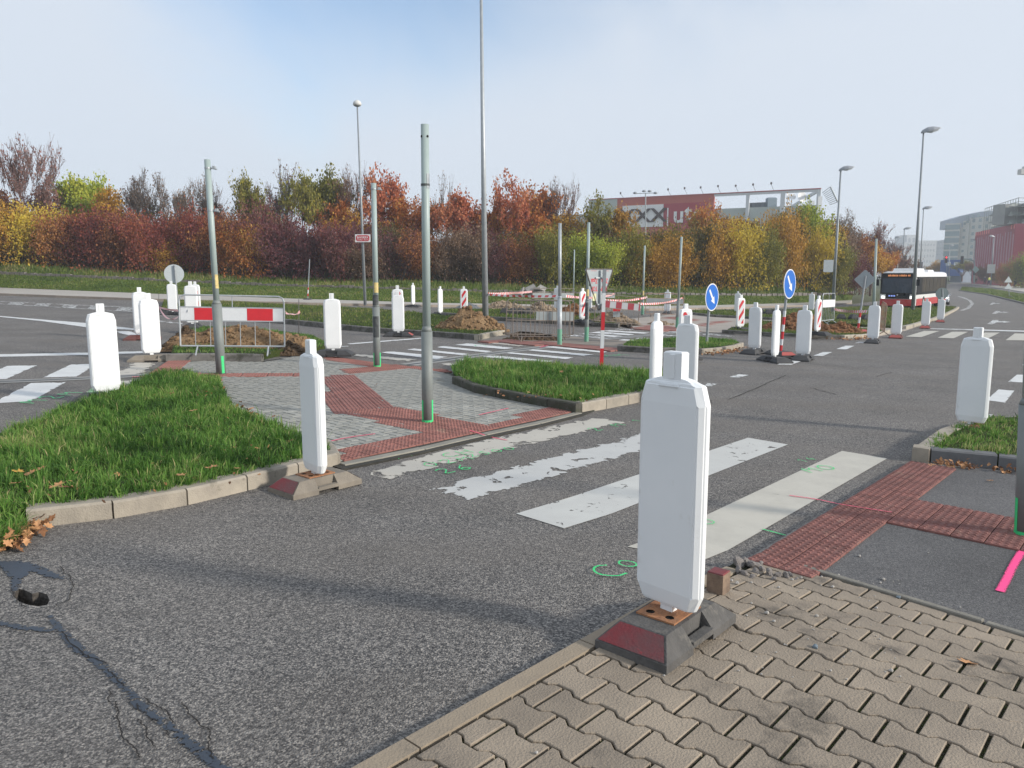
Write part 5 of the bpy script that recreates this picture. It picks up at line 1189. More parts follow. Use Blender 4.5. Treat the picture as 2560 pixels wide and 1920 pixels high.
FR = [  # front row of bushes: px, top, half width, colour, kind
 (-60, 560, 90, 'olive', 'shrub', 'olive bush cut by the left picture edge'), (25, 540, 80, 'amber', 'shrub', 'yellow brown bush at the left end of the thicket'), (110, 545, 70, 'gold', 'shrub', 'golden yellow bush below the tall bare purple tree'),
 (175, 560, 75, 'russet', 'shrub', 'russet bush right of the golden one'), (245, 540, 80, 'crimson', 'shrub', 'crimson bush in the left part of the thicket'), (320, 545, 75, 'russet', 'shrub', 'wine and rust coloured bush left of the round sign back'), (375, 560, 65, 'crimson', 'shrub', 'dark crimson bush behind the round sign back'),
 (430, 590, 60, 'amber', 'shrub', 'low orange brown bush above the round sign back'), (490, 555, 70, 'crimson', 'shrub', 'deep red bush directly left of the leaning signal post'), (560, 560, 70, 'russet', 'shrub', 'rust bush behind the leaning signal post'), (610, 575, 65, 'orange', 'shrub', 'orange bush right of the leaning signal post'),
 (670, 545, 75, 'maroon', 'shrub', 'maroon bush with bare twigs left of centre'), (735, 540, 75, 'maroon', 'shrub', 'dark purple red bush behind the thin striped rod'), (800, 555, 75, 'crimson', 'thinshrub', 'thin crimson bush above the far pavement'), (860, 575, 70, 'maroon', 'shrub', 'maroon bush left of the street name sign'),
 (925, 590, 70, 'brown', 'shrub', 'brown bush under the street name sign'), (990, 590, 70, 'maroon', 'thinshrub', 'half bare brown bush between two signal posts'), (1050, 600, 65, 'russet', 'shrub', 'low rust bush behind the tall grey post'), (1110, 605, 65, 'brown', 'thinshrub', 'bare brown bush right of the tall grey post'),
 (1170, 600, 65, 'brown', 'shrub', 'dull brown bush left of the tall lamp mast'), (1230, 610, 65, 'maroon', 'thinshrub', 'twiggy bush at the foot of the orange red tree'), (1300, 600, 60, 'russet', 'shrub', 'rust bush right of the tall lamp mast'), (1375, 590, 60, 'olive', 'shrub', 'olive bush behind the galvanised post'),
 (1440, 580, 60, 'green', 'shrub', 'yellow green bush between the two middle posts'), (1500, 585, 62, 'green', 'shrub', 'light green bush over the triangular sign back'), (1560, 600, 60, 'olive', 'shrub', 'olive bush right of the triangular sign'), (1620, 605, 60, 'amber', 'shrub', 'amber bush behind the far thin post'),
 (1675, 590, 60, 'amber', 'shrub', 'amber bush left of the right thin post'), (1735, 585, 62, 'darkolive', 'shrub', 'dark olive bush above the left blue sign'), (1790, 575, 62, 'amber', 'shrub', 'amber brown bush right of the left blue sign'), (1850, 570, 62, 'gold', 'shrub', 'golden yellow bush between the blue signs'),
 (1905, 560, 62, 'olive', 'shrub', 'olive bush left of the right blue sign'), (1960, 555, 62, 'amber', 'shrub', 'amber bush behind the right blue sign'), (2015, 560, 60, 'gold', 'shrub', 'golden bush right of the right blue sign'), (2065, 575, 50, 'darkolive', 'shrub', 'dark green bush behind the blank sign back')]
for i, (px, top, hw, col, kd, lb) in enumerate(FR): thicket(kd, i % 4, col, px, top + random.uniform(-38, 14), hw * 1.08, random.uniform(1.0, 3.0) if px < 1950 else random.uniform(0, 1.0), lb)
BK = [
 (75, 345, 85, 'mauve', 'bare', 'tall bare purple tree at the far left'), (10, 470, 70, 'russet', 'sparse', 'rust tree behind the left picture edge'), (150, 470, 55, 'mauve', 'sparse', 'thin mauve tree beside the tall bare one'), (225, 445, 52, 'green', 'tree', 'yellow green tree standing above the red bushes'), (285, 478, 50, 'amber', 'tree', 'orange tinted tree right of the yellow green one'),
 (370, 430, 62, 'brown', 'bare', 'bare brown tree with fine twigs left of the leaning post'), (335, 520, 60, 'maroon', 'thinshrub', 'maroon scrub behind the crimson bush'), (455, 432, 62, 'brown', 'bare', 'bare grey brown tree just left of the leaning post'), (540, 460, 50, 'brown', 'bare', 'small bare tree just right of the leaning post'), (500, 520, 60, 'crimson', 'thinshrub', 'crimson scrub behind the deep red bush'),
 (632, 440, 52, 'olive', 'sparse', 'half leafless olive tree left of the thin lamp pole'), (720, 402, 42, 'brown', 'poplar', 'slender bare tree with the highest twigs of the middle'), (685, 465, 50, 'brown', 'bare', 'greyish bare tree beside the thin lamp pole'), (765, 440, 50, 'olive', 'sparse', 'dull green tree left of the tall street lamp'), (815, 432, 55, 'olive', 'tree', 'olive yellow tree left of the tall street lamp'),
 (875, 420, 50, 'brown', 'bare', 'bare tree right behind the tall street lamp'), (850, 500, 55, 'orange', 'sparse', 'orange tree low beside the tall street lamp'), (960, 425, 60, 'coral', 'sparse', 'coral red tree right of the tall street lamp'), (900, 520, 60, 'amber', 'sparse', 'amber leaved tree behind the street name sign'), (1000, 500, 60, 'orange', 'tree', 'bright orange tree between the two green grey posts'),
 (1060, 500, 50, 'orange', 'sparse', 'thin orange tree behind the tall grey post'), (1105, 428, 28, 'brown', 'poplar', 'thin bare whip like tree right of the tall grey post'), (1140, 480, 60, 'coral', 'sparse', 'sparse coral tree left of the lamp mast'), (1180, 520, 60, 'orange', 'sparse', 'sparse orange tree left of the lamp mast'), (1265, 440, 70, 'coral', 'sparse', 'orange red cherry like tree right of the lamp mast'),
 (1240, 530, 60, 'orange', 'sparse', 'low orange tree right at the lamp mast'), (1330, 465, 60, 'orange', 'sparse', 'rust orange tree right of the red roof corner'), (1385, 450, 55, 'brown', 'bare', 'bare forked tree before the far red roof'), (1345, 545, 60, 'orange', 'tree', 'dense rust orange tree left of the galvanised post'), (1425, 530, 50, 'amber', 'sparse', 'amber tree behind the middle posts'),
 (1495, 488, 52, 'olive', 'sparse', 'olive gold tree left of the big shop front'), (1545, 520, 40, 'amber', 'sparse', 'thin amber tree before the left end of the shop front'), (1605, 578, 46, 'brown', 'bare', 'leafless brown tree in front of the dark letters'), (1650, 582, 48, 'amber', 'sparse', 'rust brown tree under the shop letters'), (1700, 578, 46, 'russet', 'sparse', 'russet tree under the white letters'),
 (1765, 512, 50, 'orange', 'sparse', 'orange tree before the corner of the red facade'), (1820, 545, 52, 'amber', 'tree', 'golden brown tree before the pale facade'), (1745, 572, 46, 'amber', 'tree', 'amber tree at the right end of the white letters'), (1870, 560, 52, 'russet', 'sparse', 'thin brown orange tree before the pale facade'), (1925, 560, 52, 'amber', 'sparse', 'straw brown tree before the pale facade'),
 (2015, 508, 58, 'green', 'sparse', 'yellow green tree in front of the shop corner'), (1965, 525, 45, 'darkolive', 'sparse', 'dark leaved tree left of the yellow green one'), (2050, 560, 45, 'amber', 'tree', 'amber tree at the shop corner'), (1985, 575, 50, 'orange', 'sparse', 'orange brown tree below the yellow green one'), (2105, 530, 50, 'brown', 'bare', 'bare dark tree right of the shop corner')]
UG = ['left of the picture edge', 'at the far left edge', 'behind the golden bush', 'below the yellow green tree', 'under the first bare brown tree', 'behind the round sign back', 'just left of the leaning post', 'just right of the leaning post', 'under the thin lamp pole', 'under the slender bare tree', 'left of the street name sign', 'at the dome headed lamp', 'behind the stickered signal post', 'left of the tallest signal post', 'right of the tallest signal post',
      'left of the lamp mast', 'right at the lamp mast', 'right of the lamp mast', 'behind the galvanised post', 'behind the triangular sign', 'below the dark shop letters', 'below the white shop letters', 'left of the left blue sign', 'above the left blue sign', 'between the two blue signs', 'left of the right blue sign', 'right of the right blue sign', 'at the shop corner', 'behind the blank sign back', 'at the right end']
for i in range(30):      # undergrowth deeper in the thicket
    px = -60 + i * 74; thicket('shrub' if i % 2 else 'thinshrub', (i * 3) % 4, ['brown', 'maroon', 'darkolive', 'russet'][i % 4] if px < 1300 else ['darkolive', 'brown', 'amber', 'darkolive'][i % 4], px + random.uniform(-15, 15), (545 if px < 700 else 570) + random.uniform(-30, 20), 75, random.uniform(4, 6.5), 'dark %s undergrowth bush %s in the thicket' % (['brown', 'maroon', 'olive', 'russet'][i % 4], UG[i]), 'bush', 'bush', grp='undergrowth deep in the thicket')
for i, (px, top, hw, col, kd, lb) in enumerate(BK): thicket(kd, i % 3, col, px, top, hw * 1.05, random.uniform(5, 9) if px < 1950 else random.uniform(2, 5), lb, 'tree', 'tree')
for i, (px, top, hw, col, kd, ft, d, lb) in enumerate([
 (2085, 610, 45, 'olive', 'shrub', 738, 74, 'olive bush just left of the rhombic sign back'), (2130, 640, 45, 'maroon', 'shrub', 738, 80, 'dull purple bush behind the rhombic sign back'), (2125, 585, 50, 'russet', 'sparse', 738, 86, 'russet tree behind the rhombic sign back'), (2185, 560, 50, 'crimson', 'bare', 730, 100, 'bare reddish tree behind the plain thin post'), (2175, 610, 42, 'amber', 'tree', 738, 88, 'orange tree left of the bus'), (2205, 625, 38, 'orange', 'tree', 735, 92, 'orange tree rising behind the bus mirror'),
 (2225, 600, 45, 'mauve', 'bare', 725, 115, 'bare mauve tree over the bus roof'), (2250, 645, 40, 'brown', 'sparse', 722, 120, 'brown sparse tree over the bus roof'), (2350, 652, 34, 'amber', 'sparse', 705, 230, 'hazy orange tree beside the blue shop box'), (2335, 660, 25, 'brown', 'sparse', 705, 240, 'hazy brown tree left of the blue shop box'), (2405, 652, 30, 'olive', 'sparse', 703, 210, 'olive street tree right of the blue shop box'),
 (2428, 655, 22, 'brown', 'sparse', 703, 205, 'brown street tree at the traffic light mast'), (2460, 665, 26, 'brown', 'shrub', 703, 185, 'brown hedge left of the person in yellow'), (2495, 672, 24, 'darkolive', 'shrub', 710, 165, 'dark hedge right of the person in yellow'), (2520, 655, 30, 'russet', 'shrub', 716, 160, 'rust brown bushes behind the stacked triangles'), (2560, 640, 40, 'olive', 'shrub', 722, 150, 'green bush at the right picture edge'),
 (2600, 600, 55, 'green', 'shrub', 726, 145, 'yellowish bush beyond the right picture edge'), (2475, 640, 28, 'crimson', 'sparse', 703, 190, 'reddish tree before the red facade')]):
    plant(kd, i % 3, col, px, top, hw, d, ft, lb, 'tree' if kd != 'shrub' else 'bush', 'tree' if kd != 'shrub' else 'bush', grp='trees along the far right road')
# ================================================================ STREET OBJECTS
PLAST = mat('white_plastic', (0.78, 0.80, 0.81), 0.45, (0.72, 0.745, 0.76), 2.2, .8, 0.05, 200, spec=.45, dirt=(0.62, 0.62, 0.59), dscale=5, dthr=.60, rnd=.03)
BLACKR = mat('black_rubber', (0.035, 0.036, 0.04), .75, (0.06, 0.06, 0.06), 6, .8, .4, 60); GREYR = mat('grey_rubber', (0.115, 0.11, 0.105), .9, (0.07, 0.068, 0.066), 7, .9, .5, 60, dirt=(.19, .175, .15), dscale=4, dthr=.58)
SANDR = mat('sandy_rubber', (0.24, 0.21, 0.17), .92, (0.17, 0.15, 0.125), 7, .9, .5, 60, dirt=(.10, .09, .08), dscale=5, dthr=.6); BROWNR = mat('brown_rubber', (0.18, 0.065, 0.055), .9, (0.12, 0.055, 0.05), 7, .9, .4, 50)
RUST = mat('rusty_steel', (0.38, 0.17, 0.075), .85, (0.26, 0.13, 0.07), 18, 1, .4, 90, dirt=(0.12, 0.06, 0.04), dscale=12, dthr=.6)
REDW = mat('red_worn', (0.20, 0.03, 0.035), .7, (0.13, 0.06, 0.06), 6, 1, .3, 80, dirt=(0.42, 0.02, 0.03), dscale=5, dthr=.6); REDN = mat('red_faded', (0.40, 0.09, 0.08), .8, (0.32, 0.08, 0.07), 6, .8)
HOLE = mat('hole_dark', (0.012, 0.010, 0.009), .95)
REFR = mat('reflective_red', (0.55, 0.025, 0.035), .35, (0.45, 0.02, 0.03), 8, .5); REFW = mat('reflective_white', (0.66, 0.68, 0.70), .35, (0.58, 0.60, 0.62), 10, .5)
GALV = mat('galvanised', (0.42, 0.45, 0.47), .5, (0.33, 0.36, 0.38), 10, .8, .1, 60, metal=.35); GALV_D = mat('galvanised_dull', (0.30, 0.33, 0.35), .55, (0.24, 0.26, 0.28), 10, .8, .1, 60, metal=.3)
POLE_U = mat('pole_greygreen', (0.33, 0.40, 0.39), .45, (0.29, 0.36, 0.35), 4, .7, .05, 50, dirt=(.22, .25, .24), dscale=5, dthr=.68); POLE_L = mat('pole_dark', (0.205, 0.225, 0.22), .55, (0.17, 0.19, 0.185), 5, .8, .1, 50, dirt=(.28, .28, .26), dscale=8, dthr=.66)
SPG = mat('sprayed_green', (0.04, 0.62, 0.20), .7, (0.05, 0.5, 0.18), 40, .8); STK_Y = mat('sticker_yellow', (0.62, 0.50, 0.22), .6, (0.52, 0.40, 0.16), 20, .8, dirt=(.35, .25, .08), dscale=25, dthr=.55); STK_D = mat('graffiti_dark', (0.04, 0.045, 0.05), .7, (0.09, 0.10, 0.10), 15, 1)
WOODP = mat('pale_timber', (0.50, 0.42, 0.34), .8, (0.40, 0.34, 0.28), 5, 1)
BLUE = mat('sign_blue', (0.008, 0.13, 0.52), .4, (0.008, 0.12, 0.48), 3, .5); SIGNB = mat('sign_back', (0.36, 0.40, 0.42), .5, (0.31, 0.35, 0.37), 5, .8, metal=.3); SIGNL = mat('sign_back_light', (0.50, 0.54, 0.56), .5, (0.45, .49, .51), 5, .8, metal=.2)
SRED = mat('sign_red', (0.55, 0.02, 0.04), .45); SWHT = mat('sign_white', (0.78, 0.78, 0.78), .5)

# ---- guide beacons
def board_mesh():
    b = MB(); rings = []
    for (z, hw, T) in ((.148, .134, .05), (.154, .142, .07), (.222, .170, .088), (1.03, .170, .088), (1.110, .147, .080), (1.116, .140, .060), (1.132, .085, .050), (1.140, .040, .045)):
        f = .030 if hw > .1 else .01; rings.append([(-(hw - f), -T / 2, z), (hw - f, -T / 2, z), (hw - f * .15, -T / 5, z), (hw, 0, z), (hw - f * .15, T / 5, z), (hw - f, T / 2, z), (-(hw - f), T / 2, z), (-(hw - f * .15), T / 5, z), (-hw, 0, z), (-(hw - f * .15), -T / 5, z)])
    b.loft(rings); b.box(-.03, .03, -.02, .02, .105, .15)
    # slightly raised lugs on the shoulder
    b.box(-.055, .045, -.047, -.03, 1.100, 1.112, bev=.003)
    return b
me = board_mesh().mesh('board', PLAST); bm = bmesh.new(); bm.from_mesh(me); bmesh.ops.recalc_face_normals(bm, faces=bm.faces)
bmesh.ops.bevel(bm, geom=[e for e in bm.edges if e.calc_length() > .1 and e.calc_face_angle(0) > .3], offset=.006, segments=2, affect='EDGES'); bm.to_mesh(me); bm.free(); board_me = me
b = MB(); b.box(-.046, .046, -.026, .026, 1.132, 1.246, bev=.006); b.box(-.014, .014, -.031, .031, 1.136, 1.238, bev=.004); handle_me = b.mesh('handle', PLAST)
def foot_mesh(m):
    b = MB()
    for s in (-1, 1):
        r = []
        for (z, xo, y0, y1) in ((0, .20, .115, .40), (.04, .20, .115, .40), (.118, .130, .115, .275)): r.append([(-xo, s * y0, z), (xo, s * y0, z), (xo, s * y1, z), (-xo, s * y1, z)])
        b.loft(r)
    b.box(-.128, .128, -.116, .116, .012, .117)
    for s in (-1, 1): b.box(min(s * .15, s * .20), max(s * .15, s * .20), -.116, .116, .028, .056)
    b.box(-.1285, -.1, -.13, -.05, .09, .112); me = b.mesh('foot', m); bm = bmesh.new(); bm.from_mesh(me); bmesh.ops.recalc_face_normals(bm, faces=bm.faces); bm.to_mesh(me); bm.free(); return me
FOOTM = {k: foot_mesh(m) for k, m in (('black', BLACKR), ('grey', GREYR), ('sand', SANDR), ('brown', BROWNR))}
def plate_mesh():
    outer = [(-.108, -.15), (.108, -.15), (.108, .15), (-.108, .15)]; holes = []
    for cx, cy in ((-.055, -.095), (.055, -.095), (-.055, .095), (.055, .095)): holes.append([(cx + .024 * math.cos(a * .785), cy + .024 * math.sin(a * .785)) for a in range(8)])
    V, fs = cdt(outer, holes); b = MB(); b.add([(x, y, .127) for x, y in V], fs); b.add([(x, y, .119) for x, y in outer] + [(x, y, .127) for x, y in outer], [(0, 1, 5, 4), (1, 2, 6, 5), (2, 3, 7, 6), (3, 0, 4, 7)])
    b.mi = 1
    for h in holes: b.add([(x, y, .1195) for x, y in h], [tuple(range(8))])
    return b.mesh('mounting_plate', [RUST, HOLE])
plate_me = plate_mesh()
def refl_mesh(m, s):
    b = MB()
    if True:
        f = lambda x, t: (x * (.185 + (.122 - .185) * t), s * (.395 + (.282 - .395) * t + .003), .045 + (.113 - .045) * t + .003)
        b.add([f(-1, 0), f(1, 0), f(1, 1), f(-1, 1)], [(0, 1, 2, 3)])
    return b.mesh('reflector', m)
refl = {k: (refl_mesh(m, 1), refl_mesh(m, -1)) for k, m in (('w', REDW), ('n', REDN), ('r', REFR))}
def clip_poly(poly, f):
    out = []; n = len(poly)
    for i in range(n):
        p, q = poly[i], poly[(i + 1) % n]; a, c = f(p), f(q)
        if a >= 0: out.append(p)
        if (a >= 0) != (c >= 0): t = a / (a - c); out.append((p[0] + (q[0] - p[0]) * t, p[1] + (q[1] - p[1]) * t))
    return out
def stripe_mesh(s, side=-1):
    b = MB(); y = side * .0465; b.mi = 0; q = [(-.10, .25), (.10, .25), (.10, 1.0), (.07, 1.06), (-.07, 1.06), (-.10, 1.0)]
    b.add([(x, y, z) for x, z in q], [tuple(range(6))]); b.mi = 1
    for k in range(-1, 5):
        z0 = .10 + k * .38; pl = clip_poly(q, lambda p: p[1] + s * p[0] * 1.5 - z0); pl = clip_poly(pl, lambda p: z0 + .17 - p[1] - s * p[0] * 1.5) if pl else []
        if len(pl) > 2: b.add([(x, y + side * .0012, z) for x, z in pl], [tuple(range(len(pl)))])
    return b.mesh('stripe_sheet', [REFW, REFR])
STR = {1: stripe_mesh(1), -1: stripe_mesh(-1)}
def beacon(px, py, h, N, label, foot='black', rf=None, stripe=0, sc=1.0, footrot=None, plate=False, lean=0, sunk=0, grp='white guide beacons at the roadworks', depth=None):
    p = at(px, py, depth) if depth else P(px, py, h + .15)
    g = gz(p.x, p.y) + h
    if depth: g = p.z - .15
    base = thing('guide_beacon', label, 'beacon', (p.x, p.y, g), 0, grp)
    bo = link('board', board_me, base, (0, 0, 0), (R(lean), 0, R(N + 90))); bo.scale = (sc, 1, sc); link('handle', handle_me, bo)
    if stripe: link('stripe_sheet', STR[stripe], bo)
    fr = R((footrot if footrot is not None else N) + 90)
    fo = link('foot', FOOTM[foot], base, (0, 0, -sunk), (0, 0, fr))
    if plate: fo.scale = (.88, .80, .97)
    if plate: link('mounting_plate', plate_me, fo)
    if rf:
        for q in refl[rf]: link('reflector', q, fo)
    return base
beacon(1672, 1508, .033, 222, 'nearest and largest white beacon, on a worn red ended rubber foot on the paving corner', 'grey', 'w', footrot=229, plate=True, sc=1.03)
beacon(788, 1174, 0, 219, 'white beacon at the left kerb on a sandy foot with one red end', 'sand', 'w', footrot=229, plate=True, sc=.95)
beacon(2427, 1054, .02, 222, 'white beacon behind the kerbed grass at the right edge', 'brown', 'w', footrot=229, plate=True)
beacon(266, 976, 0, 303, 'leaning white beacon on the left crossing beside the grass', 'black', None, footrot=20, lean=-2)
beacon(379, 882, 0, 300, 'white beacon at the end of the trench, on a grey brown foot', 'sand', None, footrot=20)
beacon(355, 834, 0, 296, 'white beacon on a red foot, half hidden behind the one at the trench', 'brown', 'r', footrot=20)
beacon(432, 777, .0, 288, 'white beacon standing in front of the round sign back', 'black', None, footrot=0)
beacon(481, 806, .13, 285, 'white beacon just behind the left end of the red and white barrier', 'black', None)
beacon(491, 777, .0, 282, 'red striped beacon behind the left end of the barrier', 'black', None, 1, grp='red and white striped beacons')
beacon(833, 871, .05, 283, 'white beacon between the dirt heap and the first signal posts', 'black', None, footrot=0)
beacon(996, 828, 0, 280, 'white beacon at the median kerb on a red and black foot', 'black', 'n', footrot=0)
beacon(995, 806, .13, 278, 'striped beacon almost covered by the white one at the median kerb', 'black', None, -1, grp='red and white striped beacons')
beacon(1101, 781, 0, 335, 'narrow white beacon seen edge on, left of the lamp mast heap', 'black', None, footrot=335)
beacon(1033, 760, .03, 340, 'narrow white beacon on the far pavement edge', 'black', None, footrot=340)
beacon(1160, 778, .0, 278, 'striped beacon rising behind the dirt heap at the lamp mast', 'black', None, -1, grp='red and white striped beacons')
beacon(1456, 797, .13, 315, 'striped beacon between the two middle signal posts', 'black', None, -1, grp='red and white striped beacons')
beacon(1472, 770, .1, 250, 'white beacon peeking out behind the stickered signal post', 'black', None)
beacon(1393, 770, .1, 250, 'white beacon peeking out behind the galvanised post', 'black', None)
beacon(1668, 777, .02, 250, 'white beacon behind the grey panelled fence right of centre', 'black', None)
beacon(1711, 880, .05, 290, 'striped beacon directly behind the handle of the wide middle beacon', 'black', None, 1, grp='red and white striped beacons', sc=.95)
beacon(1638, 974, 0, 328, 'tall narrow white beacon just left behind the nearest one', 'black', None, footrot=328)
beacon(1714, 986, 0, 229, 'wide white beacon directly behind the nearest one', 'black', None)
beacon(1886, 869, 0, 222, 'white beacon right of the left blue sign', 'black', None, footrot=229, lean=1)
beacon(1937, 888, 0, 322, 'slim white beacon edge on in front of the right blue sign', 'black', None, footrot=285)
beacon(2007, 884, 0, 232, 'white beacon on a black foot beside the dashed line, right of the right blue sign', 'black', None, footrot=240)
beacon(1850, 816, .05, 290, 'striped beacon on a black foot at the pale crossing island', 'black', None, -1, grp='red and white striped beacons', sc=1)
beacon(1843, 778, 0, 232, 'white beacon behind the striped one at the pale crossing island', 'black', None)
beacon(2028, 775, 0, 236, 'white beacon behind the right dirt heap by the lattice fence', 'black', None)
beacon(2043, 826, .12, 312, 'striped beacon edge on in front of the right dirt heap', 'black', None, -1, grp='red and white striped beacons')
beacon(2182, 845, 0, 236, 'first beacon of the right row, on a black foot', 'black', None, footrot=240)
beacon(2240, 834, 0, 236, 'second beacon of the right row, on a brown red foot', 'brown', 'n', footrot=240)
beacon(2313, 812, 0, 234, 'third beacon of the right row, on a brown red foot', 'brown', 'n', footrot=240)
beacon(2351, 798, 0, 232, 'last beacon of the right row, in front of a round sign back', 'brown', 'n', footrot=240)

# ---- posts of the removed traffic signals
def local(p, o): return tuple(Vector(p) - Vector(o))
def tube_part(name, a, b_, r0, r1, m, parent, n=16): 
    t = MB(); t.tube(a, b_, r0, r1, n); return t.build(name, m, parent, smooth=False)
def smooth_tube(name, a, b_, r0, r1, m, parent, n=20):
    o = tube_part(name, a, b_, r0, r1, m, parent, n)
    for p in o.data.polygons: p.use_smooth = len(p.vertices) == 4
    return o
def signal_post(bx, by, h, tx, ty, ry, r0, r1, label, mu=POLE_U, ml=POLE_L, green=True, extras=(), grp='posts left from the removed traffic signals'):
    base = P(bx, by, h); d = base.y; top = at(tx, ty, d); o = thing('signal_post', label, 'post', base, 0, grp); T = local(top, base); H = T[2]
    q = at(bx + (tx - bx) * (by - ry) / (by - ty), ry, d); k = (q.z - base.z) / H if ry else 0
    L = lambda t: (T[0] * t, T[1] * t, H * t)
    if ry:
        smooth_tube('sleeve', L(-.01), L(k - .012), r0, r0, ml, o); smooth_tube('collar', L(k - .0125), L(k + .006), r0, r1, ml, o); smooth_tube('shaft', L(k), L(1), r1, r1 * .97, mu, o)
    else: smooth_tube('shaft', L(-.01), L(1), r0, r1, mu, o)
    dirc = Vector((-base.x, -base.y, 0)).normalized(); ang = math.atan2(dirc.y, dirc.x)
    def patch(name, z0, z1, a0, a1, r, m, off=.002):
        b = MB(); n = 6
        for i in range(n + 1):
            a = ang + R(a0 + (a1 - a0) * i / n)
            for z in (z0, z1): c = L(z / H); b.v.append((c[0] + (r + off) * math.cos(a), c[1] + (r + off) * math.sin(a), z))
        for i in range(n): b.face((2 * i, 2 * i + 1, 2 * i + 3, 2 * i + 2))
        b.build(name, m, o)
    if green == 1:
        for (a0, a1) in ((-70, -45), (48, 80)):
            patch('paint_mark', .0, .26, a0, a1, r0, SPG)
        patch('paint_mark', .0, .03, -80, 80, r0, SPG)
    elif green == 2: patch('paint_mark', .02, .30, 10, 45, r0, SPG)
    elif green == 3: patch('paint_mark', .0, .40, -85, 85, r0, mat('sprayed_green_faint', (.10, .36, .22), .8, (.2, .3, .25), 12, .9))
    for e in extras:
        e = list(e)
        if e[1] < 0: e[1] += H
        if e[0] == 'y': patch('sticker', e[1], e[2], 0 if green == 2 else -40, 75, r1 if e[1] > k * H else r0, STK_Y)
        if e[0] == 'd': patch('graffiti', e[1], e[2], -60, 40, r0 if e[1] < k * H else r1, STK_D)
        if e[0] == 'g': patch('scuff', e[1], e[2], 20, 75, r1, GALV_D)
        if e[0] == 'r':     # steel band with a small clamp
            b = MB(); c = L(e[1] / H); b.tube((c[0], c[1], e[1] - .012), (c[0], c[1], e[1] + .012), r1 + .004, r1 + .004, 14)
            if e[2]: b.tube((c[0] + r1, c[1], e[1]), (c[0] + r1 + .10, c[1] - .02, e[1] - .02), .012, .012, 6); b.box(c[0] + r1 + .03, c[0] + r1 + .07, c[1] - .03, c[1] + .03, e[1] - .015, e[1] + .03)
            b.build('clamp_band', GALV if e[2] else STK_D, o)
        if e[0] == 'h':
            for a in (-55, 40):
                aa = ang + R(a); c = L(e[1] / H); b = MB(); b.tube((c[0] + (r1 - .002) * math.cos(aa), c[1] + (r1 - .002) * math.sin(aa), e[1]), (c[0] + (r1 + .002) * math.cos(aa), c[1] + (r1 + .002) * math.sin(aa), e[1]), .014, .014, 8); b.build('bolt_hole', HOLE, o)
    return o
signal_post(1069, 1055, .025, 1062, 311, 820, .064, .046, 'tall grey green signal post in the middle with sprayed green foot', green=1, extras=(('h', -.13), ('g', 2.62, 2.78), ('r', 2.66, 0)))
signal_post(943, 917, .025, 934, 458, 762, .066, .048, 'grey green signal post with yellow sticker left of the tallest post', green=1, extras=(('y', 1.34, 1.52), ('d', .54, .92), ('d', 1.12, 1.30), ('r', -.10, 1)))
signal_post(553, 935, .025, 518, 399, 754, .076, .048, 'leaning signal post with yellow label beside the red and white barrier', green=2, extras=(('y', 1.38, 1.60), ('r', -.13, 1), ('r', -.78, 1)))
signal_post(1399, 862, .03, 1400, 558, 742, .058, .041, 'pale galvanised signal post on the middle crossing island', GALV, GALV, 3)
signal_post(1466, 854, .03, 1472, 556, 748, .056, .040, 'signal post with yellow and dark stickers right of the galvanised one', green=3, extras=(('y', 1.22, 1.40), ('d', .6, 1.05)))
signal_post(1433, 762, .1, 1436, 624, 722, .055, .040, 'thin far signal post between the two middle posts', green=0)
signal_post(1606, 786, .1, 1612, 614, 748, .062, .045, 'far signal post with a yellow band behind the small fences', green=3, extras=(('y', .9, 1.12),))
signal_post(1693, 820, .03, 1704, 592, 748, .062, .042, 'signal post at the pale crossing island left of the left blue sign', green=3)
signal_post(2183, 800, .12, 2191, 597, 0, .075, .05, 'plain post behind the rhombic sign back', green=0)
pst = signal_post(2563, 1336, .04, 2600, 400, 1000, .066, .048, 'dark signal post cut by the right picture edge', green=1)

# ---- street lamps
LAMPG = mat('lamp_grey', (0.30, 0.32, 0.35), .45, (0.26, .28, .31), 5, .5); LAMPL = mat('lamp_glass', (0.62, 0.66, 0.70), .2)
def lamp_head(parent, pos, ang, s, hazy=False):
    b = MB(); rings = []
    for (x, hw, zt, zb) in ((-.12, .04, .02, -.05), (-.05, .09, .10, -.05), (.20, .17, .20, -.03), (.45, .19, .20, .0), (.75, .12, .12, .03), (.86, .03, .07, .05)):
        rings.append([(x, -hw, zb), (x, hw, zb), (x, hw * .8, (zb + zt) / 2 + .02), (x, hw * .35, zt), (x, -hw * .35, zt), (x, -hw * .8, (zb + zt) / 2 + .02)])
    b.loft(rings); o = b.build('lamp_head', LAMPG, parent, loc=pos, rot=(0, -R(8), ang)); o.scale = (s, s, s)
    g = MB(); g.loft([[(x, -hw, z), (x, hw, z), (x, hw * .5, z - d), (x, -hw * .5, z - d)] for (x, hw, z, d) in ((.18, .08, -.035, .02), (.40, .15, -.01, .09), (.68, .10, .02, .07), (.76, .03, .035, .02))]); g.build('lamp_glass', LAMPL, o)
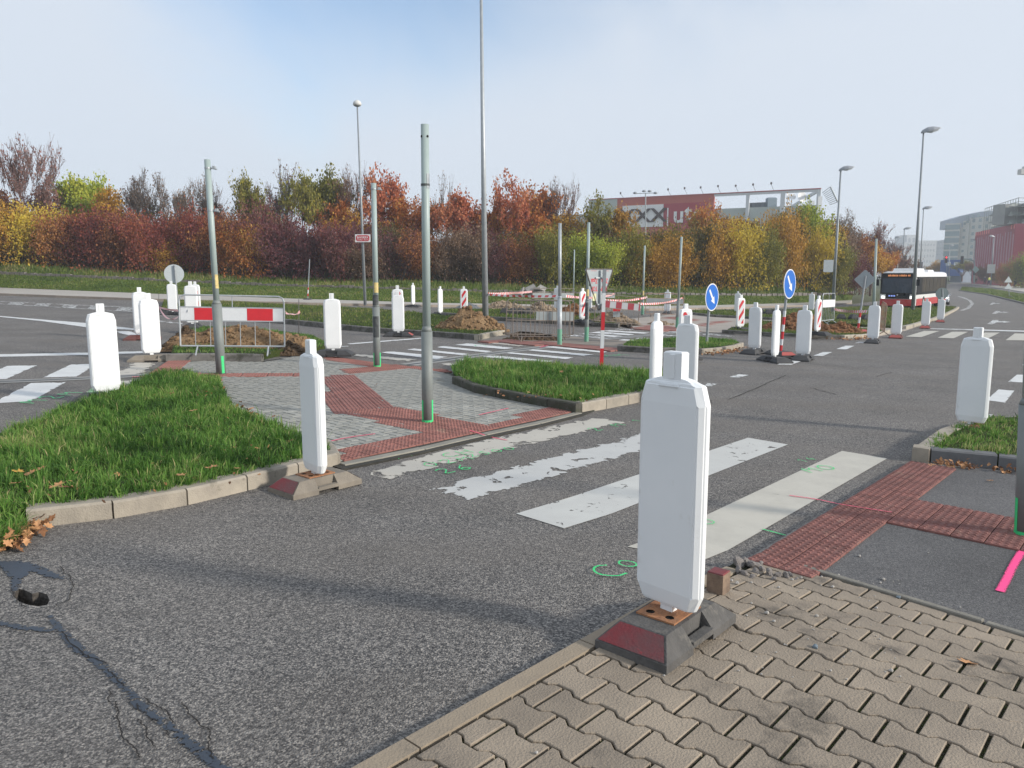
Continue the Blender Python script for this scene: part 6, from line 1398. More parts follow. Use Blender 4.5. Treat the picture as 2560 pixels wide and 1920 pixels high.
def street_lamp(bx, by, h, tx, ty, label, r0=.09, r1=.035, ang=0, s=1.0, depth=None, headkind='flat', m=GALV_D):
    base = P(bx, by, h) if depth is None else at(bx, by, depth); top = at(tx, ty, base.y); o = thing('street_lamp', label, 'street lamp', base, 0, 'street lamps'); T = Vector(local(top, base))
    smooth_tube('mast', (0, 0, -.05), T, r0, r1, m, o, 12)
    if headkind == 'flat': lamp_head(o, T, R(ang), s)
    elif headkind == 'dome':
        b = MB(); b.lathe([(.02, -.10), (.30, -.08), (.38, .02), (.36, .16), (.26, .30), (.12, .38), (.02, .40)], 14); q = b.build('lamp_head', mat('lamp_white', (.62, .62, .60), .5), o, loc=T, smooth=True); q.scale = (s,) * 3
        b = MB(); b.lathe([(.02, -.16), (.20, -.14), (.30, -.08), (.02, -.07)], 14); b.build('lamp_glass', LAMPG, q)
    return o
l1 = street_lamp(913, 761, .1, 893, 262, 'tall street lamp with a white dome head carrying the red street name sign', .082, .035, headkind='dome', s=.58)
lm = P(1214, 817, .14)
street_lamp(1214, 817, .14, 1202, -60, 'tallest lamp mast rising from the dirt heap out of the picture', .10, .04, m=GALV)
street_lamp(2081, 782, .1, 2102, 425, 'street lamp with flat head carrying the blank sign right of the thicket', .10, .045, ang=-5, s=.9)
street_lamp(2282, 775, .12, 2309, 330, 'tall street lamp directly in front of the bus', .13, .05, ang=-5, s=1.35)
street_lamp(2298, 716, 0, 2309, 522, 'street lamp behind the roof of the bus', .10, .05, ang=-5, s=1.25, depth=95)
street_lamp(2255, 712, 0, 2261, 573, 'hazy street lamp left of the lamps by the bus', .13, .07, ang=-5, s=1.35, depth=130)
street_lamp(2234, 708, 0, 2238, 595, 'small hazy street lamp above the bare trees', .14, .08, ang=-5, s=1.3, depth=150)
street_lamp(2372, 702, 0, 2374, 615, 'faint street lamp before the pale apartment block', .14, .08, ang=-5, s=1.4, depth=210)
street_lamp(2434, 706, 0, 2438, 601, 'street lamp at the left corner of the red facade', .13, .07, ang=-170, s=1.3, depth=175)
l10 = street_lamp(2477, 713, 0, 2485, 592, 'street lamp with a small square sign before the red facade', .12, .07, ang=-175, s=1.2, depth=150)
street_lamp(700, 690, 0, 697, 472, 'thin grey lamp pole hidden low among the bare trees', .10, .06, ang=180, s=.6, depth=70)
p_ = at(2478, 672, 149.7); b = MB(); b.box(-.75, .75, -.04, .04, -.85, .85); b.build('small_sign', mat('sign_pale', (.55, .55, .55), .6), l10, loc=local(p_, l10.location))
# twin floodlight mast behind the trees
tm = thing('lamp_mast', 'mast with four lamp heads in front of the shop parapet', 'lamp mast', at(1614, 700, 120), 0); b = MB(); T = Vector(local(at(1614, 484, 120), tm.location)); b.tube((0, 0, 0), T, .12, .08, 8)
b.build('mast', GALV_D, tm); b = MB(); b.tube(T + Vector((-1.5, 0, 0)), T + Vector((1.5, 0, .1)), .05, .05, 6); b.build('cross_arm', GALV_D, tm)
for dx in (-1.6, -.25, .6, 1.5): b = MB(); b.lathe([(.05, -.05), (.28, 0), (.32, .15), (.15, .28), (.02, .3)], 8); b.build('lamp_head', LAMPG, tm, loc=T + Vector((dx, 0, -.02 if abs(dx) > 1 else .25)))

# ---- street name sign, hangs on the lamp
def text_mesh(txt, size, m, name='lettering', align='CENTER', ext=.002, xs=1.0, bold=.018):
    c = bpy.data.curves.new(name, 'FONT'); c.body = txt; c.size = size; c.align_x = align; c.align_y = 'CENTER'; c.extrude = ext; c.offset = bold * size; c.resolution_u = 2
    o = bpy.data.objects.new(name, c); COL.objects.link(o); bpy.context.view_layer.update(); dg = bpy.context.evaluated_depsgraph_get(); me = bpy.data.meshes.new_from_object(o.evaluated_get(dg)); bpy.data.objects.remove(o); me.name = name; me.materials.clear(); me.materials.append(m)
    for v in me.vertices: v.co.x *= xs
    return me
def rrect(w, h, r, n=4):
    out = []
    for (cx, cy, a0) in ((w / 2 - r, h / 2 - r, 0), (-w / 2 + r, h / 2 - r, 90), (-w / 2 + r, -h / 2 + r, 180), (w / 2 - r, -h / 2 + r, 270)):
        for i in range(n + 1): a = R(a0 + 90 * i / n); out.append((cx + r * math.cos(a), cy + r * math.sin(a)))
    return out
def plate(name, poly, th, m, parent, off=0.0):       # flat plate in the local x-z plane, facing -y
    b = MB(); b.prism(poly, 0, th); b.v = [(x, -off - z, y) for x, y, z in b.v]; return b.build(name, m, parent)
c_ = at(907, 595.5, P(913, 761, .1).y - .12); sc_ = 1 / F * c_.y
ns = thing('street_name_sign', 'red street name sign with white border reading BAVORSKA', 'sign', c_, R(-6)); W = 38.5 * sc_; Hh = 19 * sc_
plate('panel', rrect(W, Hh, .02), .02, SWHT, ns); plate('red_field', rrect(W * .88, Hh * .76, .11), .004, SRED, ns, .0215)
for (t, s, z, xs) in (('BAVORSKÁ', Hh * .40, Hh * .08, .92), ('STODŮLKY · PRAHA 5', Hh * .17, -Hh * .22, 1.0)):
    me = text_mesh(t, s, SWHT, xs=xs); o = link('lettering', me, ns, (0, -.0285, z), (R(90), 0, 0)); w_ = max(v.co.x for v in me.vertices) * 2
    lim = W * .74
    if w_ > lim: o.scale.x = lim / w_

# ---- signs on posts
def striped_post(o, T, r, z_stripes, m, square=False):
    b = MB()
    if square: b.loft([[(x * r, y * r, 0) for x, y in ((-1, -1), (1, -1), (1, 1), (-1, 1))], [(T[0] + x * r, T[1] + y * r, T[2]) for x, y in ((-1, -1), (1, -1), (1, 1), (-1, 1))]])
    else: b.tube((0, 0, 0), T, r, r, 10)
    b.build('post', m, o)
    for i, (z0, z1) in enumerate(z_stripes):
        f = lambda z: Vector((T[0] * z / T[2], T[1] * z / T[2], z)); b = MB()
        rr = r + .003
        if square: b.loft([[tuple(f(z) + Vector((x * rr, y * rr, 0))) for x, y in ((-1, -1), (1, -1), (1, 1), (-1, 1))] for z in (z0, z1)])
        else: b.tube(f(z0), f(z1), rr, rr, 10)
        b.build('stripe', REFR if i % 2 == 0 else REFW, o)
def sign_on_post(name, bx, by, h, tx, ty, label, shape, size, cx, cy, N, m_face, post_m=GALV_D, r=.032, stripes=(), square=False, lean=None, footk=None, dep=None):
    base = P(bx, by, h) if dep is None else at(bx, by, dep); top = at(tx, ty, base.y); o = thing(name, label, 'sign', base, 0); T = Vector(local(top, base)); striped_post(o, T, r, stripes, post_m, square)
    c = Vector(local(at(cx, cy, base.y), base)); n = Vector((math.cos(R(N)), math.sin(R(N)), 0))
    s = link('sign_plate', None, o); bpy.data.objects.remove(s)
    b = MB(); b.prism(shape, -.006, .006); b.v = [(x, -z, y) for x, y, z in b.v]; pl = b.build('sign_plate', m_face, o, loc=c + n * (r + .02), rot=R(N + 90)); pl.scale = (size, 1, size)
    if footk: link('foot', FOOTM[footk], o, (0, 0, 0), R(20)); pass
    return o, pl
disc = [(math.cos(a * math.pi / 14), math.sin(a * math.pi / 14)) for a in range(28)]
def blue_face(pl):
    for (rad, m, off) in ((.93, BLUE, .0075),): 
        b = MB(); b.add([(x * rad, -off, y * rad) for x, y in disc], [tuple(range(28))]); b.build('blue_field', m, pl)
    ar = [(-.10, .72), (.10, .72), (.10, -.12), (.30, -.12), (0, -.66), (-.30, -.12), (-.10, -.12)]; a = R(38); ca, sa = math.cos(a), math.sin(a)
    b = MB(); b.add([((x * ca - y * sa) * .95, -.0095, (x * sa + y * ca) * .95) for x, y in ar], [tuple(range(7))]); b.build('arrow', SWHT, pl)
o, pl = sign_on_post('keep_right_sign', 1767, 856, .13, 1776, 712, 'round blue sign with white down right arrow on the small grass island', disc, 34 / F * P(1767, 856, .13).y, 1775, 743, 318, SWHT, r=.035); blue_face(pl)
o, pl = sign_on_post('keep_right_sign', 1951, 884, .08, 1971, 690, 'round blue sign with white down right arrow on a red striped post', disc, 36.5 / F * P(1951, 884, .08).y, 1969, 710, 318, SWHT, r=.03, stripes=((.02, .20), (.20, .34), (.34, .52), (.52, .68), (.68, .86), (.86, 1.0))); blue_face(pl)
f_ = link('foot', FOOTM['black'], o, (0, 0, -.05), R(10)); [link('reflector', q_, f_) for q_ in refl['n']]
tri = [(-.44, .22), (-.42, .26), (.42, .26), (.44, .22), (.03, -.50), (-.03, -.50)]
tb = P(1503, 925, .0); k_ = 103 / F * tb.y / .76
o, pl = sign_on_post('yield_sign', 1503, 926, .0, 1511.5, 673, 'triangular sign seen from behind on a square red and white striped post', [(x * k_, (y + .12) * k_) for x, y in tri], 1, 1503, 724, 140, SIGNB, r=.030, square=True, stripes=((.08, .42), (.42, .76), (.76, 1.10), (1.10, 1.45)))
# the printed back faces the camera: build rim, letters and label on that side (+y of the plate)
rim = [(x * k_, (y + .12) * k_) for x, y in tri]
b = MB(); ii = inset(rim, .018)
for i in range(6):
    j = (i + 1) % 6; b.add([(rim[i][0], .007, rim[i][1]), (rim[j][0], .007, rim[j][1]), (ii[j][0], .007, ii[j][1]), (ii[i][0], .007, ii[i][1]), (rim[i][0], .016, rim[i][1]), (rim[j][0], .016, rim[j][1]), (ii[j][0], .016, ii[j][1]), (ii[i][0], .016, ii[i][1])], [(4, 5, 6, 7), (0, 1, 5, 4), (2, 3, 7, 6)])
b.build('rim', mat('sign_rim', (.10, .08, .07), .7), pl)
RT = mat('print_red', (.62, .06, .08), .6)
for (t, s, x, z) in (('Znak', .125, .17, .16), ('Znak', .125, -.17, .16), ('TOP', .125, .16, .02), ('TOP', .125, -.15, .02), ('______', .07, .19, .31), ('______', .07, -.22, .31)):
    me = text_mesh(t, s * k_, RT, xs=.85, bold=.008); lt = link('lettering', me, pl, (x * k_, .009, z * k_), (R(90), R(180), R(180)))
b = MB(); b.box(.10 * k_, .21 * k_, .008, .010, -.20 * k_, -.07 * k_); b.build('label', mat('label_yellow', (.62, .62, .38), .6), pl)
b = MB(); b.box(-.10 * k_, -.07 * k_, .008, .010, -.24 * k_, -.10 * k_); b.build('label', SWHT, pl)
b = MB(); b.box(-.14 * k_, .15 * k_, .01, .035, .20 * k_, .225 * k_); b.box(-.08 * k_, .08 * k_, .01, .035, -.28 * k_, -.26 * k_); b.build('bracket', SIGNL, pl)
o, pl = sign_on_post('round_sign', 445, 768, .0, 436, 663, 'round sign seen from behind at the far left median', disc, 23 / F * P(445, 768, 0).y, 435, 684.5, 110, SIGNL, r=.04)
dm = P(2144, 829, .1); s_ = 26 / F * dm.y
o, pl = sign_on_post('rhombic_sign', 2144, 829, .1, 2164, 690, 'rhombic sign seen from behind on a leaning striped post', [((x - y) * .707, (x + y) * .707) for x, y in rrect(1.36, 1.36, .12)], s_, 2162, 699, 62, SIGNB, r=.035, stripes=((.1, .3), (.3, .5), (.5, .72)));
f_ = link('foot', FOOTM['brown'], o, (0, 0, -.02), R(10)); [link('reflector', q_, f_) for q_ in refl['n']]
o, pl = sign_on_post('round_sign', 2358, 797, .13, 2356, 722, 'round sign seen from behind over the last beacon of the right row', disc, 14.5 / F * P(2358, 797, .13).y, 2356, 734, 75, mat('sign_back_green', (.27, .32, .31), .5, metal=.3), r=.035)
bp_ = P(2081, 782, .1); ps = at(2071, 665, bp_.y - .1); bs = thing('blank_sign', 'blank rectangular sign back fixed to the street lamp right of the thicket', 'sign', ps, R(-8)); plate('sign_plate', rrect(23 / F * bp_.y, 30 / F * bp_.y, .06), .02, SIGNL, bs)
tt = [(-.5, -.43), (.5, -.43), (0, .45)]
dp = P(2523, 742, .1).y; tp_ = thing('triangle_signs', 'two stacked triangular sign backs on the far right median', 'sign', P(2523, 742, .1), 0); T = Vector(local(at(2521, 690, dp), tp_.location)); b = MB(); b.tube((0, 0, 0), T, .04, .04, 6); b.build('post', GALV_D, tp_)
for cy in (698.5, 715): q = plate('sign_plate', [(x * 20 / F * dp, y * 17 / F * dp) for x, y in tt], .02, SIGNL, tp_); q.location = Vector(local(at(2521, cy, dp - .1), tp_.location))
link('foot', FOOTM['black'], tp_, (0, 0, 0), 0)
# thin striped rod on a rubber foot at the far pavement, and thin steel rods
o = thing('marker_rod', 'thin rod with red striped lower end standing on the far pavement', 'rod', P(769, 751, .05), 0); T = Vector(local(at(774, 648, o.location.y), o.location)); striped_post(o, T, .028, ((.25, .4), (.4, .62), (.62, .75)), GALV_D); link('foot', FOOTM['black'], o, (0, 0, 0), R(0))
for (x, y0, y1, h, lb) in ((397, 800, 735, 0, 'thin steel rod holding the tape left of the barrier'), (747, 852, 748, 0, 'thin steel rod right of the red and white barrier')):
    p = P(x, y0, h); o = link('steel_rod', None, None, p); tag(o, lb, 'rod', 'thin steel rods'); smooth_tube('rod', (0, 0, 0), Vector(local(at(x, y1, p.y), p)), .009, .009, mat('dark_steel', (.12, .11, .11), .6), o, 8)

# ---- barriers
def barrier(A, B_, label, kind='redwhite', H=1.10, z0=.16, pz=(.64, .87), nb=8, col=GALV, seg=None, feet=True, side=1, mid=1, pr=(0, 1), pmat=None, rmat=None):
    a, b_ = P(*A), P(*B_); L = math.hypot(b_.x - a.x, b_.y - a.y); ang = math.atan2(b_.y - a.y, b_.x - a.x); o = thing('barrier', label, 'barrier', a, 0, 'roadwork barriers'); o.rotation_euler = (0, -math.atan2(b_.z - a.z, L), ang)
    b = MB(); r = .017 if a.y < 17 else .015; c = .10
    b.path([(0, 0, z0), (0, 0, H - c), (c * .3, 0, H - c * .3), (c, 0, H), (L - c, 0, H), (L - c * .3, 0, H - c * .3), (L, 0, H - c), (L, 0, z0), (0, 0, z0)], r, 6); b.build('frame', col, o)
    for i in range(1, nb): b = MB(); x = L * i / nb; b.tube((x, 0, z0), (x, 0, pz[0] if kind != 'mesh' else H), .0075, .0075, 5); b.build('bar', col, o)
    for i in range(1, mid + 1): b = MB(); x = L * i / (mid + 1); b.tube((x, 0, pz[1]), (x, 0, H), .010, .010, 5); b.build('bar', col, o)
    if kind != 'mesh':
        b = MB(); b.box(.02 + L * pr[0], L * pr[1] - .02, -.012, .012, pz[0], pz[1]); b.build('panel', pmat or {'redwhite': REFW, 'grey': mat('panel_grey', (.24, .27, .28), .6, (.19, .22, .23), 4, .8), 'white': SWHT}[kind], o); pn = [k for k in o.children if k.name.startswith('panel')][0]
        b = MB(); b.box(0, L, -.014, .014, pz[1], pz[1] + .02); b.box(0, L, -.014, .014, pz[0] - .02, pz[0]); b.build('rail', col, o)
        if kind == 'redwhite':
            seg = seg or [(.14, .39), (.64, .89)]
            for (f0, f1) in seg:
                b = MB(); b.box(L * f0, L * f1, -.0145, .0145, pz[0] + .003, pz[1] - .003); b.build('red_stripe', rmat or REFR, pn)
    if feet:
        for x in (L * .16, L * .84):
            b = MB(); b.path([(x, 0, z0), (x, -.22, 0)], .014, 6); b.path([(x, 0, z0), (x, .22, 0)], .014, 6); b.build('foot', col, o)
    return o
barrier((452, 886, .13), (712, 887, .13), 'red and white panel barrier in front of the left dirt heap', nb=7)
barrier((1264, 850, .03), (1432, 851, .0), 'lattice barrier with grey panel back left of the galvanised post', 'grey', nb=14, col=mat('fence_dull', (.15, .145, .135), .7, (.22, .16, .12), 6, .8), pz=(.55, .78), pr=(.42, 1))
barrier((1282, 856, .0), (1424, 858, .03), 'second lattice barrier leaning just before the first one', 'mesh', nb=13, mid=0, col=MATS['fence_dull'])
barrier((1484, 812, .13), (1594, 822, .0), 'barrier with five red squares on a white board behind the triangular sign', nb=8, seg=[(.0, .05), (.18, .31), (.45, .58), (.72, .86), (.97, 1.0)], col=MATS['fence_dull'], pmat=mat('board_shaded_white', (.36, .38, .40), .6), rmat=mat('board_shaded_red', (.26, .015, .03), .6))  # board seen against the light: its shade is put into both panel colours
barrier((1613, 793, .03), (1707, 795, .03), 'barrier with dark grey panel behind the pale crossing island', 'grey', nb=9, col=mat('rusty_frame', (.32, .17, .10), .8, (.3, .26, .22), 6, 1))
barrier((1330, 778, .1), (1434, 776, .1), 'far barrier with grey panel on the pavement behind the soil heaps', 'grey', nb=9, col=MATS['fence_dull'])
barrier((1450, 776, .1), (1536, 774, .1), 'far barrier with dark panel right of the far soil heaps', 'grey', nb=8, col=MATS['fence_dull'])
barrier((2053, 812, .12), (2084, 808, .12), 'green framed barrier with white panel beside the lamp post', 'white', nb=8, H=1.25, pz=(.70, .98))
barrier((2198, 832, .12), (2210, 842, .03), 'rusty barrier seen end on left of the second right beacon', 'mesh', nb=8, mid=0, col=MATS['rusty_frame'])
# hanging dark box under the red white board
p = at(1541, 781, P(1540, 816).y - .1); o = thing('warning_plate', 'small dark plate with a red stripe hung under the barrier board', 'plate', p, R(5)); plate('plate', rrect(.26, .34, .02), .02, SIGNB, o); b = MB(); b.box(-.13, .13, -.026, -.022, .04, .14); b.build('red_stripe', REFR, o)

# ---- barrier tape
def tape(A, B_, label, sag=.1, w=.075, dA=None, dB=None, tw=0.0):
    a = at(A[0], A[1], dA); c = at(B_[0], B_[1], dB); w *= .62; n = max(6, int((c - a).length / (.10 if a.y < 20 else .20))); b = MB(); side = Vector((-(c.y - a.y), c.x - a.x, 0)).normalized()
    for i in range(n + 1):
        t = i / n; p = a.lerp(c, t); p.z -= sag * 4 * t * (1 - t); ph = tw * t * 6.28 + .5 * math.sin(t * 9); u = Vector((0, 0, 1)) * math.cos(ph) + side * math.sin(ph); b.v.append(tuple(p - u * w / 2 - a)); b.v.append(tuple(p + u * w / 2 - a))
    for i in range(n): b.mi = i % 2; b.face((2 * i, 2 * i + 1, 2 * i + 3, 2 * i + 2))
    o = b.build('barrier_tape', [mat('tape_white', (.72, .70, .70), .5), mat('tape_red', (.62, .05, .05), .5)], None, fix=False, loc=a); tag(o, label, 'tape', 'red and white barrier tapes'); return o
dR = P(397, 800, 0).y; dF = P(452, 886, .13).y; dF2 = P(712, 887, .13).y
tape((397, 766), (458, 780), 'twisted tape hanging in a deep loop from the steel rod to the left barrier', .26, .07, dR, dF, .6)
tape((398, 768), (470, 777), 'upper tape from the steel rod to the left barrier', .03, .08, dR, dF)
tape((714, 781), (750, 779), 'short crumpled tape between left barrier and right rod', .05, .10, dF2, P(747, 852).y, .5)
dL = P(1214, 817, .14).y
tape((1218, 736), (1399, 740), 'long tape from the lamp mast to the galvanised post', .03, .10, dL, P(1399, 862).y)
tape((1218, 735), (1330, 729), 'tape running back from the lamp mast to the far barrier', .02, .14, dL, P(1330, 778, .1).y)
tape((1415, 740), (1536, 735), 'tape behind the triangular sign to the far dark barrier', .12, .14, P(1399, 862).y + 6, P(1536, 774, .1).y)
tape((1486, 748), (1618, 743), 'tape from the red squared board to the rusty framed barrier', .10, .14, P(1484, 812, .13).y, P(1613, 793).y)
tape((1595, 759), (1707, 745), 'tape sloping up to the rusty framed barrier end', .10, .13, P(1594, 822).y, P(1707, 795).y)
tape((2085, 773), (2168, 778), 'orange red tape from the green barrier to the first right beacon', .05, .16, P(2084, 808, .12).y, P(2182, 845).y)

# ---- heaps of dug soil
from mathutils import noise as mn
SOILH = ground_mat('heap_soil', (0.12, 0.075, 0.04), (0.24, 0.155, 0.085), (0.36, 0.25, 0.145), 3.0, 18, 1.0); SOILR = ground_mat('heap_soil_red', (0.13, 0.065, 0.035), (0.24, 0.12, 0.06), (0.34, 0.19, 0.10), 3.0, 18, 1.0)
SOILG = ground_mat('heap_soil_pale', (0.17, 0.13, 0.09), (0.29, 0.225, 0.16), (0.38, 0.31, 0.235), 3.0, 18, 1.0); GRAVG = ground_mat('heap_gravel_grey', (0.10, 0.11, 0.12), (0.17, 0.18, 0.19), (0.24, 0.25, 0.26), 6, 40, 1)
def heap(cx, cy, h, wpx, hpx, label, m=SOILH, depthk=.6, clods=60, seed=0, skew=0.0, name='dirt_heap', ridge=1.0, csz=1.0):
    c = P(cx, cy, h); d = c.y; a = wpx / 2 / F * d; Hh = hpx / F * d; bb = a * depthk; c = Vector((c.x, c.y + bb * .6, gz(c.x, c.y + bb * .6) + h)); o = thing(name, label, 'dirt heap', c, 0, 'heaps of dug soil'); n = 40
    def f(s, t):
        x, y = (s - .5) * 2.3, (t - .5) * 2.3; r = math.hypot(x, y); xs = x - skew * (1 - min(1, r)); rr = math.hypot(xs / ridge if abs(xs) < 1 else xs, y)
        base = max(0, 1 - rr) ** .85 if rr < 1 else 0; nz = mn.fractal(Vector((x * 2.2 + seed, y * 2.2, seed)), .9, 2.1, 5) * .22 + mn.noise(Vector((x * 9 + seed, y * 9, 3))) * .07 + mn.noise(Vector((x * 19 + seed, y * 19, 7))) * .035
        z = Hh * max(-.06, base * (1 + nz * .8) + nz * .25 * min(1, base * 5 + .1) - .03); return (x * a, y * bb, z if r < 1.12 else -.06)
    b = MB(); b.grid(f, n, n); b.build('mound', m, o, smooth=False)
    r = random.Random(seed); b = MB(); me = rocks[0]
    for k in range(clods * 3):
        s, t = r.uniform(.06, .94), r.uniform(.06, .80); q = f(s, t)
        if q[2] < -.02 * Hh and r.random() < .5: continue
        z = r.uniform(.018, .06) * (1.4 if r.random() < .12 else .8) * csz; k1 = r.uniform(.6, 1.2)
        b.add([(q[0] + v.co.x * z * k1, q[1] + v.co.y * z, max(q[2], -.01) + v.co.z * z) for v in me.vertices], [tuple(p.vertices) for p in me.polygons])
    q = b.build('clods', m, o, fix=False); q['kind'] = 'stuff'
    return o
heap(585, 868, .12, 345, 54, 'long brown dirt heap behind the red and white barrier', SOILH, .42, 110, 3, -.15, ridge=1.5)
heap(455, 862, .05, 110, 42, 'dark end of the left dirt heap sliding towards the trench', ground_mat('heap_soil_dark', (.05, .035, .024), (.10, .07, .045), (.17, .12, .08), 3, 18, 1), .9, 40, 8)
heap(716, 880, .08, 90, 26, 'small dark crumbly heap at the right foot of the barrier', ground_mat('heap_soil_dark', (0,) * 3, (0,) * 3, (0,) * 3), .8, 40, 12)
heap(1170, 824, .13, 182, 56, 'tall clay heap around the foot of the lamp mast', SOILH, .55, 90, 5, .0, csz=1.5)
heap(1257, 771, .1, 105, 20, 'low pale soil heap on the far pavement behind the lamp mast', SOILG, .5, 50, 21, csz=2)
heap(1168, 769, .1, 62, 13, 'small grey gravel heap on the far pavement', GRAVG, .5, 10, 22)
heap(1350, 785, .12, 105, 30, 'pale soil heap behind the lattice barrier', SOILG, .5, 50, 23, csz=2)
heap(1432, 790, .12, 80, 32, 'dark brown soil heap between the two middle posts', SOILR, .6, 50, 24, csz=2)
heap(1532, 806, .12, 125, 28, 'yellow brown soil heap below the red squared barrier', SOILG, .5, 60, 25, csz=1.6)
heap(2000, 826, .12, 185, 48, 'reddish dirt heap behind the white beacon at the right', SOILR, .5, 90, 26, .1, csz=1.8)
heap(2105, 832, .12, 120, 24, 'flat reddish soil spread at the foot of the rhombic sign', SOILR, .5, 70, 27, csz=1.8)
heap(1330, 853, .0, 150, 12, 'crumbs of dark soil round the trench by the lattice barrier', ground_mat('heap_soil_dark', (0,) * 3, (0,) * 3, (0,) * 3), .35, 80, 28, csz=1.5)
heap(1650, 812, .03, 70, 10, 'soil left beside the pale crossing', SOILG, .5, 30, 29)
for (x, y, lb) in ((1310, 738, 'left pile of broken grey slabs on the bank'), (1336, 735, 'right pile of broken grey slabs on the bank')):
    p = at(x, y + 3, 47); o = thing('slab_pile', lb, 'slab pile', p, 0, 'broken slabs piled on the bank')
    for k in range(9): b = MB(); b.box(-.3, .3, -.22, .22, -.05, .05); b.build('slab', mat('slab_grey', (.30, .29, .27), .9, (.2, .19, .18), 4, .8), o, loc=(random.uniform(-.6, .6), random.uniform(-.3, .3), random.uniform(.02, .4)), rot=(random.gauss(0, .4), random.gauss(0, .4), random.uniform(0, 3)))
# dark drainage blocks and plastic barrier feet lying in the grass
for (x, y, h, w, lb) in ((1292, 786, .13, .8, 'dark plastic feet stacked in the grass of the far median'), (1928, 786, .12, .9, 'black lattice block lying in the grass right of centre'), (2150, 800, .12, 1.3, 'black plastic feet lying on the lawn behind the rhombic sign')):
    p = P(x, y, h); o = thing('barrier_feet', lb, 'barrier feet', p, random.uniform(-.2, .2)); 
    for k in range(4): b = MB(); b.loft([[(-.18, -.2, 0), (.18, -.2, 0), (.18, .2, 0), (-.18, .2, 0)], [(-.18, -.2, .12), (.18, -.2, .12), (.18, .2, .12), (-.18, .2, .12)], [(-.1, -.14, .26), (.1, -.14, .26), (.1, .14, .26), (-.1, .14, .26)]]); b.build('foot_block', BLACKR, o, loc=((k - 1.5) * w * .42, random.uniform(-.1, .1), 0), rot=random.uniform(-.3, .3))
# brick of red painted timber behind the nearest beacon
p = P(1795, 1478, .033); o = thing('timber_stub', 'short worn timber block with red painted top behind the nearest beacon', 'timber block', (p.x, p.y, gz(p.x, p.y) + hp(p.x, p.y)), R(50))
b = MB(); b.box(-.045, .045, -.045, .045, 0, .11, bev=.006); b.build('block', mat('old_timber', (.24, .17, .12), .9, (.14, .10, .075), 14, 1, .6, 40), o); b = MB(); b.box(-.043, .043, -.043, .043, .106, .113, bev=.003); b.build('painted_top', REDW, o)
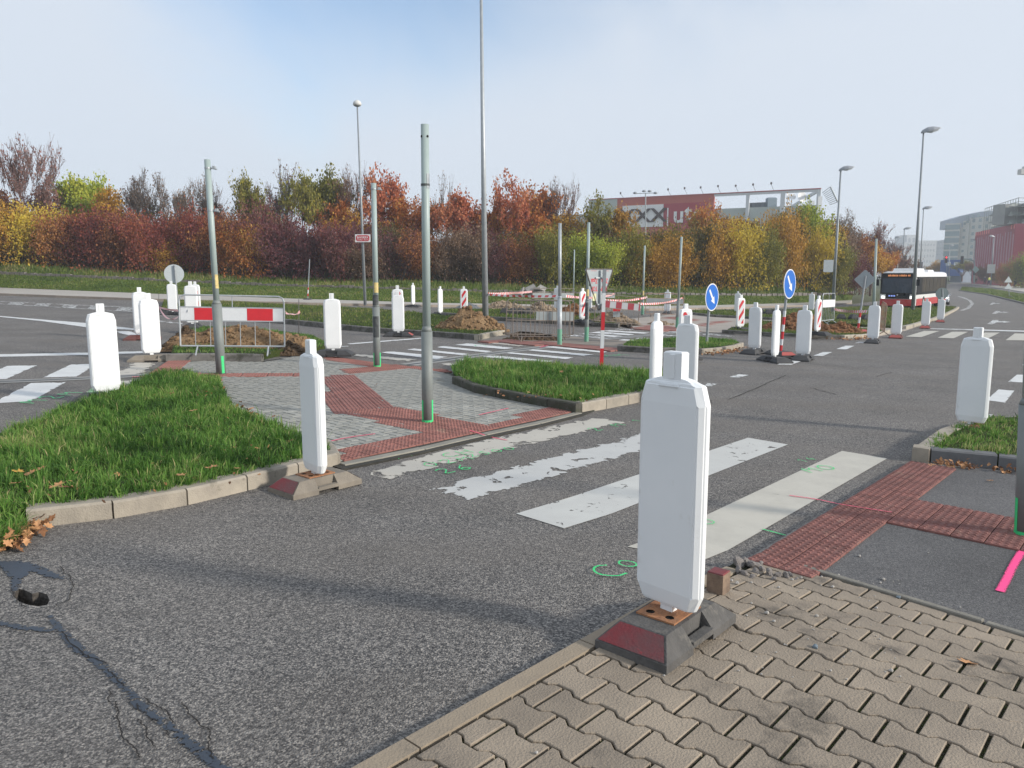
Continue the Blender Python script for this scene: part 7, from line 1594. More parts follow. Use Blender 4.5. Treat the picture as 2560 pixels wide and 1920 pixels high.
# ================================================================ VEHICLES, PEOPLE, FAR BUILDINGS, AIR
BWH = mat('bus_white', (.74, .74, .73), .35, coat=.3); BRD = mat('bus_red', (.50, .035, .04), .35, (.45, .03, .035), 2, .5, coat=.3); BBK = mat('bus_black', (.012, .013, .015), .5, spec=.1)
GLS = mat('bus_glass', (.03, .05, .08), .1, (.02, .035, .055), 1.2, .8, spec=.5); GLB = mat('bus_side_glass', (.025, .022, .018), .5, (.06, .05, .035), 2, .9, spec=.12); TYR = mat('tyre', (.02, .02, .02), .85)
AMB = mat('led_amber', (.75, .28, .10), .5, emit=.35); HLT = mat('headlight', (.85, .85, .80), .2, emit=1.5); CHR = mat('chrome', (.6, .6, .6), .2, metal=.9)
def build_bus():
    fr = at(2287, 762, 58.2); fl = at(2199, 762, 59.8); c = (fr + fl) / 2; hd = R(231); g = gz(c.x, c.y)
    o = thing('city_bus', 'white and red city bus with dark windows coming along the right road', 'bus', (c.x, c.y, g), hd)
    Lb, W = 11.6, 1.275; b = MB(); rings = []
    sec = lambda w, zt: [(-w, .30), (w, .30), (w, .75), (w, 1.15), (w, 2.50), (w - .03, 2.68), (w - .13, 2.80), (w - .38, zt), (-w + .38, zt), (-w + .13, 2.80), (-w + .03, 2.68), (-w, 2.50), (-w, 1.15), (-w, .75)]
    for x, k, zt in ((0, .90, 2.78), (-.10, .97, 2.84), (-.35, 1.0, 2.87), (-Lb + .3, 1.0, 2.87), (-Lb + .05, .97, 2.84), (-Lb, .92, 2.80)): rings.append([(x, y * k, z) for y, z in sec(W, zt)])
    b.loft(rings); b.build('body', BWH, o)
    def side(name, x0, x1, z0, z1, m, s, off=.006, par=o, bev=0):
        b = MB(); y = s * (W + off); b.add([(x0, y, z0), (x1, y, z0), (x1, y, z1), (x0, y, z1), (x0, y - s * .03, z0), (x1, y - s * .03, z0), (x1, y - s * .03, z1), (x0, y - s * .03, z1)], [(0, 1, 2, 3), (0, 1, 5, 4), (2, 3, 7, 6), (1, 2, 6, 5), (3, 0, 4, 7)]); return b.build(name, m, par)
    for s in (1, -1):
        side('red_band', -.25, -Lb + .1, .30, .82, BRD, s); sd = side('window_band', -.12, -Lb + .12, 1.12, 2.46, BBK, s)
        x = -1.75
        for w in (1.45, 1.25, 1.45, 1.45, 1.45, 1.2, 1.0): side('window', x, x - w + .07, 1.32, 2.38, GLB, s, .012, sd); x -= w
        if s < 0:
            for dx in (-.42, -5.3): d = side('door', dx, dx - 1.15, .42, 2.36, BBK, s, .014); side('door_glass', dx - .08, dx - .54, .6, 2.25, GLS, s, .02, d); side('door_glass', dx - .62, dx - 1.08, .6, 2.25, GLS, s, .02, d)
    def front(name, poly, m, off, par=o, bow=.05):
        b = MB(); n = 6; ys = sorted(set([p[0] for p in poly])); 
        b.add([(off - bow * (y / W) ** 2, y, z) for y, z in poly] + [(off - bow * (y / W) ** 2 - .10, y, z) for y, z in poly], [tuple(range(len(poly)))] + [(i, (i + 1) % len(poly), len(poly) + (i + 1) % len(poly), len(poly) + i) for i in range(len(poly))]); return b.build(name, m, par)
    q = lambda w, z0, z1: [(-w, z0)] + [(-w + 2 * w * i / 8, z0) for i in range(1, 8)] + [(w, z0), (w, z1)] + [(w - 2 * w * i / 8, z1) for i in range(1, 8)] + [(-w, z1)]
    front('bumper', q(1.22, .28, .78), BRD, .08); front('front_panel', q(1.22, .80, 1.12), BWH, .075); mk_ = front('front_mask', q(.84, .82, 1.24), BBK, .088)
    ws = front('front_frame', q(1.21, 1.16, 2.74), BBK, .078); wg = front('windscreen', q(1.12, 1.26, 2.36), GLS, .088); 
    dp_ = front('destination_display', q(1.02, 2.42, 2.70), BBK, .086)
    for i in range(24):       # amber dots of the destination display, too small to read
        w_ = .028 if i % 5 else .015; y = .80 - i * .066
        if i in (3, 12): continue
        b = MB(); x_ = .086 - .05 * (y / W) ** 2 + .006; b.box(x_ - .01, x_ + .004, y - w_, y + w_, 2.50, 2.62 + (.02 if i % 3 == 0 else 0)); b.build('led_segment', AMB, dp_)
    for s in (1, -1):
        b = MB(); b.loft([[(.02, s * 1.20, .82), (.09, s * .88, .82), (.09, s * .88, 1.0), (.02, s * 1.20, 1.04)], [(-.05, s * 1.20, .82), (.0, s * .88, .82), (.0, s * .88, 1.0), (-.05, s * 1.20, 1.04)]]); b.build('headlight', HLT, o)
        b = MB(); b.path([(.05, s * 1.15, 2.45), (.35, s * 1.42, 2.40), (.35, s * 1.42, 2.1)], .025, 6); m_ = b.build('mirror', BBK, o); b = MB(); b.box(.28, .42, s * 1.42 - .12, s * 1.42 + .12, 1.80, 2.28, bev=.03); b.build('mirror_housing', BBK, m_)
        for x in (-2.65, -8.6):
            b = MB(); b.tube((x, s * (W - .28), .48), (x, s * (W + .01), .48), .48, .48, 20); w_ = b.build('wheel', TYR, o); b = MB(); b.tube((x, s * (W + .0), .48), (x, s * (W + .02), .48), .27, .25, 14); b.build('rim', SIGNB, w_)
        b = MB(); b.path([(.07, s * .15, 1.28), (.06, s * .70, 1.42)], .012, 5); b.build('wiper', BBK, o)
    for i in range(3): b = MB(); b.box(.085, .10, -.62 + i * .17 , -.50 + i * .17, .98, 1.08); b.build('daytime_light', mat('blue_light', (.25, .35, .85), .3, emit=.5), mk_)
    b = MB(); b.tube((.09, 0, 1.10), (.105, 0, 1.10), .06, .06, 10); b.build('emblem', CHR, mk_)
    for (x0, x1, hh) in ((-1.6, -4.6, .26), (-5.8, -8.2, .16)):
        b = MB(); b.loft([[(x0, -.85, 2.86), (x0, .85, 2.86), (x1, .85, 2.86), (x1, -.85, 2.86)], [(x0 - .25, -.8, 2.86 + hh), (x0 - .25, .8, 2.86 + hh), (x1 + .2, .8, 2.86 + hh), (x1 + .2, -.8, 2.86 + hh)]]); r_ = b.build('roof_unit', BWH, o)
        for k in range(5): b = MB(); x = x0 - .5 - k * .45; b.box(x, x - .2, -.6, .6, 2.86 + hh, 2.87 + hh); b.build('grille', SIGNB, r_)
    return o
build_bus()
def car(loc, hd, label, paint, name='car', det=True):
    o = thing(name, label, 'car', loc, hd); b = MB(); rings = []
    prof = [(0, .35, .55, .80), (-.12, .28, .72, .86), (-1.0, .26, .92, .90), (-1.35, .26, .95, .91), (-3.9, .26, 1.0, .91), (-4.3, .32, .95, .88), (-4.45, .4, .8, .82)]
    for x, z0, z1, w in prof: rings.append([(x, -w * .93, z0), (x, w * .93, z0), (x, w, (z0 + z1) / 2), (x, w * .93, z1), (x, -w * .93, z1), (x, -w, (z0 + z1) / 2)])
    b.loft(rings); b.build('body', paint, o)
    b = MB(); b.loft([[(x, -w, z) for x, w, z in ((-1.15, .80, .94), (-1.95, .62, 1.44), (-3.3, .62, 1.45), (-4.1, .76, .98))], [(x, w, z) for x, w, z in ((-1.15, .80, .94), (-1.95, .62, 1.44), (-3.3, .62, 1.45), (-4.1, .76, .98))]]); b.build('window', GLS, o)
    b = MB(); b.loft([[(-1.95, -.60, 1.445), (-1.95, .60, 1.445), (-3.3, .60, 1.455), (-3.3, -.60, 1.455)], [(-2.05, -.55, 1.49), (-2.05, .55, 1.49), (-3.2, .55, 1.50), (-3.2, -.55, 1.50)]]); b.build('roof', paint, o)
    for s in (1, -1):
        b = MB(); b.loft([[(.01, s * .50, .62), (-.10, s * .80, .64), (-.16, s * .80, .76), (-.05, s * .50, .72)], [(-.10, s * .50, .62), (-.22, s * .80, .64), (-.26, s * .80, .76), (-.15, s * .50, .72)]]); b.build('headlight', HLT, o)
        for x in (-.85, -3.55): b = MB(); b.tube((x, s * .70, .32), (x, s * .90, .32), .32, .32, 16); w_ = b.build('wheel', TYR, o); b = MB(); b.tube((x, s * .90, .32), (x, s * .915, .32), .19, .18, 10); b.build('rim', CHR, w_)
        b = MB(); b.box(-1.5, -1.38, s * .86, s * 1.02, .92, 1.05, bev=.02); b.build('mirror', paint, o)
    b = MB(); b.box(-.02, .012, -.42, .42, .38, .56); b.build('grille', BBK, o); b = MB(); b.box(.0, .02, -.26, .26, .56, .66); b.build('number_plate', SWHT, o)
    return o
p = at(2349, 746, 76); p = Vector((p.x, p.y, gz(p.x, p.y))); car(p, R(243), 'white car following close behind the bus, mostly hidden by it', mat('car_white', (.62, .64, .68), .3, coat=.6))
p = at(2470, 708, 200); car(Vector((p.x, p.y, p.z - .1)), R(170), 'reddish parked car partly behind the person in yellow', mat('car_red', (.28, .08, .08), .35, coat=.5))

# ---- people: one skinned body each, clothes and hair as children
SKIN = mat('skin', (.45, .28, .20), .6)
def person(base, hd, label, top, legs, hair, s=1.0, stride=.22, bag=None):
    o = thing('person', label, 'person', base, hd); o.scale = (s,) * 3
    def skin_obj(name, verts, edges, rad, m, root=0):
        me = bpy.data.meshes.new(name); me.from_pydata(verts, edges, []); q = link(name, me, o); sk = q.modifiers.new('s', 'SKIN'); 
        for i, r in enumerate(rad): me.skin_vertices[0].data[i].radius = (r if isinstance(r, tuple) else (r, r))
        me.skin_vertices[0].data[root].use_root = True; ss = q.modifiers.new('u', 'SUBSURF'); ss.levels = 1; ss.render_levels = 1
        bpy.context.view_layer.update(); dg = bpy.context.evaluated_depsgraph_get(); me2 = bpy.data.meshes.new_from_object(q.evaluated_get(dg)); bpy.data.objects.remove(q); me2.materials.clear(); me2.materials.append(m); me2.name = name
        for p_ in me2.polygons: p_.use_smooth = True
        return link(name, me2, o)
    st = stride
    V = [(0, 0, .95), (0, 0, 1.15), (0, 0, 1.38), (.01, 0, 1.50), (.02, 0, 1.62), (.02, 0, 1.72), (0, .10, .90), (st * .5, .10, .50), (st * .6, .10, .08), (st * .6 + .15, .11, .03), (0, -.10, .90), (-st * .3, -.10, .50), (-st, -.10, .12), (-st + .12, -.11, .04),
         (0, .18, 1.38), (-.06, .24, 1.12), (.03, .25, .88), (.05, .25, .80), (0, -.18, 1.38), (.06, -.24, 1.12), (.14, -.25, .90), (.17, -.25, .82)]
    E_ = [(0, 1), (1, 2), (2, 3), (3, 4), (4, 5), (0, 6), (6, 7), (7, 8), (8, 9), (0, 10), (10, 11), (11, 12), (12, 13), (2, 14), (14, 15), (15, 16), (16, 17), (2, 18), (18, 19), (19, 20), (20, 21)]
    rad = [(.12, .15), (.11, .14), (.12, .17), .055, .095, .08, .085, .058, .042, .035, .085, .058, .042, .035, .06, .043, .034, .035, .06, .043, .034, .035]
    skin_obj('body', V, E_, rad, SKIN)
    skin_obj('jacket', [(0, 0, .90), (0, 0, 1.15), (0, 0, 1.40), (0, .18, 1.39), (-.06, .24, 1.12), (.03, .25, .90), (0, -.18, 1.39), (.06, -.24, 1.12), (.14, -.25, .92)], [(0, 1), (1, 2), (2, 3), (3, 4), (4, 5), (2, 6), (6, 7), (7, 8)], [(.15, .18), (.14, .17), (.14, .19), .075, .058, .048, .075, .058, .048], top)
    skin_obj('trousers', [(0, 0, .94), (0, .10, .88), (st * .5, .10, .50), (st * .6, .10, .10), (0, -.10, .88), (-st * .3, -.10, .50), (-st, -.10, .14)], [(0, 1), (1, 2), (2, 3), (0, 4), (4, 5), (5, 6)], [(.13, .16), .105, .078, .06, .105, .078, .06], legs)
    b = MB(); b.lathe([(.03, 1.60), (.098, 1.64), (.102, 1.70), (.085, 1.76), (.03, 1.79)], 12, (.0, 0, 0)); b.build('hair', hair, o, smooth=True)
    for sx in (1, -1): b = MB(); xx = st * .6 if sx > 0 else -st; b.box(xx - .06, xx + .20, sx * .105 - .05, sx * .105 + .05, 0 if sx > 0 else .02, .09, bev=.02); b.build('shoe', BLACKR, o)
    if bag: b = MB(); b.box(-.34, -.15, -.14, .14, 1.0, 1.42, bev=.04); b.build('backpack', bag, o)
    return o
HAIRD = mat('hair_dark', (.03, .022, .018), .8); DK = mat('cloth_black', (.02, .021, .024), .9); HV = mat('cloth_hivis', (.55, .62, .10), .8); JN = mat('cloth_navy', (.03, .045, .09), .9); BGC = mat('cloth_tan', (.28, .20, .15), .9)
def person_at(px, py, d, *a, **k): p = at(px, py, d); return person(p, *a, **k)
person_at(2537, 720, 150, R(70), 'person in black with hunched back walking behind the stacked triangle signs', DK, DK, DK, 1.0, .25, DK)
person_at(2472, 713, 158, R(100), 'person in a yellow high visibility jacket on the far footway', HV, JN, HAIRD, 1.05)
person_at(2461, 711, 160, R(110), 'person in dark clothes beside the one in yellow', JN, DK, HAIRD, 1.0, .1)
person_at(2440, 708, 172, R(250), 'person in tan clothes at the traffic light mast', BGC, DK, HAIRD, 1.02)

# ---- far traffic lights
TLB = mat('signal_black', (.025, .028, .03), .6); TLG = mat('mast_greygreen', (.24, .30, .29), .6)
def signal_head(parent, pos, s, red=False):
    b = MB(); b.box(-.17 * s, .17 * s, -.12, .12, -.5 * s, .5 * s, bev=.04); h = b.build('signal_head', TLB, parent, loc=pos)
    for i, z in enumerate((.3, 0, -.3)):
        b = MB(); b.tube((0, -.12, z * s), (0, -.15, z * s), .11 * s, .11 * s, 10); b.build('lens', mat('lens_red_lit', (.8, .03, .03), .4, emit=2.5) if (red and i == 0) else mat('lens_dark', (.05, .03, .03), .4), h)
d = 172; mb = at(2436, 708, d); tl = thing('traffic_light', 'curved traffic light mast reaching over the far right road', 'traffic light', mb); Lc = lambda x, y: Vector(local(at(x, y, d), mb))
b = MB(); b.path([(0, 0, 0), Lc(2436, 660), Lc(2434, 653), Lc(2429, 650), Lc(2418, 648), Lc(2407, 647)], .13, 8); b.build('mast', TLG, tl); signal_head(tl, Lc(2405, 650), 1.7); signal_head(tl, Lc(2436, 681), 1.2)
b = MB(); b.prism(rrect(1.1, 1.1, .1), 0, .04); b.v = [(x, -z - .2, y) for x, y, z in b.v]; b.build('sign_plate', mat('sign_greenish', (.28, .40, .38), .6), tl, loc=Lc(2438, 674), rot=(0, R(45), 0))
d = 200; mb = at(2366, 704, d); tl = thing('traffic_light', 'red lit traffic light hanging before the blue shop box', 'traffic light', mb); b = MB(); b.path([(0, 0, 0), Vector(local(at(2368, 655, d), mb)), Vector(local(at(2365, 646, d), mb))], .10, 8); b.build('mast', TLG, tl); signal_head(tl, Vector(local(at(2365, 649, d), mb)), 1.8, True)
d = 135; mb = at(2262, 708, d); tl = thing('traffic_light', 'dark traffic light left of the bus lamps', 'traffic light', mb); b = MB(); b.path([(0, 0, 0), Vector(local(at(2262, 645, d), mb))], .07, 8); b.build('mast', TLG, tl); signal_head(tl, Vector(local(at(2262, 650, d), mb)), 1.5)
d = 140; mb = at(2300, 708, d); o = thing('direction_board', 'dark direction board seen from behind above the bus', 'sign board', mb)
for x in (2296, 2304): b = MB(); b.tube(local(at(x, 708, d), mb), local(at(x, 656, d), mb), .08, .08, 6); b.build('post', TLG, o)
b = MB(); c0 = local(at(2294, 671, d), mb); c1 = local(at(2306.5, 655, d), mb); b.box(c0[0], c1[0], -.1, 0, c0[2], c1[2]); b.build('board', mat('board_navy', (.03, .04, .07), .6), o)
for (x, y1, lb) in ((2238, 655, 'left of two pale posts above the bus roof'), (2244, 652, 'right of two pale posts above the bus roof')):
    mb = at(x, 706, 118); o = thing('pale_post', lb, 'post', mb); tube_part('post', (0, 0, 0), local(at(x, y1, 118), mb), .07, .07, mat('post_pale', (.5, .5, .48), .6), o, 6)

# ---- the big furniture shop behind the trees
def vquad(b, A, B_, z0, z1, off=0.0, th=.3, hole=None):
    """upright slab between ground points A and B_ (left to right seen from the road)"""
    dx, dy = B_[0] - A[0], B_[1] - A[1]; l = math.hypot(dx, dy); nx, ny = dy / l, -dx / l; 
    a0 = (A[0] + nx * off, A[1] + ny * off); b0 = (B_[0] + nx * off, B_[1] + ny * off); a1 = (a0[0] - nx * th, a0[1] - ny * th); b1 = (b0[0] - nx * th, b0[1] - ny * th)
    b.add([(a0[0], a0[1], z0), (b0[0], b0[1], z0), (b1[0], b1[1], z0), (a1[0], a1[1], z0), (a0[0], a0[1], z1), (b0[0], b0[1], z1), (b1[0], b1[1], z1), (a1[0], a1[1], z1)], [(0, 1, 5, 4), (1, 2, 6, 5), (2, 3, 7, 6), (3, 0, 4, 7), (4, 5, 6, 7), (3, 2, 1, 0)])
dR_ = 150.0; cR = at(2050, 470, dR_); zt = cR.z; dl_ = (zt - EYE) / ((EYE + (at(1543, 495, 100).z - EYE) - EYE) / 100) ; cL = at(1543, 495, dl_)
dirx = (cL.x - cR.x, cL.y - cR.y)
def fp(px):        # point on the facade line at that pixel column
    u = (px - 1280) / F / (math.cos(PITCH) + (960 - 520) / F * math.sin(PITCH)); t = (u * cR.y - cR.x) / (dirx[0] - u * dirx[1]); return (cR.x + dirx[0] * t, cR.y + dirx[1] * t)
def fz(px, py): A = fp(px); return at(px, py, A[1]).z
RC = mat('facade_salmon', (.42, .10, .075), .7, (.38, .09, .07), .3, .6); RCR = mat('facade_crimson', (.36, .03, .05), .6); PAN = mat('facade_pale', (.42, .46, .44), .8, (.38, .42, .40), .2, .6); FRW = mat('frame_white', (.62, .64, .66), .6); DRK = mat('letters_dark', (.05, .03, .03), .6); FASC = mat('fascia_red', (.40, .08, .08), .6)
shop = thing('furniture_shop', 'large furniture store with red facade and white open parapet frame behind the thicket', 'shop', (0, 0, 0)); zg = -1
def wall(name, x0, x1, z0, z1, m, off, par=shop, th=.3): b = MB(); vquad(b, fp(x0), fp(x1), z0, z1, off, th); return b.build(name, m, par)
ztop = zt
wall('wall', 1200, 2050, zg, fz(1880, 518), PAN, -.6); wall('red_facade', 1543, 1784, zg, ztop - .18, RC, 0, th=.8); wall('facade_pale', 1472, 1543, zg, ztop - .18, PAN, 0)
wall('red_corner', 1300, 1352, zg, fz(1330, 500), RCR, .3); wall('fascia', 1472, 2050, ztop - .18, ztop, FASC, .1, th=.6); fr_ = wall('frame_beam', 1784, 2050, ztop - .62, ztop - .18, FRW, 0, th=.5)
for (x0, x1) in ((1864, 1872), (1950, 1961), (2040, 2050)): wall('frame_post', x0, x1, zg, ztop - .62, FRW, 0, th=.5)
wall('crimson_board', 1660, 1768, fz(1700, 580), fz(1700, 508), RCR, .15); 
wb = wall('white_board', 1557, 1659, fz(1600, 568), fz(1600, 513), SWHT, .15); wall('white_strip', 1669, 1672, fz(1670, 566), fz(1670, 520), SWHT, .3)
fa = math.atan2(-dirx[1], -dirx[0])
for (t, xc, y0, y1, m, xs) in (('XXX', 1608, 558, 524, DRK, 1.25), ('L', 1678, 556, 520, SWHT, .5), ('u', 1698, 553, 524, SWHT, 1.0), ('t', 1722, 550, 516, SWHT, 1.1), ('z', 1746, 551, 526, SWHT, 1.0)):
    if t == 'L': continue
    me = text_mesh(t, 1.0, m, ext=.05); ys = [v.co.y for v in me.vertices]; xs_ = [v.co.x for v in me.vertices]; A = fp(xc); zc = (fz(xc, y0) + fz(xc, y1)) / 2; hgt = fz(xc, y1) - fz(xc, y0); k = hgt / (max(ys) - min(ys))
    lt = link('lettering', me, shop, (A[0] + math.sin(fa) * .35, A[1] - math.cos(fa) * .35, zc), (R(90), 0, fa)); lt.scale = (k * xs, k, 1)
# building side running back from the corner, with a raised lattice
sB = (cR.x + 9, cR.y + 42)
for (z0, z1) in ((ztop - .7, ztop - .1),): b = MB(); vquad(b, (cR.x, cR.y), sB, z0, z1); b.build('frame_beam', FRW, shop)
b = MB(); vquad(b, (cR.x, cR.y), sB, zg, fz(1880, 518)); b.build('wall', PAN, shop)
for k in range(6): t = k / 5; b = MB(); x, y = cR.x + 9 * t, cR.y + 42 * t; b.box(x - .4, x + .4, y - .4, y + .4, zg, ztop - 1.6); b.build('frame_post', FRW, shop)
A0, A1, A2, A3 = at(2056, 482, 165), at(2076, 467, 165), at(2094, 505, 165), at(2074, 512, 165)
for k in range(9): t = k / 8; b = MB(); b.tube(A0.lerp(A3, t), A1.lerp(A2, t), .07, .07, 4); b.build('lattice_bar', GALV_D, shop)
b = MB(); b.tube(A1, A2, .18, .18, 5); b.build('lattice_rail', GALV_D, shop)
for (x, y) in ((1558, 487), (1676, 478), (1717, 475), (1757, 473), (1800, 470), (1844, 469), (1887, 466), (1932, 463)):
    A = fp(x); z = at(x, y, A[1]).z; b = MB(); b.tube((A[0], A[1], ztop), (A[0] - .7, A[1] - .5, z + .15), .04, .04, 4); f_ = b.build('spotlight_arm', DRK, shop); b = MB(); b.box(A[0] - .85, A[0] - .57, A[1] - .7, A[1] - .4, z + .1, z + .5); b.build('spotlight', DRK, f_)
for x in (1885, 1897, 1909, 1921): A = fp(x); z = fz(1880, 518); b = MB(); b.box(A[0] - .42, A[0] + .42, A[1] + 3, A[1] + 4, z, z + 1.1); b.build('roof_unit', mat('roof_unit_grey', (.16, .18, .20), .6), shop)
A = fp(1943); z = fz(1880, 518); b = MB(); b.box(A[0] - .9, A[0] + .9, A[1] + 3, A[1] + 4.5, z, z + 2.0, bev=.2); b.build('roof_unit', mat('roof_unit_blue', (.22, .28, .33), .6), shop)
for (x, y, r) in ((1970, 491, .6), (1981, 492, .6), (2003, 493, 1.1)):
    q = at(x, y, fp(x)[1] + 6); b = MB(); b.lathe([(.05, 0), (r * .7, .12), (r, .3), (r * .95, .32), (.05, .06)], 14); d_ = b.build('dish', SWHT, shop, loc=q, rot=(R(80), 0, R(20))); b = MB(); b.tube((q.x, q.y + .3, q.z), (q.x, q.y + .3, z), .06, .06, 5); b.build('dish_mast', GALV_D, shop)

# ---- red slatted block with scaffolding at the right edge
REDB = mat('slat_red', (.30, .035, .06), .7, (.26, .03, .05), .4, .6); PALE = mat('slat_gap', (.40, .22, .27), .8, (.33, .15, .19), .5, .7); SCAF = mat('scaffold_grey', (.24, .26, .25), .8); SCAFN = mat('scaffold_net', (.34, .37, .36), .9, (.24, .27, .26), .6, .9)
rL = at(2439, 581, 200); k = (rL.z - EYE); s559 = (at(2541, 559, 1).z - EYE); dN = k / s559; rN = at(2541, 559, dN)
rb_ = thing('red_slatted_building', 'red slatted building cut by the right picture edge with scaffolding on top', 'building', (0, 0, 0)); zb = gz(rN.x, rN.y) - 1; zt2 = rL.z
b = MB(); vquad(b, rL, rN, zb, zt2, 0, 12); b.build('wall', REDB, rb_)
E1 = (rN.x + 40, rN.y + 12); b = MB(); vquad(b, rN, E1, zb, zt2, 0, .3); b.build('wall', REDB, rb_)
ns_ = 17
for i in range(ns_):
    t0 = (i + .25) / ns_; t1 = (i + .62) / ns_; A = rL.lerp(rN, t0); B2 = rL.lerp(rN, t1)
    b = MB(); vquad(b, A, B2, zt2 - (8.0 + (i % 3) * .8), zt2 - 1.5 - (0 if i % 4 else .6), .06, .05); b.build('pale_slat', PALE, rb_)
    if i < 7 or i > 14: b = MB(); vquad(b, A, B2, zt2 - .95, zt2 - .05, .07, .05); b.build('bright_slat', mat('slat_coral', (.75, .22, .20), .7), rb_)
nb = 8
def scaff(z0, z1, A, B2, n):
    for j in range(3):
        z = z0 + (z1 - z0) * j / 2.6; b = MB(); vquad(b, A, B2, z, z + .25, -1, 1.2); b.build('scaffold_deck', SCAF, rb_)
        b = MB(); vquad(b, A, B2, z + .25, z + .9, -1.6, .1); b.build('scaffold_net', SCAFN, rb_)
    for i in range(n + 1):
        q = (A[0] + (B2[0] - A[0]) * i / n, A[1] + (B2[1] - A[1]) * i / n); b = MB(); b.tube((q[0], q[1], z0), (q[0], q[1], z1 + .9), .07, .07, 4); b.build('scaffold_post', SCAF, rb_)
    for zz in (z1, z1 + .8): b = MB(); b.tube((A[0], A[1], zz), (B2[0], B2[1], zz), .06, .06, 4); b.build('scaffold_rail', SCAF, rb_)
SA = rL.lerp(rN, .22); zs = at(2541, 492, rN.y).z
scaff(zt2, zs - 1, SA, rN, 14); scaff(zt2, zs - 1, rN, E1, 10)
b = MB(); vquad(b, SA.lerp(rN, .05), rN, zt2, zs - 1.2, -3, 3); vquad(b, rN, E1, zt2, zs - 1.2, -3, 3); b.build('upper_floor', mat('raw_concrete', (.30, .31, .31), .9, (.20, .21, .21), .3, .8), rb_)
# ---- stepped apartment block and hazy blocks behind
def block(name, label, x0, x1, ytop, d0, d1, depthw, m, rows, cols, mw, ybase=704, ytop1=None, wfrac=(.5, .5), x_pad=.06):
    A = at(x0, ytop, d0); B2 = at(x1, ytop1 or ytop, d1); zt_ = A.z; zb_ = at(x0, ybase, d0).z - 2; o = thing(name, label, 'building', (0, 0, 0)); b = MB(); vquad(b, A, B2, zb_, zt_, 0, depthw); b.build('wall', m, o)
    H_ = zt_ - zb_
    for r in range(rows):
        z1 = zt_ - H_ * (r + .22) / (rows + .5); z0 = z1 - H_ / (rows + .5) * wfrac[1]
        for c in range(cols):
            t0 = x_pad + (1 - 2 * x_pad) * (c + .5 - wfrac[0] / 2) / cols; t1 = x_pad + (1 - 2 * x_pad) * (c + .5 + wfrac[0] / 2) / cols
            b = MB(); vquad(b, A.lerp(B2, t0), A.lerp(B2, t1), z0, z1, .08, .1); b.build('window', mw, o)
    return o
APW = mat('apartment_wall', (.42, .42, .38), .8, (.38, .38, .35), .3, .6); APG = mat('apartment_glass', (.10, .16, .18), .2, (.14, .22, .24), .3, .7); HZW = mat('block_wall', (.45, .46, .47), .9); HZG = mat('block_window', (.22, .25, .28), .5)
block('apartment_block', 'glazed balcony wing at the left end of the curved apartment house', 2364, 2401, 559, 395, 390, 20, APW, 9, 1, APG, wfrac=(.98, .72), x_pad=.0)
block('apartment_block', 'pale stair wing of the apartment house beside the glazed balconies', 2401, 2424, 553, 392, 388, 20, APW, 9, 1, APG, wfrac=(.28, .35))
block('apartment_block', 'taller window wing of the apartment house under its curved roof', 2424, 2480, 545, 389, 375, 20, APW, 10, 3, APG, wfrac=(.42, .5))
o = thing('apartment_roof_storey', 'blue grey top storey with curved roof of the apartment house', 'building top', (0, 0, 0)); b = MB(); rr = []
pts = [(2379, 560, 548), (2400, 560, 541), (2425, 553, 534), (2450, 550, 529), (2482, 550, 527)]
for (x, y0, y1) in pts: f = at(x, y0, 396 - (x - 2364) * .12); t = at(x, y1, 396 - (x - 2364) * .12); rr.append([(f.x, f.y, f.z - 2), (f.x, f.y, t.z), (f.x + 4, f.y + 18, t.z), (f.x + 4, f.y + 18, f.z - 2)])
b.loft(rr); b.build('roof_storey', mat('roof_bluegrey', (.24, .29, .36), .6), o)
for (x, y0, y1) in ((2414, 549, 540), (2428, 546, 537), (2441, 544, 535), (2414, 558, 551), (2441, 555, 547)):
    d = 394 - (x - 2364) * .12; A = at(x, y0, d); T_ = at(x + 7, y1, d); b = MB(); b.box(A.x, T_.x, A.y - .6, A.y - .3, A.z, T_.z); b.build('window', APG, o)
block('office_block', 'pale hazy office block above the bus', 2262, 2344, 606, 620, 620, 40, HZW, 7, 10, HZG, wfrac=(.45, .4)); block('office_block', 'hazy tower rising over the left of the pale office block', 2268, 2292, 587, 640, 640, 20, HZW, 3, 2, HZG)
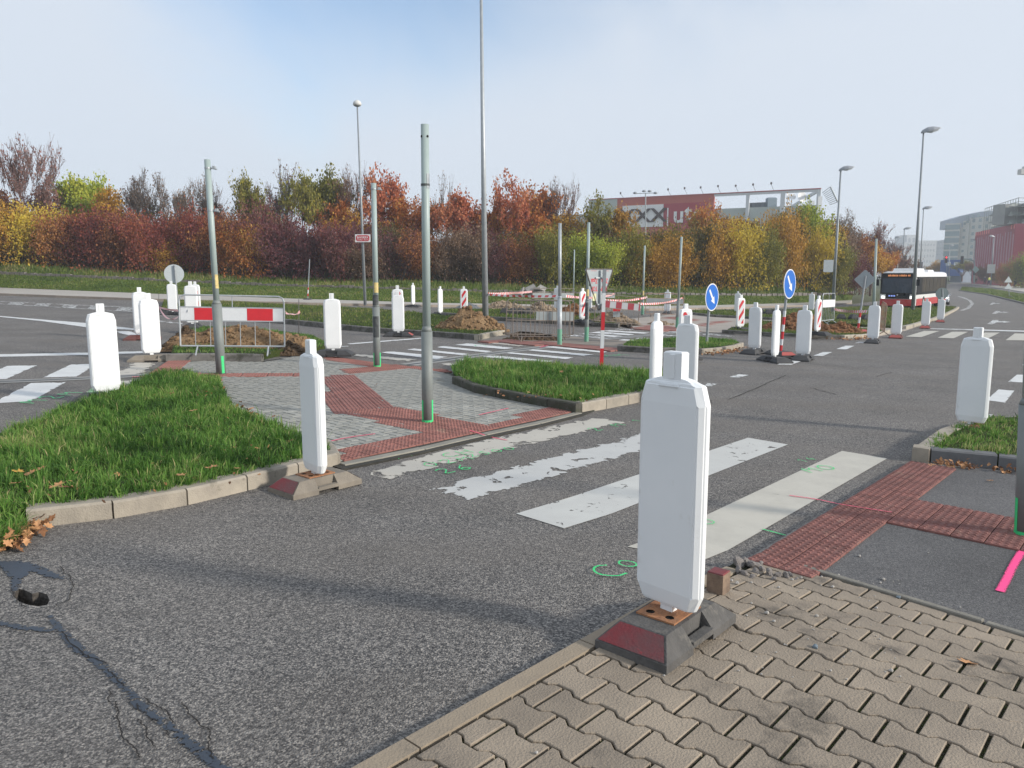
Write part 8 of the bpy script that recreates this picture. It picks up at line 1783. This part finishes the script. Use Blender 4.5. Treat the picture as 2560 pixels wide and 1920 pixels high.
block('office_block', 'hazy slab between office block and apartment house', 2342, 2364, 602, 560, 540, 20, HZW, 7, 3, HZG, wfrac=(.3, .3)); block('office_block', 'upper storey of the pale hazy office block', 2298, 2344, 601, 640, 640, 30, HZW, 1, 6, HZG, ybase=615)
o = thing('shop_box', 'blue shop box with pale round sign at the far junction', 'kiosk', (0, 0, 0)); A = at(2352, 650, 225); B2 = at(2402, 650, 222); b = MB(); vquad(b, A, B2, at(2352, 690, 225).z, A.z, 0, 8); b.build('wall', mat('box_blue', (.03, .10, .32), .6, (.03, .08, .26), .5, .6), o)
b = MB(); vquad(b, at(2374, 680, 225), at(2402, 680, 222), at(2374, 706, 225).z, at(2374, 679, 225).z, -.5, 6); b.build('base', mat('box_base', (.16, .20, .26), .7), o)
for (x0, x1, y0, y1) in ((2364, 2376, 664, 655), (2384, 2396, 664, 656)): q = at(x0, y0, 221.5); t = at(x1, y1, 221.5); b = MB(); b.box(q.x, t.x, q.y - .2, q.y, q.z, t.z); b.build('sign_plate', mat('box_sign', (.35, .42, .50), .6), o)
o = thing('crane_trolley', 'pale crane part hanging at the right picture edge', 'crane', at(2556, 430, 260)); b = MB(); b.box(-1, 2.2, -1, 1, -.8, .9); b.box(.4, 3, -1, 1, .9, 1.8); b.build('cabin', mat('crane_pale', (.45, .45, .43), .7), o); b = MB(); b.box(2, 30, -.5, .5, 1.2, 1.8); b.build('jib', GALV_D, o)

# ---- thin autumn haze, one closed box round everything
def haze():
    b = MB(); b.box(-300, 700, -40, 900, -5.5, 48); o = b.build('haze', None, None); o.data.materials.clear(); m = bpy.data.materials.new('haze_air'); m.use_nodes = True; nt = m.node_tree; nt.nodes.clear()
    out = nt.nodes.new('ShaderNodeOutputMaterial'); v = nt.nodes.new('ShaderNodeVolumePrincipled'); v.inputs['Color'].default_value = (.86, .92, 1, 1); v.inputs['Density'].default_value = 0.00075; v.inputs['Anisotropy'].default_value = 0.2
    nt.links.new(v.outputs[0], out.inputs['Volume']); o.data.materials.append(m); tag(o, 'thin pale autumn haze hanging over the whole street', None, None, 'stuff'); m.volume_intersection_method if hasattr(m, 'volume_intersection_method') else None
haze()
